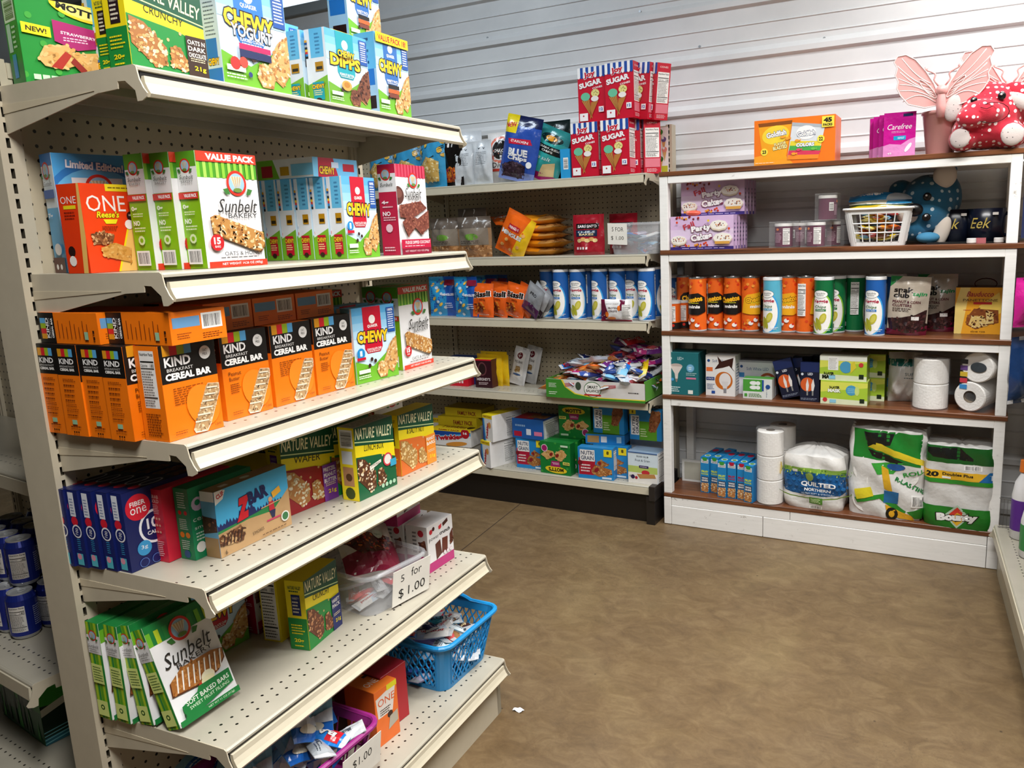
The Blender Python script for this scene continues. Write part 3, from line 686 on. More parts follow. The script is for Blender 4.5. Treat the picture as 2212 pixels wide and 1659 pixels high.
def sunbelt(W, H, kind='vp'):
    c = C(W, H, 'F1F0F0')
    if kind == 'vp':
        c.r(0, .78, 1, 1, '4A9A22')
        for i in range(10): c.r(i*.1, .78, i*.1+.05, .92, ('8CC63A', 'A8D45A')[i % 2])
        c.r(0, .915, 1, 1, 'DB3A22'); c.t('VALUE PACK', .56, .957, .82, .055, 'FFFFFF', bold=.05)
        roundel(c, .62, .74, .17); c.t('Sunbelt', .6, .54, .66, .12, '2A2826', sh=.35); c.t('BAKERY', .66, .455, .5, .042, '2A2826')
        c.gran([(.12, .44), (.2, .46), (.98, .30), (1.0, .2), (.9, .13), (.14, .3)], 'C08A48', OATS, 150, .03, 8, edge='8A5A2A')
        c.e(.17, .22, .11, None, 'C81E24', 20); c.t('15', .17, .235, .11, .06, 'FFFFFF', bold=.04); c.t('BARS', .17, .185, .09, .02, 'FFFFFF')
        c.t('OATS & HONEY', .6, .12, .66, .035, '2A2826'); c.ln(.2, .075, .95, .095, 1, '6A6866')
        c.r(0, 0, 1, .055, 'DB3A22'); c.t('NET WEIGHT 14.26 OZ (405g)', .56, .028, .7, .028, 'F8F0F0', bold=.01)
    elif kind == 'coco':
        c.r(0, .86, 1, 1, 'C8284A')
        for i in range(10): c.r(i*.1, .86, i*.1+.05, 1, 'E04A66')
        c.e(.02, .66, .2, .1, '5A3028'); c.e(.04, .68, .12, .05, '7A4A3E')
        roundel(c, .55, .83, .15); c.t('Sunbelt', .52, .69, .55, .1, '2A2826', sh=.35); c.t('BAKERY', .56, .625, .45, .035, '2A2826')
        c.gran([(.02, .55), (.75, .6), (.95, .52), (.4, .4), (.02, .42)], '7A4034', ['8A4C3C', '6A3428', 'A0604C'], 90, .03, 2)
        c.gran([(.08, .36), (.3, .44), (.6, .4), (1, .5), (.98, .3), (.7, .22), (.5, .3), (.25, .2)], '7A4034', ['8A4C3C', '6A3428', 'A0604C'], 120, .03, 3)
        c.r(0, .07, 1, .17, 'C01840'); c.t('FUDGE DIPPED COCONUT', .55, .135, .85, .035, 'F8E8EA', bold=.02); c.ln(.1, .085, .95, .105, 1, 'F0C8D0')
        c.r(0, 0, 1, .07, '8A1030'); c.t('NET WEIGHT 10.21 OZ (290g)', .5, .035, .8, .025, 'F0D8DC')
    elif kind == 'soft':
        c.r(0, .80, 1, 1, '1E7A3A')
        for i in range(8): c.r(i*.13, .8, i*.13+.07, .93, ('6FB42C', 'B8CC2A', '2A8A3E')[i % 3])
        roundel(c, .5, .84, .17); c.t('Sunbelt', .5, .63, .78, .14, '2A2826', sh=.35, rot=4); c.t('BAKERY', .55, .535, .6, .045, '2A2826', rot=4)
        P = [(.05, .30), (.08, .42), (.3, .5), (.8, .5), (.97, .47), (.95, .38), (.8, .3), (.5, .27)]
        c.gran(P, 'A86A30', ['B8783A', '96561F', 'C88A4A'], 70, .03, 5, edge='5A2E16')
        for i in range(9): c.p([(.12+.09*i, .30), (.14+.09*i, .30), (.22+.09*i, .47), (.195+.09*i, .47)], 'F4EEE4')
        c.e(.62, .3, .11, .055, 'F2EBC8'); c.e(.55, .25, .12, .04, 'C03A28'); c.e(.6, .27, .11, .04, 'EFE6B8')
        c.p([(.1, .02), (.1, .17), (.38, .22), (.42, .26), (.95, .26), (.95, .12)], '1E7A3A')
        c.t('SOFT BAKED BARS', .54, .185, .74, .045, 'F2F6E8', rot=3, bold=.01); c.t('SWEET FRUIT FILLING', .54, .13, .68, .032, 'DCEED0', rot=3)
        c.r(0, 0, 1, .055, '1E7A3A'); c.t('NET WT 11 OZ (312g)', .68, .028, .45, .025, 'DCEED0'); c.t('8', .1, .085, .03, .03, '2A2826')
    else:
        c.r(0, 0, 1, 1, '4AA0DA'); c.e(.5, .62, .6, .32, '2E78BE', 30); c.e(.5, .58, .56, .3, '66B6E6', 30)
        c.r(.2, .05, .82, .80, 'F1EDEE'); c.t('Limited Edition!', .5, .9, .7, .07, 'F4F8FC', o='2E78BE', ow=.04, bold=.04, rot=-4)
        roundel(c, .52, .72, .17); c.gran([(.05, .5), (.2, .5), (.3, .2), (.2, .1), (.05, .15)], 'C88A3A', OATS, 40, .03, 1); c.e(.1, .6, .12, .06, '7A5240'); c.e(.1, .6, .09, .04, 'F4F0EC')
    return c
def sbside(W, H, kind='vp'):
    if kind == 'vp':
        c = C(W, H, '86BC12'); c.r(0, .86, 1, 1, '5CA324'); c.r(0, .66, 1, .87, 'F1F0F0'); roundel(c, .45, .88, .26)
        c.t('Sunbelt', .5, .785, .7, .035, '4A4846', sh=.3); c.t('BAKERY', .5, .745, .6, .02, '6A6866'); c.r(0, .60, 1, .655, 'D83026'); c.t('VALUE PACK', .6, .628, .65, .03, 'FFFFFF', bold=.04)
        c.t('0g', .3, .53, .3, .05, 'F4F8E8', bold=.04); c.ln(.2, .46, .8, .5, 2, 'E8F4C8'); c.t('NO', .35, .41, .35, .045, 'F4F8E8', bold=.04); c.ln(.2, .33, .85, .38, 2, 'E8F4C8')
        c.e(.5, .26, .18, None, 'DDEEB8', 9); c.e(.5, .26, .09, None, '86BC12', 9); c.bc(.15, .04, .85, .17)
    elif kind == 'soft':
        c = C(W, H, '7CB82A')
        for i in range(5): c.r(.08+.2*i, 0, .2+.2*i, 1, ('B8D02E', '1E8A44', '5CA324')[i % 3])
        c.r(0, .68, 1, .87, 'F1F0F0'); roundel(c, .48, .87, .3); c.t('Sunbelt', .5, .765, .8, .035, '4A4846', sh=.3); c.ln(.15, .70, .85, .74, 2, '8A8886')
        c.r(.1, .38, .95, .58, 'DDEB8A'); c.ln(.2, .40, .88, .56, 6, '4A6A2A'); c.r(.12, .04, .95, .2, 'DDEB8A'); c.e(.52, .13, .16, None, '2A5A20', 9); c.e(.52, .13, .08, None, 'DDEB8A', 9)
    elif kind == 'coco':
        c = C(W, H, 'C01840'); c.r(0, .7, 1, .9, 'F1F0F0'); roundel(c, .45, .89, .28); c.t('Sunbelt', .5, .78, .7, .04, '4A4846', sh=.3); c.t('4g', .35, .58, .4, .05, 'F8E8EA', bold=.04); c.t('NO', .4, .46, .45, .05, 'F8E8EA', bold=.04)
        c.ln(.2, .52, .8, .55, 1, 'F0C8D0'); c.ln(.2, .38, .9, .43, 2, 'F0C8D0'); c.e(.5, .3, .2, None, 'F0C8D0', 9); c.ln(.15, .04, .85, .1, 2, 'F0C8D0')
    else:
        c = C(W, H, 'E4EEF4'); c.r(0, .0, 1, .55, '5FB0DE'); c.r(0, .9, 1, 1, '2E78BE'); roundel(c, .4, .86, .3); c.t('Sunbelt', .5, .75, .7, .04, '4A4846', sh=.3); c.r(.05, .63, .95, .70, '2E5EA8'); c.t('7g', .35, .48, .4, .05, 'F4F8FC', bold=.04)
        c.r(0, 0, 1, .13, '5A2E28'); c.e(.3, .05, .1, None, 'F4F0EC', 9); c.e(.65, .05, .1, None, 'F4F0EC', 9); c.e(.6, .2, .3, .05, 'F4F0EC')
    return c
KINDC = 'F57A0C'
def kindf(W, H, alt=False):
    c = C(W, H, KINDC); c.r(0, .60, 1, 1, '14110F')
    for i, q in enumerate(('E09A1E', 'D8202A', '9AB81E', '5AA8DC')): c.r(.06+.125*i, .885, .185+.125*i, 1, q)
    c.t('KIND', .30, .82, .46, .10, 'F4F2F0', bold=.03); c.t('BREAKFAST', .33, .735, .46, .034, 'E8E6E2'); c.t('CEREAL BAR', .47, .665, .82, .075, 'F8F6F2', bold=.05)
    c.e(.80, .86, .105, None, 'E8E6E2', 20); c.t('OAT', .8, .885, .08, .03, '3A3634'); c.t('MILK', .8, .845, .09, .03, '3A3634')
    if alt: c.ln(.16, .36, .75, .55, 8, '6A2C06', .3)
    else: c.t('Peanut', .24, .53, .26, .045, '3A1A0A'); c.t('Butter', .22, .47, .22, .042, '3A1A0A'); c.ln(.12, .30, .34, .42, 5, '6A2C06', .35)
    c.e(.66, .3, .28, .24, 'F8861E', 26, 30)
    P = [(.44, .08), (.47, .04), (.68, .03), (.76, .1), (.98, .42), (.98, .50), (.78, .52), (.74, .49)]
    c.gran(P, 'B89468', ['D8BC90', 'C8A474', 'A8825A', '8A6A4A', 'E4CCA4'], 130, .026, 9, edge='E8DCC8')
    for i in range(6): c.p([(.47+.055*i, .13+.068*i), (.72+.045*i, .12+.068*i), (.72+.045*i, .135+.068*i), (.47+.055*i, .148+.068*i)], 'E8DCC4')
    c.ln(.1, .05, .36, .1, 2, '8A3C0A', .3); c.t('6 BARS', .88, .06, .12, .025, '5A2608')
    return c
def kindside(W, H):
    c = C(W, H, KINDC); c.r(0, .67, 1, 1, '14110F')
    for i, q in enumerate(('E09A1E', 'D8202A', '9AB81E', '5AA8DC')): c.r(.14+.17*i, .87, .31+.17*i, .955, q)
    c.t('KIND', .5, .82, .66, .06, 'F4F2F0', bold=.03); c.t('BREAKFAST', .5, .765, .66, .022, 'C8C6C2'); c.t('CEREAL BAR', .5, .73, .66, .03, 'F8F6F2', bold=.05)
    for i in range(8): y = .6-.055*i; c.ln(.22, y, .8, y+.035, 2 if i in (0, 5, 6) else 1, '7A3206', .4)
    c.r(.4, .13, .62, .18, '9AC4A0'); c.ln(.3, .09, .9, .12, 1, '7A3206'); c.r(.4, .035, .46, .055, '3A1A0A'); c.r(.5, .035, .56, .055, '3A1A0A'); c.r(.6, .035, .66, .055, '3A1A0A'); return c
def kindlieL(W, H):     # the same narrow side turned on its side: W long, H short
    c = C(W, H, KINDC); c.r(0, 0, .27, 1, '14110F')
    for i, q in enumerate(('E09A1E', 'D8202A', '9AB81E', '5AA8DC')): c.r(.03, .14+.17*i, .12, .31+.17*i, q)
    c.t('KIND', .155, .5, .2*.9, .15, 'F4F2F0', rot=90, bold=.03) if False else None
    k = H/W; c.t('KIND', .15, .5, .66*k, .05/k*1.0, 'F4F2F0', rot=90, bold=.03); c.t('BREAKFAST', .195, .5, .66*k, .03/k*.6, 'C8C6C2', rot=90); c.t('CEREAL BAR', .235, .5, .66*k, .03/k, 'F8F6F2', rot=90, bold=.05)
    for i in range(8): x = .34+.07*i; c.r(x, .2, x+.012, .75-.1*(i % 3), '8A3C0A')
    c.r(.78, .15, .84, .4, '9AC4A0'); c.r(.92, .15, .95, .25, '3A1A0A'); c.r(.92, .35, .95, .45, '3A1A0A'); return c
def kindend(W, H, flip=False):
    c = C(W, H, KINDC); c.r(.04, .5, .52, .82, '6A9CC8'); c.bc(.55, .38, .93, .88); c.ln(.55, .08, .95, .28, 3, '7A3206', .35); c.ln(.1, .15, .35, .36, 3, '9A4A10', .35); return c
# ================= packs on the left gondola =================
G_ = {}
def S(name, fn, *a, **k):
    if name not in G_: G_[name] = fn(*a, **k)
    return G_[name]
# --- top shelf
nvc = cbox('box', .144, .048, .135, F=nv(.144, .135, 'CRUNCHY', '1E8A3A', flav='OATS N|DARK|CHOCOLATE'), L=nvside(.048, .135, tab='2A1A20'), T='0B5236', K='F7E01E')
A1 = La(DL[1]-.03, 285, 137, ZL[1]); inst('cereal_bar_box', nvc, A1, LR, 'yellow and green crunchy oat bar carton at the near corner of the top shelf', 'box', W=.144, D=.048)
nvc2 = cbox('box', .13, .034, .115, F=nv(.13, .115, 'CRUNCHY', '1E8A3A'), L=nvside(.034, .115), T='F7E01E')
inst('cereal_bar_box', nvc2, Lab(.258, .024, ZL[1]), LR, 'narrow yellow oat bar carton squeezed behind the crunchy carton on the top shelf', 'box', W=.13, D=.034)
c = C(.155, .138, '1B8A34')
for i in range(16): c.e((i*.37) % 1, (i*.23+.1) % 1, .035, None, '3FA03A', 10)
c.e(.62, .93, .3, .11, 'F2D22A', 26, -12); c.e(.62, .93, .24, .08, 'F9E97A', 24, -12); c.t("MOTT'S", .62, .925, .46, .085, '16140F', rot=-10, bold=.045)
c.p([(.33, .78), (.82, .72), (.82, .52), (.55, .45), (.33, .53)], 'A8206A'); c.t('STRAWBERRY', .58, .63, .36, .035, 'F8E8F0', rot=-4, bold=.02); c.ln(.42, .54, .72, .6, 2, 'F0C8DC'); c.t('NEW!', .15, .64, .2, .06, '2A2410', bold=.03, rot=-6)
c2 = C(.155, .17, '1B8A34'); c2.it = c.it; c2.n = c.n
c.p([(.02, .58), (.3, .56), (.3, .68), (.02, .70)], 'F4E01E'); c.t('NEW!', .16, .63, .2, .06, '2A2410', bold=.03, rot=-4)
c.gran([(.14, .30), (.22, .46), (.45, .5), (.52, .42), (.5, .26), (.36, .2), (.2, .22)], 'D9A866', ['E2B878', 'CE9A56'], 40, .03, 2); c.p([(.26, .22), (.42, .42), (.48, .38), (.36, .2)], 'A82A22')
c.gran([(.48, .4), (.8, .46), (.98, .4), (.96, .2), (.72, .14), (.56, .22)], 'DCAA64', ['E6BC7C', 'D09C54'], 60, .03, 3); c.p([(.5, .36), (.62, .22), (.56, .18), (.46, .3)], '8A201C'); c.e(.86, .14, .1, None, 'F4E4EC', 16); c.e(.86, .14, .08, None, 'A8206A', 16)
for i in range(4): c.r(.07+.085*i, .05, .14+.085*i, .11, 'BFE0BC')
cl = C(.05, .138, '128034'); cl.bc(.05, .72, .9, .98, vert=False); cl.r(.1, .38, .4, .70, 'C8D4D8'); cl.r(.25, .08, .55, .35, '1E88C8'); cl.ln(.5, .4, .8, .68, 5, 'DCEED8')
mot = cbox('box', .155, .05, .138, F=c, L=cl); inst('fruit_bar_box', mot, Lab(.064, .006, ZL[1]), LR-12, 'green strawberry filled bar carton facing the camera at the near end of the top shelf', 'box', W=.155, D=.05)
c = C(.04, .165, 'B8DC6A'); c.ln(.3, .3, .8, .95, 12, '5A8A2A')
lime = cbox('box', .06, .04, .165, F='7CC02A', L=c, T='5CA020'); inst('snack_bar_box', lime, Lab(-.06, -.05, ZL[1]), LR-12, 'plain lime green carton cut by the left edge of the picture on the top shelf', 'box', W=.06, D=.04)
yog = quaker(.160, .19, tab='2878C8', t2='YOGURT', sub='FLAVORED COATING'); yog.r(.24, .34, .7, .39, 'D81E5E'); yog.r(.24, .27, .7, .335, '1E2A5A'); yog.e(.16, .2, .07, None, 'D8302A', 12); yog.e(.28, .22, .06, None, 'E04A3A', 12); yog.e(.36, .12, .03, None, '2A3E7A', 10)
yl = C(.036, .19, 'C8DCEA'); yl.ln(.15, .42, .85, .97, 16, '5A6A7A', .35); yl.r(.1, .2, .8, .4, '2878C8'); yl.t('CHEWY', .5, .2, .7, .06, 'FFC81E', o='141A2C', ow=.06, bold=.04); yl.r(0, 0, 1, .14, '2878C8')
ybx = cbox('box', .16, .036, .19, F=yog, L=yl, T='5DB0E4'); inst('granola_bar_box', ybx, La(.312, 484, 172, ZL[1]), LR, 'tall blue yogurt coated granola bar carton with strawberries, on the top shelf', 'box', W=.16, D=.036)
var = quaker(.118, .172, tab='2E6CB4', vp=True, sub='VARIETY PACK'); var.r(.28, .33, .62, .38, '1A1412'); var.r(.28, .275, .62, .325, 'D0602A'); var.r(.3, .22, .6, .27, '7A3A2A')
vs_ = C(.055, .172, '66BDE8'); vs_.r(0, 0, 1, .55, 'A9CFE8'); vs_.r(.1, .35, .9, .55, '2878C8'); vs_.r(.2, .06, .9, .22, '2A1412'); vs_.ln(.3, .6, .7, .95, 5, '1A4A7A')
vbx = cbox('box', .118, .055, .172, F=var, L=vs_, T='7CC0EA')
inst('granola_bar_box', vbx, La(.312, 820, 240, ZL[1]), LR, 'blue variety pack granola carton with yellow banner, farthest at the front of the top shelf', 'box', W=.118, D=.055)
inst('granola_bar_box', vbx, La(.245, 722, 190, ZL[1]), LR, 'yellow bannered granola carton standing just behind the teal dipped bar carton', 'box', W=.118, D=.055)
dip = quaker(.13, .148, title='DIPPS', tab='18A0AE', sub='PEANUT BUTTER', barc=CHOC, hill='6CA82E'); dip.t('CHEWY', .44, .70, .4, .09, 'FFC81E', o='1A2A2C', ow=.06, bold=.04, rot=-2); dip.e(.4, .28, .12, .07, 'D8A050'); dip.e(.4, .29, .07, .04, 'B87C30')
dbx = cbox('box', .13, .052, .148, F=dip, L=quside(.052, .148, '18A0AE'), T='7CC0EA')
d1 = La(.312, 713, 218, ZL[1])
for i in range(3): inst('granola_bar_box', dbx, d1-LA*.056*i-LB*.008*i, LR, ['teal and green chocolate dipped bar carton in front of its twins on the top shelf', 'second of the teal dipped bar cartons, only its narrow side showing', 'hindmost of the three teal dipped bar cartons, only its narrow side showing'][i], 'box', 'dipped bar cartons on the top shelf', W=.13, D=.052)
qs = cbox('box', .14, .05, .172, F=quaker(.14, .172, tab='2E6CB4', sub='VARIETY PACK'), L=quside(.05, .172, '2E6CB4'), T='5DB0E4')
q_ = La(.20, 652, 150, ZL[1])-LB*.14
inst('granola_bar_box', qs, q_, LR, 'pale blue granola carton peeping out beside the yogurt bar carton', 'box', W=.14, D=.05)
inst('granola_bar_box', vbx, La(.2, 770, 120, ZL[1])-LB*.02, LR, 'granola carton set on top of other cartons, cut by the upper picture edge', 'box', W=.118, D=.055, dz=.175)
inst('granola_bar_box', qs, La(.2, 770, 120, ZL[1])-LB*.02-LA*.012, LR, 'pale blue granola carton under the one set on top, at the back', 'box', W=.14, D=.05)
inst('granola_bar_box', qs, Lab(.12, .12, ZL[1]), LR, 'white and blue granola carton at the back, seen over the crunchy oat bar carton', 'box', W=.14, D=.05)
# --- second shelf
Z2 = ZL[2]
lim = cbox('box', .135, .05, .205, F=sunbelt(.135, .205, 'lim'), L=sbside(.05, .205, 'lim'), T='2E78BE')
inst('granola_bar_box', lim, Lab(.062, .028, Z2), LR-14, 'blue limited edition coconut bar carton behind the orange protein bar box', 'box', W=.135, D=.05)
c = C(.102, .148, 'F0400E'); c.p([(.0, 0), (.78, 0), (1, .6), (1, 1), (.9, 1), (.6, 0)], 'F8C868') if False else None
c.p([(.52, 0), (1, 0), (1, .93)], 'F6C46A'); c.p([(.50, 0), (.54, 0), (1, .9), (1, .96)], 'F6E01E'); c.r(.45, .92, 1, 1, 'F8DC1E'); c.ln(.5, .945, .95, .975, 1, '7A5A10')
c.t('ONE', .43, .78, .70, .18, 'FBEFE8', bold=.0); c.t("Reese's", .44, .655, .4, .075, 'F6E01E', o='3A1408', ow=.03, bold=.03, sh=.2); c.p([(.34, .6), (.6, .6), (.56, .55), (.38, .55)], 'F6E01E')
c.e(.85, .64, .075, None, '2A1410', 14); c.e(.80, .54, .08, None, 'F8F0E8', 14); c.t('18g', .85, .645, .07, .03, 'F8F0E8'); c.ln(.3, .47, .6, .53, 3, '8A1E08', .4)
c.gran([(.1, .44), (.3, .46), (.5, .42), (.44, .32), (.12, .32)], '8A5030', ['B87A4A', '6A3820', 'D8A878'], 50, .03, 2); c.gran([(.22, .28), (.5, .33), (.78, .26), (.74, .1), (.5, .14), (.26, .18)], 'D89A4A', ['E2AC60', 'C88838'], 40, .03, 4)
cl = C(.055, .148, 'EC3C0E'); cl.p([(.7, 0), (.9, 0), (1, .4), (1, 1), (.9, 1)], 'F6C46A'); cl.t('ONE', .45, .82, .7, .08, 'FBEFE8'); cl.r(.2, .72, .75, .76, 'F6E01E'); cl.ln(.2, .6, .7, .7, 3, '8A1E08'); cl.e(.3, .25, .16, None, '2A1410', 12); cl.e(.3, .14, .16, None, 'F8F0E8', 12)
one = cbox('box', .102, .055, .148, F=c, L=cl, T='F0400E'); inst('protein_bar_box', one, Lab(.160, .002, Z2), LR+1, 'bright orange protein bar box at the near end of the second shelf', 'box', W=.102, D=.055)
vp = cbox('box', .13, .046, .197, F=sunbelt(.13, .197), L=sbside(.046, .197), T='4A9A22')
v1 = La(.312, 449, 573, Z2)
for i in range(3): inst('granola_bar_box', vp, v1-LA*.047*i-LB*(.013*i), LR, ['white and green oats value pack carton, front one of three on the second shelf', 'middle one of three white and green value pack cartons on the second shelf', 'hindmost of three white and green value pack cartons, next to the orange box'][i], 'box', 'oats and honey value packs on the second shelf', W=.13, D=.046)
qc = cbox('box', .108, .040, .172, F=quaker(.108, .172, one=True), L=quside(.04, .172), T='7CC0EA')
k1 = La(.312, 751, 552, Z2)
for i in range(6): inst('granola_bar_box', qc, k1-LA*(.0415*i)-LB*.004*i, LR+(0, 1, -1, 1, -1, 0)[i], 'red tabbed chocolate chip granola carton, '+['front one of the row of six', 'second from the front in the row of six', 'third from the front in the row of six', 'fourth from the front in the row of six', 'fifth from the front in the row of six', 'hindmost in the row of six'][i], 'box', 'chocolate chip granola cartons on the second shelf', W=.108, D=.04)
c = C(.135, .04, '7CC8EC'); c.p([(.1, 0), (.55, 0), (.45, 1), (.12, 1)], 'C8102E'); c.t('CHEWY', .3, .35, .34, .42, 'FFC81E', o='141A2C', ow=.06, bold=.04); c.r(.66, .35, .92, .75, 'C8102E'); c.r(.4, .5, .56, .8, 'E8E8F0')
cl = C(.16, .04, 'DDE2E4'); cl.p([(0, 0), (.4, 0), (.3, 1), (0, 1)], '6FB42C'); cl.r(.08, .1, .28, .7, 'A01828'); cl.r(.42, .15, .58, .6, 'B8901E'); cl.r(.62, .1, 1, .7, '7CC8EC')
ql = cbox('box', .135, .16, .038, F=c, L=cl, T='A8CFE6'); inst('granola_bar_box', ql, La(.262, 677, 376, Z2), LR-2, 'blue granola carton lying flat on top of the row of chocolate chip cartons', 'box', W=.135, D=.16, dz=.1728)
co = cbox('box', .118, .05, .208, F=sunbelt(.118, .208, 'coco'), L=sbside(.05, .208, 'coco'), T='C8284A'); inst('granola_bar_box', co, La(.312, 866, 545, Z2), LR, 'white and crimson fudge dipped coconut bar carton at the far end of the second shelf', 'box', W=.118, D=.05)
# --- third shelf
Z3 = ZL[3]
kf, ks = kindf(.112, .163), kindside(.058, .163)
kb = cbox('box', .112, .058, .163, F=kf, L=ks, T='14110F', K=KINDC)
cn = C(.058, .163, KINDC); cn.nf(.2, .35, .8, .95); cn.ln(.2, .05, .85, .3, 9, '7A3206', .4)
kb5 = cbox('box', .112, .058, .163, F=kindf(.112, .163, True), L=cn, T='14110F', K=KINDC)
for i in range(4): inst('cereal_bar_box', kb, Lab(.228-.0588*i, -.012+.003*(i % 2), Z3), LR, 'orange cereal bar box, narrow side to the camera, '+['beside the nutrition panel box', 'third from the upright', 'second from the upright', 'against the upright'][i], 'box', 'cereal bar boxes standing on the third shelf', W=.112, D=.058)
inst('cereal_bar_box', kb5, Lab(.292, .004, Z3), LR, 'orange and black cereal bar box with nutrition panel on its side, at the shelf corner', 'box', 'cereal bar boxes standing on the third shelf', W=.112, D=.058)
kb6 = cbox('box', .112, .058, .163, F=kindf(.112, .163, True), L=ks, T=KINDC, K=KINDC)
for i, (px, py, me, lb) in enumerate(((493, 912, kb, 'second front facing orange cereal bar box from the shelf corner'), (598, 879, kb6, 'third front facing orange cereal bar box, with a paragraph of small print'), (688, 852, kb, 'fourth front facing orange cereal bar box, beside the blue granola carton'))):
    inst('cereal_bar_box', me, La(.266, px, py, Z3), LR-(0, 0, 3)[i], lb, 'box', 'cereal bar boxes standing on the third shelf', W=.112, D=.058)
    inst('cereal_bar_box', kb6, La(.266, px, py, Z3)-LA*.062, LR, 'orange cereal bar box in the second row, hidden behind the '+('second', 'third', 'fourth')[i]+' front box', 'box', 'cereal bar boxes standing on the third shelf', W=.112, D=.058)
kl = cbox('box', .112, .155, .054, F=kindend(.112, .054), L=kindlieL(.155, .054), T=KINDC, K='14110F')
for i, (a, b_, lb) in enumerate(((.165, -.004, 'first orange box lying across the top row, against the upright'), (.318, .012, 'orange box lying at the corner of the top row, barcode on its end'), (.24, .147, 'orange box lying in the top row, third barcode end from the far right'), (.24, .262, 'orange box lying in the top row, second barcode end from the far right'), (.24, .378, 'orange box lying in the top row, farthest barcode end'))):
    inst('cereal_bar_box', kl, Lab(a, b_, Z3), LR, lb, 'box', 'cereal bar boxes lying on the third shelf', W=.112, D=.155, dz=.1638)
qc3 = cbox('box', .135, .045, .172, F=quaker(.135, .172, one=True), L=quside(.045, .172), T='5DB0E4')
inst('granola_bar_box', qc3, La(.272, 772, 831, Z3), LR-6, 'blue chocolate chip granola carton beside the orange cereal bar boxes', 'box', W=.135, D=.045)
vp3 = cbox('box', .125, .058, .205, F=sunbelt(.125, .205), L=sbside(.058, .205), T='4A9A22')
p3_ = La(.262, 934, 790, Z3)
inst('granola_bar_box', vp3, p3_-LB*.125, LR, 'white value pack carton behind the blue granola carton, far end of third shelf', 'box', W=.125, D=.058)
inst('granola_bar_box', vp3, p3_-LB*.105-LA*.066, LR, 'second white value pack carton, behind the first at the far end of the third shelf', 'box', W=.125, D=.058)
inst('granola_bar_box', vp3, p3_-LB*.30-LA*.13, LR, 'lime topped value pack carton in shadow at the back of the third shelf', 'box', W=.125, D=.058)
inst('granola_bar_box', qc3, p3_-LB*.30-LA*.06, LR, 'blue granola carton in shadow behind the front one on the third shelf', 'box', W=.135, D=.045)
# --- fourth shelf
Z4 = ZL[4]
c = C(.19, .15, '101C5A'); c.e(.30, .48, .17, None, 'F0F0F4', 30); c.e(.30, .48, .145, None, '101C5A', 28); c.e(.15, .78, .13, None, 'D81E34', 26); c.t('FIBER', .15, .83, .16, .06, 'F8F4F4', bold=.02); c.t('one', .15, .74, .17, .08, 'F8F4F4', bold=.0)
c.t('100', .31, .53, .19, .14, 'F4F4F8', bold=.03); c.t('CALORIE', .32, .41, .22, .05, 'F4F4F8', bold=.02); c.e(.16, .25, .075, None, '3A9AD0', 20); c.t('3g', .16, .26, .07, .06, 'F4F8FC')
for i in range(4): c.e(.14+.13*i, .07, .05, .06, '5A7AC0', 14); c.e(.14+.13*i, .07, .044, .052, '101C5A', 14)
cl = C(.031, .15, '142266'); cl.r(.12, .66, .62, .97, 'E4E8F0'); cl.ln(.2, .68, .55, .9, 6, '7A86A8'); cl.e(.42, .60, .3, None, 'D81E34', 14); cl.e(.5, .47, .42, None, 'F0F0F4', 18); cl.e(.5, .47, .33, None, '142266', 18); cl.t('100', .5, .47, .4, .05, 'F4F4F8', rot=80)
cl.t('Donuts', .6, .30, .5*.2, .13, '3A9AD0') if False else cl.ln(.4, .22, .7, .38, 6, '3A9AD0'); cl.r(.2, .03, .75, .18, '5AC0D0'); cl.e(.42, .14, .2, None, 'E89AB0', 10)
ct = C(.19, .031, '141C4E'); ct.e(.2, .5, .06, .3, 'C8203A', 14); ct.e(.38, .5, .13, .36, 'D8DCE8', 18); ct.e(.38, .5, .11, .28, '141C4E', 18); ct.gran([(.6, .1), (.9, .1), (.9, .9), (.6, .9)], '4A2A20', CHOC, 20, .03, 3)
fb = cbox('box', .19, .031, .15, F=c, L=cl, T=ct)
for i in range(5): inst('snack_bar_box', fb, Lab(.146-.0325*i-(.004 if i > 1 else 0), .004-.004*i, Z4), LR-1, 'navy blue snack bar box, '+['front one of five', 'second of five from the front', 'middle one of five', 'second of five from the upright', 'against the upright'][i], 'box', 'navy snack bar boxes on the fourth shelf', W=.19, D=.031)
c = C(.036, .142, 'D01E38'); c.t('GRAB', .5, .9, .6, .05, 'F8D8D0', bold=.03); c.t('GOLD', .5, .84, .6, .05, 'F8D8D0', bold=.03); c.ln(.2, .66, .8, .8, 6, 'F4C0C4')
for i in range(9): c.e(.3+.2*(i % 3), .6-.09*(i//3), .07, None, 'E8A890', 9)
c.ln(.2, .08, .85, .3, 8, 'F4C0C4')
gg = cbox('box', .16, .036, .142, F='D01E38', L=c, T='C01C34'); inst('snack_bar_box', gg, Lab(.172, .062, Z4), LR, 'red snack bar carton between the navy boxes and the green carton', 'box', W=.16, D=.036)
c = C(.15, .14, '168A58'); c.e(.12, .76, .09, None, 'E0C8E8', 12); c.e(.12, .78, .04, None, '168A58', 10); c.t('cerebelly', .28, .55, .5, .09, 'E8F4EC'); c.t('smart bar', .26, .44, .44, .05, 'E8F4EC'); c.ln(.05, .25, .3, .38, 3, 'CFE8D8'); c.e(.1, .16, .07, None, 'F4F4F0', 12)
cl = C(.037, .14, '168A58'); cl.ln(.2, .72, .8, .95, 7, 'CFE8D8'); cl.e(.3, .66, .12, None, 'D8302A', 9); cl.e(.7, .66, .12, None, 'D8302A', 9); cl.ln(.2, .42, .8, .58, 6, 'CFE8D8'); cl.e(.3, .35, .16, None, 'F0902A', 9); cl.e(.7, .35, .16, None, 'F0902A', 9); cl.ln(.2, .14, .8, .28, 5, 'CFE8D8'); cl.e(.5, .08, .22, None, '1E5A8A', 9)
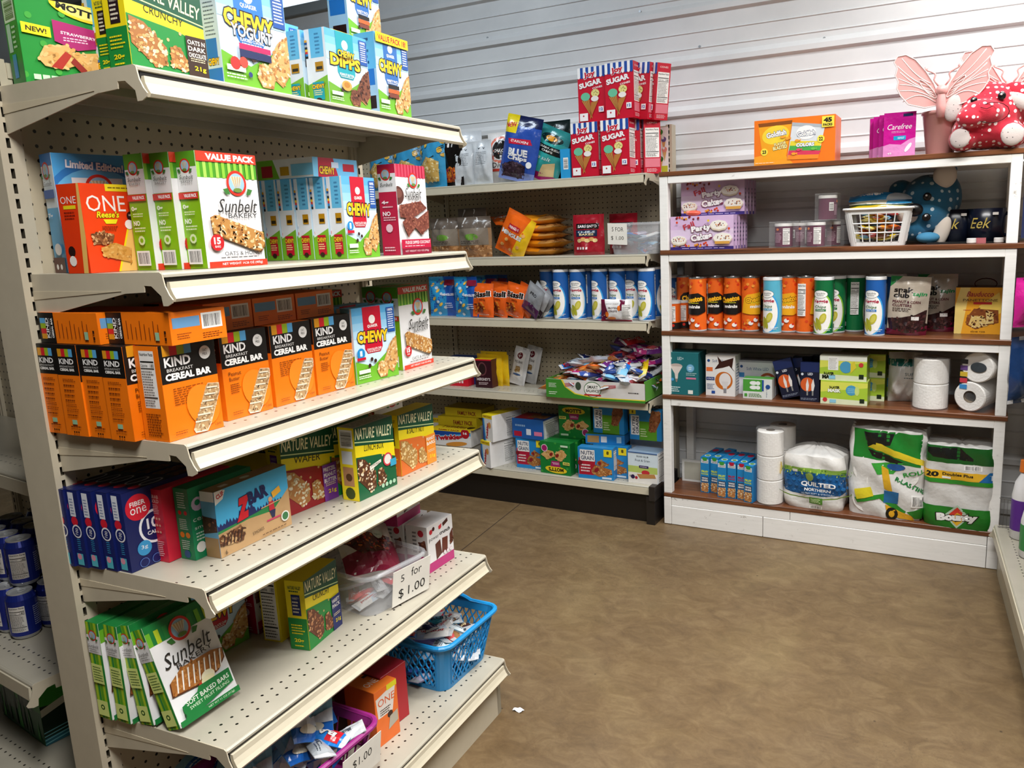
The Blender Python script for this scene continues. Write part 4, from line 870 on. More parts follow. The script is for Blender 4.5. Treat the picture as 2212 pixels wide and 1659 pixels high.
cb = cbox('box', .15, .037, .14, F=c, L=cl, T='127A4C'); inst('snack_bar_box', cb, Lab(.212, .086, Z4), LR, 'green snack bar carton between the red carton and the skateboard picture box', 'box', W=.15, D=.037)
c = C(.185, .13, '4AB4E4')
c.r(0, .0, 1, .42, 'C49A6C'); R = random.Random(4); hx = [(0, .40)]
for i in range(24): hx += [(i/24, .44+.06*R.random()+(.14 if 6 < i < 12 else .05)), (i/24+.02, .44+.02*R.random()+(.1 if 6 < i < 12 else .02))]
c.p(hx+[(1, .48), (1, .36), (0, .34)], '232E66'); c.p([(0, .4), (.5, .44), (1, .52), (1, .3), (0, .3)], '2E8A4A'); c.p([(0, .36), (.4, .4), (.75, .36), (1, .62), (1, 0), (0, 0)], 'C8A070')
c.t('Z', .35, .60, .17, .34, 'D8202E', o='1A1E44', ow=.03, bold=.09, rot=6, sh=.25); c.t('BAR', .56, .72, .28, .21, '1C2458', bold=.06, rot=6)
c.p([(0, .8), (.1, .86), (.14, .98), (.1, 1), (0, 1)], 'F4F0E8'); c.t('CLIF', .07, .93, .1, .07, 'C8202E', bold=.04, rot=20)
c.e(.72, .56, .03, None, 'E0A878', 10); c.p([(.69, .52), (.76, .52), (.77, .38), (.69, .38)], 'C8283A'); c.p([(.58, .48), (.86, .5), (.86, .485), (.58, .465)], 'E0A878'); c.p([(.69, .38), (.78, .38), (.76, .26), (.72, .26)], '2A3056'); c.r(.64, .225, .84, .25, 'D03A6A'); c.p([(.74, .66), (.86, .72), (.88, .62), (.76, .56)], 'F4B43A')
c.gran([(.0, .32), (.28, .36), (.34, .28), (.3, .12), (0, .18)], '6A4028', ['8A5A38', '54301C', 'C8A070'], 60, .025, 6)
for i in range(6): c.p([(.03+.045*i, .16), (.045+.045*i, .16), (.075+.045*i, .32), (.06+.045*i, .32)], '3A1E12')
c.e(.9, .2, .06, None, 'F0F0E8', 14); c.e(.9, .2, .045, None, '3A7A4A', 12); c.t("S'MORES", .5, .16, .16, .05, '3A2418', rot=4); c.t('6', .06, .07, .03, .07, '2A1A10'); c.ln(.55, .05, .95, .08, 1, '6A4A30')
cl = C(.035, .13, '6AA8CC'); cl.r(0, 0, 1, .3, 'A88458'); cl.r(0, .85, 1, 1, 'F0ECE4'); cl.gran([(0, .35), (1, .4), (1, .6), (0, .62)], '4A2E20', CHOC, 20, .09, 2)
ct = C(.185, .035, 'A08058'); ct.e(.5, .5, .06, .2, 'D8E0D0', 12); ct.r(.15, .3, .25, .6, 'E8E0D8')
zb = cbox('box', .185, .035, .13, F=c, L=cl, T=ct); inst('snack_bar_box', zb, Lz(478, 1207, Z4), LR+1, 'sky blue and tan snack bar box with a child on a skateboard', 'box', W=.185, D=.035)
wf_ = cbox('box', .148, .045, .17, F=nv(.148, .17, 'WAFER', '9A1420', flav='PRETZEL|PEANUT|BUTTER', fc='7A3A9A', barc=['E8DCC0', 'D8C8A0', 'C89A60', 'B87A40']), L=nvside(.045, .17, bot='9A1420', tab='7A3A9A'), T='0B5236')
inst('cereal_bar_box', wf_, Lz(620, 1118, Z4), LR-5, 'yellow, green and dark red wafer bar carton beside the sky blue box', 'box', W=.148, D=.045)
c = nv(.132, .17, 'LUNCH BOX', '14603A', barc=['E8DCC0', '8A5A38', 'D8B888', '5A3420']); c.e(.78, .42, .12, None, 'D8404A', 18); c.e(.78, .42, .09, None, 'F0E8E0', 16); c.p([(.3, .36), (.6, .42), (.6, .46), (.3, .42)], 'F4EFE0'); c.t("S'MORES", .45, .42, .24, .03, '3A2418', rot=4); c.r(.84, .3, 1, .4, '3AA8D0')
for i in range(4): c.e(.6+.1*i, .08, .04, None, 'A8D0B0', 10)
cl = C(.047, .17, 'F2DC1E'); cl.bc(.1, .72, .9, .97, vert=False); cl.r(.15, .5, .8, .68, 'DDE4EC'); cl.r(.15, .2, .8, .46, 'B88860'); cl.e(.5, .32, .2, None, '5A3A20', 10); cl.e(.5, .1, .3, None, '3A4A1A', 12)
ct = C(.132, .047, 'C8C6BE'); ct.ln(.05, .1, .95, .9, 10, '6A6A66', .4, .1)
lb_ = cbox('box', .132, .047, .17, F=c, L=cl, T=ct); inst('cereal_bar_box', lb_, Lz(777, 1084, Z4), LR-2, 'yellow and green lunch box oat bar carton with grey top, at the shelf front', 'box', W=.132, D=.047)
inst('cereal_bar_box', cbox('box', .145, .045, .165, F=nv(.145, .165, 'CRUNCHY', '1E8A3A'), L=nvside(.045, .165), T='0B5236'), Lz(777, 1084, Z4)-LA*.075-LB*.0, LR, 'yellow and green oat bar carton standing behind the lunch box carton', 'box', W=.145, D=.045)
ss_ = cbox('box', .145, .05, .155, F=nv(.145, .155, '& SALTY NUT', 'E0702A', tc='2A2410', flav='PEANUT|BARS', fc='F0902A', barc=['F0D8A0', 'D8B070', 'E8C888', 'B88848']), L=nvside(.05, .155, bot='E0702A'), T='F2DC1E')
inst('cereal_bar_box', ss_, Lz(940, 995, Z4)-LB*.145, LR-1, 'yellow and orange salty nut bar carton, farthest at the front of the fourth shelf', 'box', W=.145, D=.05)
sg = cbox('box', .12, .05, .21, F=sunbelt(.12, .21, 'vp'), L=sbside(.05, .21), T='4A9A22')
inst('granola_bar_box', sg, Lab(.14, .72, Z4), LR, 'white granola bar carton in deep shade at the back of the fourth shelf', 'box', W=.12, D=.05)
nl = cbox('box', .12, .16, .045, F=nvside(.12, .045), L=nv(.16, .045, 'OATS', '1E8A3A'), T='F2DC1E')
for i, (a, b_, dz, lb) in enumerate(((.12, .34, 0, 'yellow oat bar carton lying at the back, nearest of the lying ones'), (.12, .34, .046, 'yellow oat bar carton lying on top of another behind the wafer carton'), (.12, .48, 0, 'yellow oat bar carton lying at the back behind the wafer carton'), (.12, .48, .046, 'upper one of two yellow cartons lying behind the lunch box carton'))):
    inst('cereal_bar_box', nl, Lab(a, b_, Z4), LR+(0, 3, -2, 4)[i], lb, 'box', 'oat bar cartons lying at the back of the fourth shelf', W=.12, D=.115 if False else .16, dz=dz)
# --- fifth shelf
Z5 = ZL[5]
sbx = cbox('box', .135, .036, .20, F=sunbelt(.135, .2, 'soft'), L=sbside(.036, .2, 'soft'), T='1E7A3A')
for i, (a, b_, ln_, lb) in enumerate(((.050, -.012, 0, 'against the upright'), (.096, -.008, 0, 'second from the upright'), (.150, .0, -9, 'leaning, third from the upright'), (.218, .004, -20, 'leaning front one facing the aisle'))):
    o = inst('granola_bar_box', sbx, Lab(a, b_, Z5), LR, 'green and white soft baked apple bar carton, '+lb, 'box', 'soft baked bar cartons on the fifth shelf', W=.135, D=.036, e=(ln_, 0, 0), dz=.036*math.sin(math.radians(-ln_))*.5)
qd = cbox('box', .14, .045, .16, F=quaker(.14, .16), L=quside(.045, .16), T='5DB0E4'); inst('granola_bar_box', qd, Lab(.045, .18, Z5), LR-4, 'chocolate chip granola carton in deep shade behind the soft baked bars', 'box', W=.14, D=.045)
n1 = cbox('box', .125, .048, .163, F=nv(.125, .163, 'CRUNCHY', '1E8A3A', flav='VARIETY|PACK', fc='1E2A6A', barc=['B87A50', '8A5030', 'D8A070', '6A3820']), L=nvside(.048, .163, tab='1E2A6A'), T='F2DC1E')
inst('cereal_bar_box', n1, Lz(670, 1406, Z5), LR+8, 'yellow and green variety pack oat bar carton at the front of the fifth shelf', 'box', W=.125, D=.048)
inst('cereal_bar_box', n1, Lz(562, 1375, Z5)-LA*.04, LR+4, 'yellow and green variety pack carton at the back, left of the nutrition panel', 'box', W=.125, D=.048)
c = C(.048, .17, 'F2DC1E'); c.nf(.06, .02, .9, .98)
inst('cereal_bar_box', cbox('box', .11, .048, .17, F='F2DC1E', L=c, T='F2DC1E'), Lz(610, 1388, Z5), LR+6, 'yellow carton showing a white nutrition panel, between the two variety packs', 'box', W=.11, D=.048)
inst('granola_bar_box', cbox('box', .11, .048, .18, F=sunbelt(.11, .18, 'coco'), L=sbside(.048, .18, 'coco'), T='7A2A34'), Lab(.06, .34, Z5), LR, 'dark red carton in shadow at the back of the fifth shelf', 'box', W=.11, D=.048)
c = C(.115, .13, 'F0EEEE'); c.r(0, 0, 1, .2, 'C0307A'); c.t('power', .25, .68, .38, .08, '3A3436'); c.t('crunch', .68, .73, .42, .085, '2A2426', bold=.03)
c.p([(.3, .2), (.28, .55), (.48, .6), (.52, .28)], '5A2A20'); c.p([(.52, .28), (.56, .6), (.78, .58), (.74, .26)], '6A3226'); c.p([(.6, .92), (.8, .98), (.82, .9), (.62, .84)], '4A2018'); c.p([(.62, .93), (.8, .99)], 'D87A8A') if False else None
c.e(.14, .86, .06, None, 'C8283A', 12); c.e(.24, .9, .05, None, '3A1218', 12); c.p([(.44, .9), (.56, .93), (.55, .85), (.5, .82), (.44, .84)], 'D8303A'); c.gran([(.85, .35), (.98, .4), (.98, .7), (.86, .6)], '5A2A20', CHOC, 16, .03, 3)
for i in range(3): c.e(.62+.12*i, .27, .05, None, 'D8B0C0', 12); c.e(.62+.12*i, .27, .04, None, 'F0EEEE', 12)
cl = C(.07, .13, 'E8E4E4'); cl.r(0, 0, 1, .35, 'B82A70'); cl.t('power crunch', .5, .6, .12, .5, '4A4446') if False else cl.ln(.3, .4, .5, .9, 6, '6A6466'); cl.e(.7, .85, .14, None, 'C8283A', 10); cl.gran([(.6, .45), (.95, .5), (.9, .7), (.6, .65)], '5A2A20', CHOC, 14, .06, 3)
pc = cbox('box', .115, .07, .13, F=c, L=cl, T='ECEAEA'); pr_ = Lz(979, 1204, Z5)
inst('protein_bar_box', pc, pr_-LB*.115, LR-2, 'white and magenta wafer bar box in front, beside the clear tub', 'box', 'white and magenta wafer bar boxes', W=.115, D=.07)
inst('protein_bar_box', pc, pr_-LB*.115-LA*.078, LR, 'white and magenta wafer bar box standing behind the front one', 'box', 'white and magenta wafer bar boxes', W=.115, D=.07)
inst('protein_bar_box', pc, pr_-LB*.135-LA*.078, LR+4, 'white and magenta wafer bar box stacked on the rear one', 'box', 'white and magenta wafer bar boxes', W=.115, D=.07, dz=.1305)
# --- bars and wrappers
def barwrap(W, H, c0, c1, txt, tc='F4F2F0', c2=None, foil=True):
    c = C(W, H, c0); c.r(.0, 0, .08, 1, 'C8CACC'); c.r(.92, 0, 1, 1, 'C8CACC')
    if c1: c.p([(.5, 0), (.92, 0), (.92, 1), (.62, 1)], c1)
    if c2: c.p([(.12, .1), (.3, .1), (.34, .9), (.12, .9)], c2)
    c.t(txt, .45, .52, .5, .34, tc, bold=.03, o='2A2A30' if c2 else None, ow=.03); c.ln(.6, .15, .88, .4, 2, tc)
    return c
WR = {}
for nm, a in dict(blue=('1E7AD0', '8AC8E8', 'BAR', 'F4F2F0', 'C8202E'), silver=('C4C8CC', 'AEB4B8', 'bar', '4A5058'), purple=('6A2A7A', 'B8307A', 'protein', 'F4E8F4'), orange=('F07018', 'F8A040', 'crunch'), navy=('1C2C6A', '3A5AA8', 'OATS'), teal=('18A8C8', 'E8F4F8', 'FRUIT', '1A3A5A'), lilac=('B8A0CC', 'E0D8EC', 'yogurt', '4A2A5A'), white=('ECEAE6', 'C8D8E8', 'protein', 'C0303A'), yellow=('F4D020', 'F8E880', 'almond', '3A2A10'), red=('C8202E', 'E85A5A', 'berry'), brown=('4A2A20', 'A87848', 'fudge', 'F0D8A0'), green=('2E8A3A', '9CCC5A', 'apple')).items():
    WR[nm] = bag('wrapper', .14, .045, .022, F=barwrap(.14, .045, *a), K=a[1] or a[0], kind='flow', seed=len(nm), nu=12, nv=6)
CNAME = dict(blue='bright blue', silver='silver grey', purple='purple', orange='orange', navy='navy blue', teal='turquoise', lilac='pale lilac', white='white', yellow='yellow', red='red', brown='dark brown', green='green')
def heap(cen, ax, ay, w, d, z0, dome, kinds, n, where, group, seed=1, sc_=1.0, layers=3, tilt=25):
    R = random.Random(seed)
    for i in range(n):
        lay_ = int(i*layers/n); k = kinds[i % len(kinds)]
        f = 1-.07*lay_
        x, y = (R.random()-.5)*w*f, (R.random()-.5)*d*f
        z = z0+lay_*.019+dome*(1-(2*x/w)**2)*(1-(2*y/d)**2)*(.5+.5*lay_/max(1, layers-1))
        o = bpy.data.objects.new('snack_bar', WR[k]); COL.objects.link(o)
        p_ = Vector(cen)+ax*x+ay*y; o.location = (p_.x, p_.y, z)
        o.rotation_euler = (math.radians(-90+R.uniform(-tilt, tilt)), math.radians(R.uniform(-tilt, tilt)*.6), R.uniform(0, 6.28)); o.scale = (sc_,)*3
        tag(o, CNAME[k]+' wrapped snack bar heaped '+where, 'snack bar', group)
# --- tubs and baskets
def tub(name, W, D, H, mt, label, at, rot, flare=.86, r=.02, rim=.006, slots=None, col='FFFFFF', thick=.002, cat='basket', handle=False):
    """open container, origin mid-base; slots=(rows, hole fraction, style)"""
    b = B()
    def ring(t, z, off=0):
        k = flare+(1-flare)*t; w_, d_ = W/2*k+off, D/2*k+off; rr = r+off; P = []
        for cx, cy, a0 in ((w_-rr, d_-rr, 0), (-w_+rr, d_-rr, 90), (-w_+rr, -d_+rr, 180), (w_-rr, -d_+rr, 270)):
            for i in range(5): a = math.radians(a0+i*22.5); P.append(Vector((cx+rr*math.cos(a), cy+rr*math.sin(a), z)))
        return P
    n = 20
    def strip(R0, R1):
        for i in range(n): j = (i+1) % n; b.face([R0[i], R0[j], R1[j], R1[i]], col)
    b.face(ring(0, .0)[::-1], col); b.face(ring(0, thick), col)
    t0 = .10 if slots else 0; t1 = .86 if slots else 1
    if not slots:
        strip(ring(0, 0), ring(1, H)); strip(ring(1, H, -thick), ring(0, thick, -thick))
    else:
        strip(ring(0, 0), ring(t0, H*t0)); strip(ring(t1, H*t1), ring(1, H)); strip(ring(1, H, -thick), ring(t1, H*t1, -thick)); strip(ring(t0, H*t0, -thick), ring(0, 0, -thick))
        # corners
        for i in range(n):
            if i % 5 != 4:
                j = i+1; A, Bq, Cq, Dq = ring(t0, H*t0)[i], ring(t0, H*t0)[j], ring(t1, H*t1)[j], ring(t1, H*t1)[i]; b.face([A, Bq, Cq, Dq], col)
        rows, per, style = slots
        for s in range(4):
            A0, A1_ = ring(t0, H*t0)[s*5+4], ring(t0, H*t0)[(s*5+5) % n]; B0, B1 = ring(t1, H*t1)[s*5+4], ring(t1, H*t1)[(s*5+5) % n]
            Ln = (A1_-A0).length; nn = max(3, int(Ln/per))
            nrm = (A1_-A0).cross(B0-A0).normalized()
            Q = lambda u, v: (A0.lerp(A1_, u)).lerp(B0.lerp(B1, u), v)
            if style == 'slot':
                for i in range(nn+1):
                    u = i/nn; hw = .0028/Ln if 0 < i < nn else .006/Ln
                    b.tube([Q(u, 0), Q(u, 1)], .0022, col, n=5)
                for k in range(1, rows): b.tube([Q(0, k/rows), Q(1, k/rows)], .0028, col, n=5)
            else:       # wavy ribs making almond-shaped holes
                for i in range(nn+1):
                    for sg in (1, -1):
                        pts_ = []
                        for q in range(rows*4+1):
                            v = q/(rows*4); u = (i+sg*.42*math.cos(v*math.pi*rows))/nn; pts_.append(Q(min(1, max(0, u)), v)+nrm*0)
                        b.tube(pts_, .0024, col, n=4)
    b.tube(ring(1.0, H, rim*.6), rim, col, n=8, close=True)
    if handle:
        for s in (-1, 1):
            P = [Vector((s*(W/2+.004), (i/8-.5)*D*.42, H+.018*math.sin(math.pi*i/8)-.004)) for i in range(9)]; b.tube(P, .006, col, n=6)
    a = math.radians(rot); t_ = empty(name, at, (0, 0, a), label, cat)
    b.obj('tub' if not slots else 'basket_body', mt, t_)
    return t_
def notice(par, W, H, lines, loc, rot, label=None, tilt=0):
    """hand-written paper notice taped on"""
    c = C(W, H, 'F4F1E8')
    for (s, x, y, w_, h_) in lines: c.t(s, x, y, w_, h_, '1E1C1A', bold=-.004)
    b = B(); b.box(-W/2, -.0004, 0, W/2, .0004, H, 'F4F1E8'); lay(b, c, lambda x, y, o: (x-W/2, -.0004-o, y))
    o = b.obj('price_note', MATTE, par); o.location = loc; o.rotation_euler = rot
    return o
def atc(pc, W, D, rot):     # centre from front-left corner
    a = math.radians(rot); return Vector((pc.x+math.cos(a)*W/2-math.sin(a)*D/2, pc.y+math.sin(a)*W/2+math.cos(a)*D/2, pc.z))
P0 = Lz(800, 1338, Z5); TW, TD = .20, .20; trot = LR-10
tc_ = atc(P0, TW*.86, TD*.86, trot)
t1 = tub('storage_tub', TW, TD, .105, TUBP, 'clear plastic tub with a five for a dollar note and a snack pouch in it', tc_, trot, flare=.84, r=.03, cat='tub')
notice(t1, .125, .095, [('5', .25, .72, .09, .2), ('for', .62, .78, .28, .24), ('$', .22, .28, .13, .3), ('1.00', .64, .3, .46, .26)], (.035, -TD/2*.9-.008, .006), (math.radians(9), 0, 0))
ax_ = Vector((math.cos(math.radians(trot)), math.sin(math.radians(trot)), 0)); ay_ = Vector((-ax_.y, ax_.x, 0))
heap(tc_, ax_, ay_, .10, .10, Z5+.016, .004, ['red', 'white', 'brown', 'red', 'silver'], 12, 'in the clear tub on the fifth shelf', 'snack bars in the clear tub', 3, .62, 2)
c = C(.15, .20, 'E6E2DC'); c.t('snak', .32, .84, .4, .1, '1A1614', bold=.04); c.t('club', .3, .73, .36, .1, '1A1614', bold=.04); c.p([(0, 0), (1, 0), (1, .5), (.6, .44), (0, .3)], '8A1838'); c.gran([(.1, .5), (.5, .62), (.95, .55), (.8, .3), (.3, .28)], '5A1A14', ['7A2A1C', 'C83A2A', '3A100C', 'E07A3A'], 60, .04, 3); c.e(.72, .6, .1, None, 'E8F4E8', 12); c.t('fajin', .72, .6, .13, .03, '1E7A3A'); c.ln(.15, .62, .6, .68, 2, '3A3230')
snk = bag('pouch', .15, .20, .05, F=c, K='C8C2BA', kind='stand', seed=4)
o = inst('snack_pouch', snk, tc_-ay_*.02, trot-18, 'beige and dark red snack pouch lying in the clear tub', 'snack pouch', anchor='c', e=(-55, 12, 0), dz=.062)
# --- sixth shelf
Z6 = ZL[6]
BW, BD = .26, .285; P0 = Lz(965, 1502, Z6); brot = LR-2
bc_ = atc(P0, BW*.84, BD*.86, brot)
BLUEP = flat('blue_plastic', '1A8ACC', .35); PURP = flat('purple_plastic', '96287A', .35)
tub('plastic_basket', BW, BD, .145, BLUEP, 'bright blue perforated plastic basket of snack bars on the lowest shelf', bc_, brot, flare=.80, r=.03, slots=(3, .019, 'wave'), col='1A8ACC', handle=True, rim=.007)
ax_ = Vector((math.cos(math.radians(brot)), math.sin(math.radians(brot)), 0)); ay_ = Vector((-ax_.y, ax_.x, 0))
heap(bc_, ax_, ay_, .14, .17, Z6+.02, .015, ['teal', 'white', 'lilac', 'blue', 'silver', 'teal', 'red', 'green', 'navy', 'white', 'brown'], 62, 'in the blue basket', 'snack bars in the blue basket', 9, .9, 6)
c = C(.075, .145, 'F0742A'); c.p([(.1, .5), (.05, .86), (.95, .95), (.75, .5)], 'E8E0D8'); c.r(.55, .9, 1, 1, 'E8DC2A'); c.t('ONE', .5, .76, .74, .13, 'E0602A'); c.ln(.2, .52, .7, .64, 3, '3A2A20'); c.e(.62, .46, .12, None, '3A1E14', 12); c.p([(.5, .2), (.95, .26), (.95, .46), (.6, .42)], 'B8B0A0')
ct = C(.075, .10, 'F07A2A'); ct.t('ONE', .4, .4, .5, .2, 'F4E8E0', rot=0); ct.r(.5, .7, .9, .8, '3A1E14')
on2 = cbox('box', .075, .10, .145, F=c, T=ct, L='D86020'); inst('protein_bar_box', on2, Lz(818, 1618, Z6), LR-6, 'orange protein bar box standing behind the purple basket on the lowest shelf', 'box', W=.075, D=.10)
inst('snack_bar_box', cbox('box', .09, .17, .15, F='B01828', T='A81C30', L='8A1420'), Lz(818, 1618, Z6)+LB*.078-LA*.02, LR-6, 'dark red carton between the orange protein box and the blue basket', 'box', W=.04, D=.17)
inst('snack_bar_box', cbox('box', .05, .12, .14, F='C86A2A', T='B05A24', L='9A4A1C'), Lz(818, 1618, Z6)+LB*.135-LA*.12, LR-2, 'brown orange carton in shadow beside the blue basket', 'box', W=.05, D=.12)
PW, PD = .33, .24; prot = LR-3; pcn = L(.215, .235, Z6+.001)
tub('plastic_basket', PW, PD, .125, PURP, 'purple plastic basket full of blue energy bars at the bottom of the picture', pcn, prot, flare=.82, r=.03, slots=(2, .03, 'slot'), col='96287A', rim=.007)
ax_ = Vector((math.cos(math.radians(prot)), math.sin(math.radians(prot)), 0)); ay_ = Vector((-ax_.y, ax_.x, 0))
pn = empty('price_sign', pcn+ax_*.09-ay_*(.128)+Vector((0, 0, .035)), (math.radians(8), 0, math.radians(prot)), 'white paper note reading a dollar price clipped on the purple basket', 'sign')
notice(pn, .12, .08, [('$1.00', .5, .6, .5, .3)], (0, 0, 0), (0, 0, 0))
c = C(.075, .14, '8CC8E8'); c.r(0, .80, 1, 1, '1E6AC8'); c.r(0, 0, 1, .2, '1E6AC8'); c.p([(.12, .45), (.34, .45), (.34, .80), (.12, .80)], 'B81E30'); c.t('CLIF', .23, .64, .28, .12, 'F4F0F0', rot=90, bold=.03); c.t('BAR', .23, .5, .1, .06, 'F4F0F0', rot=90)
c.gran([(.6, .45), (.98, .5), (.98, .8), (.7, .78)], '7A5A48', ['9A7A60', '5A4034'], 20, .06, 2); c.p([(0, .2), (.3, .36), (.6, .3), (1, .38), (1, .2)], 'C8CCD0'); c.e(.5, .16, .3, .06, 'E8E0C8'); c.ln(.15, .84, .85, .95, 2, 'C8DCF0')
clif = bag('wrapper', .075, .16, .028, F=c, K='C8CCD0', kind='pillow', seed=8, nu=10, nv=14)
R = random.Random(12)
for i in range(30):
    x, y = (R.random()-.5)*.22, (R.random()-.5)*.13; o = bpy.data.objects.new('energy_bar', clif); COL.objects.link(o); q = pcn+ax_*x+ay_*y
    o.location = (q.x, q.y, Z6+.035+.004*i); o.rotation_euler = (math.radians(-52+R.uniform(-22, 22)), R.uniform(-.6, .6), math.radians(prot-30)+R.uniform(-.8, .8)); o.scale = (1.12,)*3
    tag(o, 'blue energy bar with a mountain picture heaped in the purple basket', 'snack bar', 'energy bars in the purple basket')
heap(pcn, ax_, ay_, .2, .12, Z6+.12, .01, ['blue', 'silver', 'blue', 'silver'], 4, 'on top in the purple basket', 'snack bars in the purple basket', 5, 1.0, 2)
# ================= wall gondola packs =================
def M_(y, u, v, i): return My(y, u, v, ZM[i])
def Wp(y, u, v, i): return My(y, u, v, ZW[i])
# --- top: bags and cone boxes
c = C(.17, .27, '3C9CCC')
R = random.Random(2)
for i in range(16): x, y = R.random(), R.random()*.85; c.e(x, y, .07, .035, ('E8C050', 'D8A838')[i % 2], 9, R.uniform(0, 90)); c.p([(x-.1, y), (x+.12, y+.06), (x+.1, y+.075)], '16303A')
c.t('popcorn', .5, .86, .8, .1, 'F4F0E0', bold=.02); c.gran([(.2, .1), (.8, .1), (.9, .45), (.5, .55), (.15, .4)], 'D8B060', ['E8D090', 'F4E4B0', 'C89840'], 60, .04, 2)
pop = smooth_by(bag('pouch', .17, .27, .06, F=c, K='2E7FA8', kind='pillow', seed=3))
for i, (u, y) in enumerate(((792, 3.40), (846, 3.36), (903, 3.33))): inst('popcorn_bag', pop, M_(y, u, 400, 1), (-4, 2, -8)[i], 'turquoise and gold popcorn bag, '+('leftmost of three behind the left gondola', 'middle of three', 'rightmost of three next to the dark bag')[i], 'snack bag', 'turquoise popcorn bags', W=.17, D=.06)
def simplebag(name, W, H, D, cols, txts, at, rot, label, lean=0, kind='pillow', seed=1, group=None, e=None, dz=0, mt=None, blob=None, ln=None, anchor='fl'):
    c = C(W, H, cols[0])
    if len(cols) > 1: c.p([(0, 0), (1, 0), (1, .32), (.5, .40), (0, .30)], cols[1])
    if blob: c.gran([(.15, .08), (.85, .08), (.9, .3), (.5, .38), (.1, .28)], blob[0], blob, 50, .05, seed)
    for (s, x, y, w_, h_, cc) in txts: c.t(s, x, y, w_, h_, cc, bold=.03)
    if ln: c.ln(*ln)
    me = smooth_by(bag('pouch', W, H, D, F=c, K=cols[-1], kind=kind, seed=seed, mt=mt))
    return inst(name, me, at, rot, label, 'snack bag', group, W=W, D=D, e=e or (0, lean, 0), dz=dz, anchor=anchor), me
simplebag('snack_bag', .15, .25, .05, ('14100F', '1A1412'), (('TI', .5, .8, .3, .1, 'E8E4E0'),), M_(3.35, 950, 400, 1), -10, 'black snack bag with orange chips between turquoise and white bags', blob=['C85A20', 'E89030', '8A1A3A'], seed=2)
wb_ = (('salt', .5, .62, .3, .06, '2A2E3A'),)
simplebag('snack_bag', .20, .27, .06, ('DDE0E4',), (('CHAOS', .5, .58, .4, .07, '16181E'), ('o o o o', .5, .68, .6, .04, '2A5A9A')), M_(3.42, 966, 385, 1), 3, 'large white foil snack bag behind two smaller white ones', seed=5)
_, mb_ = simplebag('snack_bag', .115, .205, .045, ('D4D8DC',), (('v v', .5, .82, .4, .04, '2A2E3A'),), M_(3.33, 980, 402, 1), 6, 'small white foil snack bag with blue emblem, front left', seed=6, ln=(.2, .45, .8, .75, 8, '8A8E94'))
inst('snack_bag', mb_, M_(3.33, 1021, 402, 1), -6, 'small white foil snack bag, front right beside the coral printed bag', 'snack bag', W=.115, D=.045)
c = C(.15, .24, 'ECEAE8'); c.e(.5, .66, .42, None, 'E8806A', 24); c.e(.5, .66, .34, None, 'ECEAE8', 22); c.e(.5, .66, .3, None, '1A1818', 22); c.t('CHAOS', .5, .64, .46, .07, 'F4F0EC', bold=.03); c.t('Divo', .45, .36, .5, .1, '2A2624', sh=.3); c.r(.1, .24, .8, .29, 'D8402E')
inst('snack_bag', smooth_by(bag('pouch', .15, .24, .05, F=c, K='D8D8DA', seed=7)), M_(3.36, 1054, 398, 1), 4, 'white snack bag with coral ring and black disc', 'snack bag', W=.15, D=.05)
c = C(.19, .30, '2A4FA8'); c.r(0, .84, 1, 1, '141E4A'); c.r(0, .72, .34, 1, 'E8D21E'); c.t('NEW', .17, .84, .28, .08, 'C01E2E', bold=.05, rot=8); c.p([(.14, .63), (.8, .66), (.86, .58), (.2, .55)], 'C8203A'); c.t('GARDEN', .5, .605, .5, .04, 'F0E8E8', bold=.02)
c.t('BLUE', .5, .44, .55, .11, 'F4F4F6', bold=.05); c.t('Chips', .5, .345, .55, .09, 'F4F4F6', bold=.04); c.r(0, 0, 1, .15, '7A8CC8'); c.gran([(.1, .05), (.7, .05), (.75, .25), (.4, .3), (.08, .22)], '3A2A3A', ['4A3848', '5A4656', '2A1C2A'], 60, .04, 2); c.e(.85, .28, .08, None, 'F0F0F0', 14)
inst('chip_bag', smooth_by(bag('pouch', .19, .30, .07, F=c, K='20408A', seed=9)), M_(3.31, 1070, 394, 1), 2, 'royal blue corn chip bag with yellow corner leaning right', 'snack bag', W=.19, D=.07, e=(0, 14, 0), dz=.004)
c = C(.17, .25, '35A8A4'); c.r(0, .75, 1, 1, '2E8C8C'); c.e(.5, .8, .36, .09, '103030', 22); c.e(.5, .8, .2, .05, 'E8A030', 14); c.r(0, .52, 1, .66, '101818'); c.t('GRAIN FREE', .5, .62, .7, .04, 'F0F0E8', bold=.02); c.t('CHIPS', .5, .56, .4, .04, 'F0F0E8', bold=.02); c.t('sea salt', .4, .42, .6, .07, 'E8F4F0', sh=.3); c.r(0, 0, 1, .14, 'A8206A'); c.p([(.4, .05), (.9, .15), (.85, .4), (.5, .3)], 'E8C890')
inst('chip_bag', smooth_by(bag('pouch', .17, .25, .06, F=c, K='1E6A6A', seed=10)), M_(3.36, 1128, 392, 1), 0, 'teal grain free chip bag leaning against the blue one', 'snack bag', W=.17, D=.06, e=(0, 24, 0), dz=.004)
simplebag('snack_bag', .17, .28, .05, ('10201F',), (), M_(3.45, 1165, 392, 1), 0, 'black and teal snack bag standing behind the teal chip bag', seed=11)
c = C(.05, .13, '2A9CD8'); c.bc(.3, .3, .8, .7, vert=False)
inst('snack_box', cbox('box', .05, .06, .13, F=c), M_(3.32, 1212, 386, 1), 0, 'small bright blue carton with a barcode beside the red cone boxes', 'box', W=.05, D=.06)
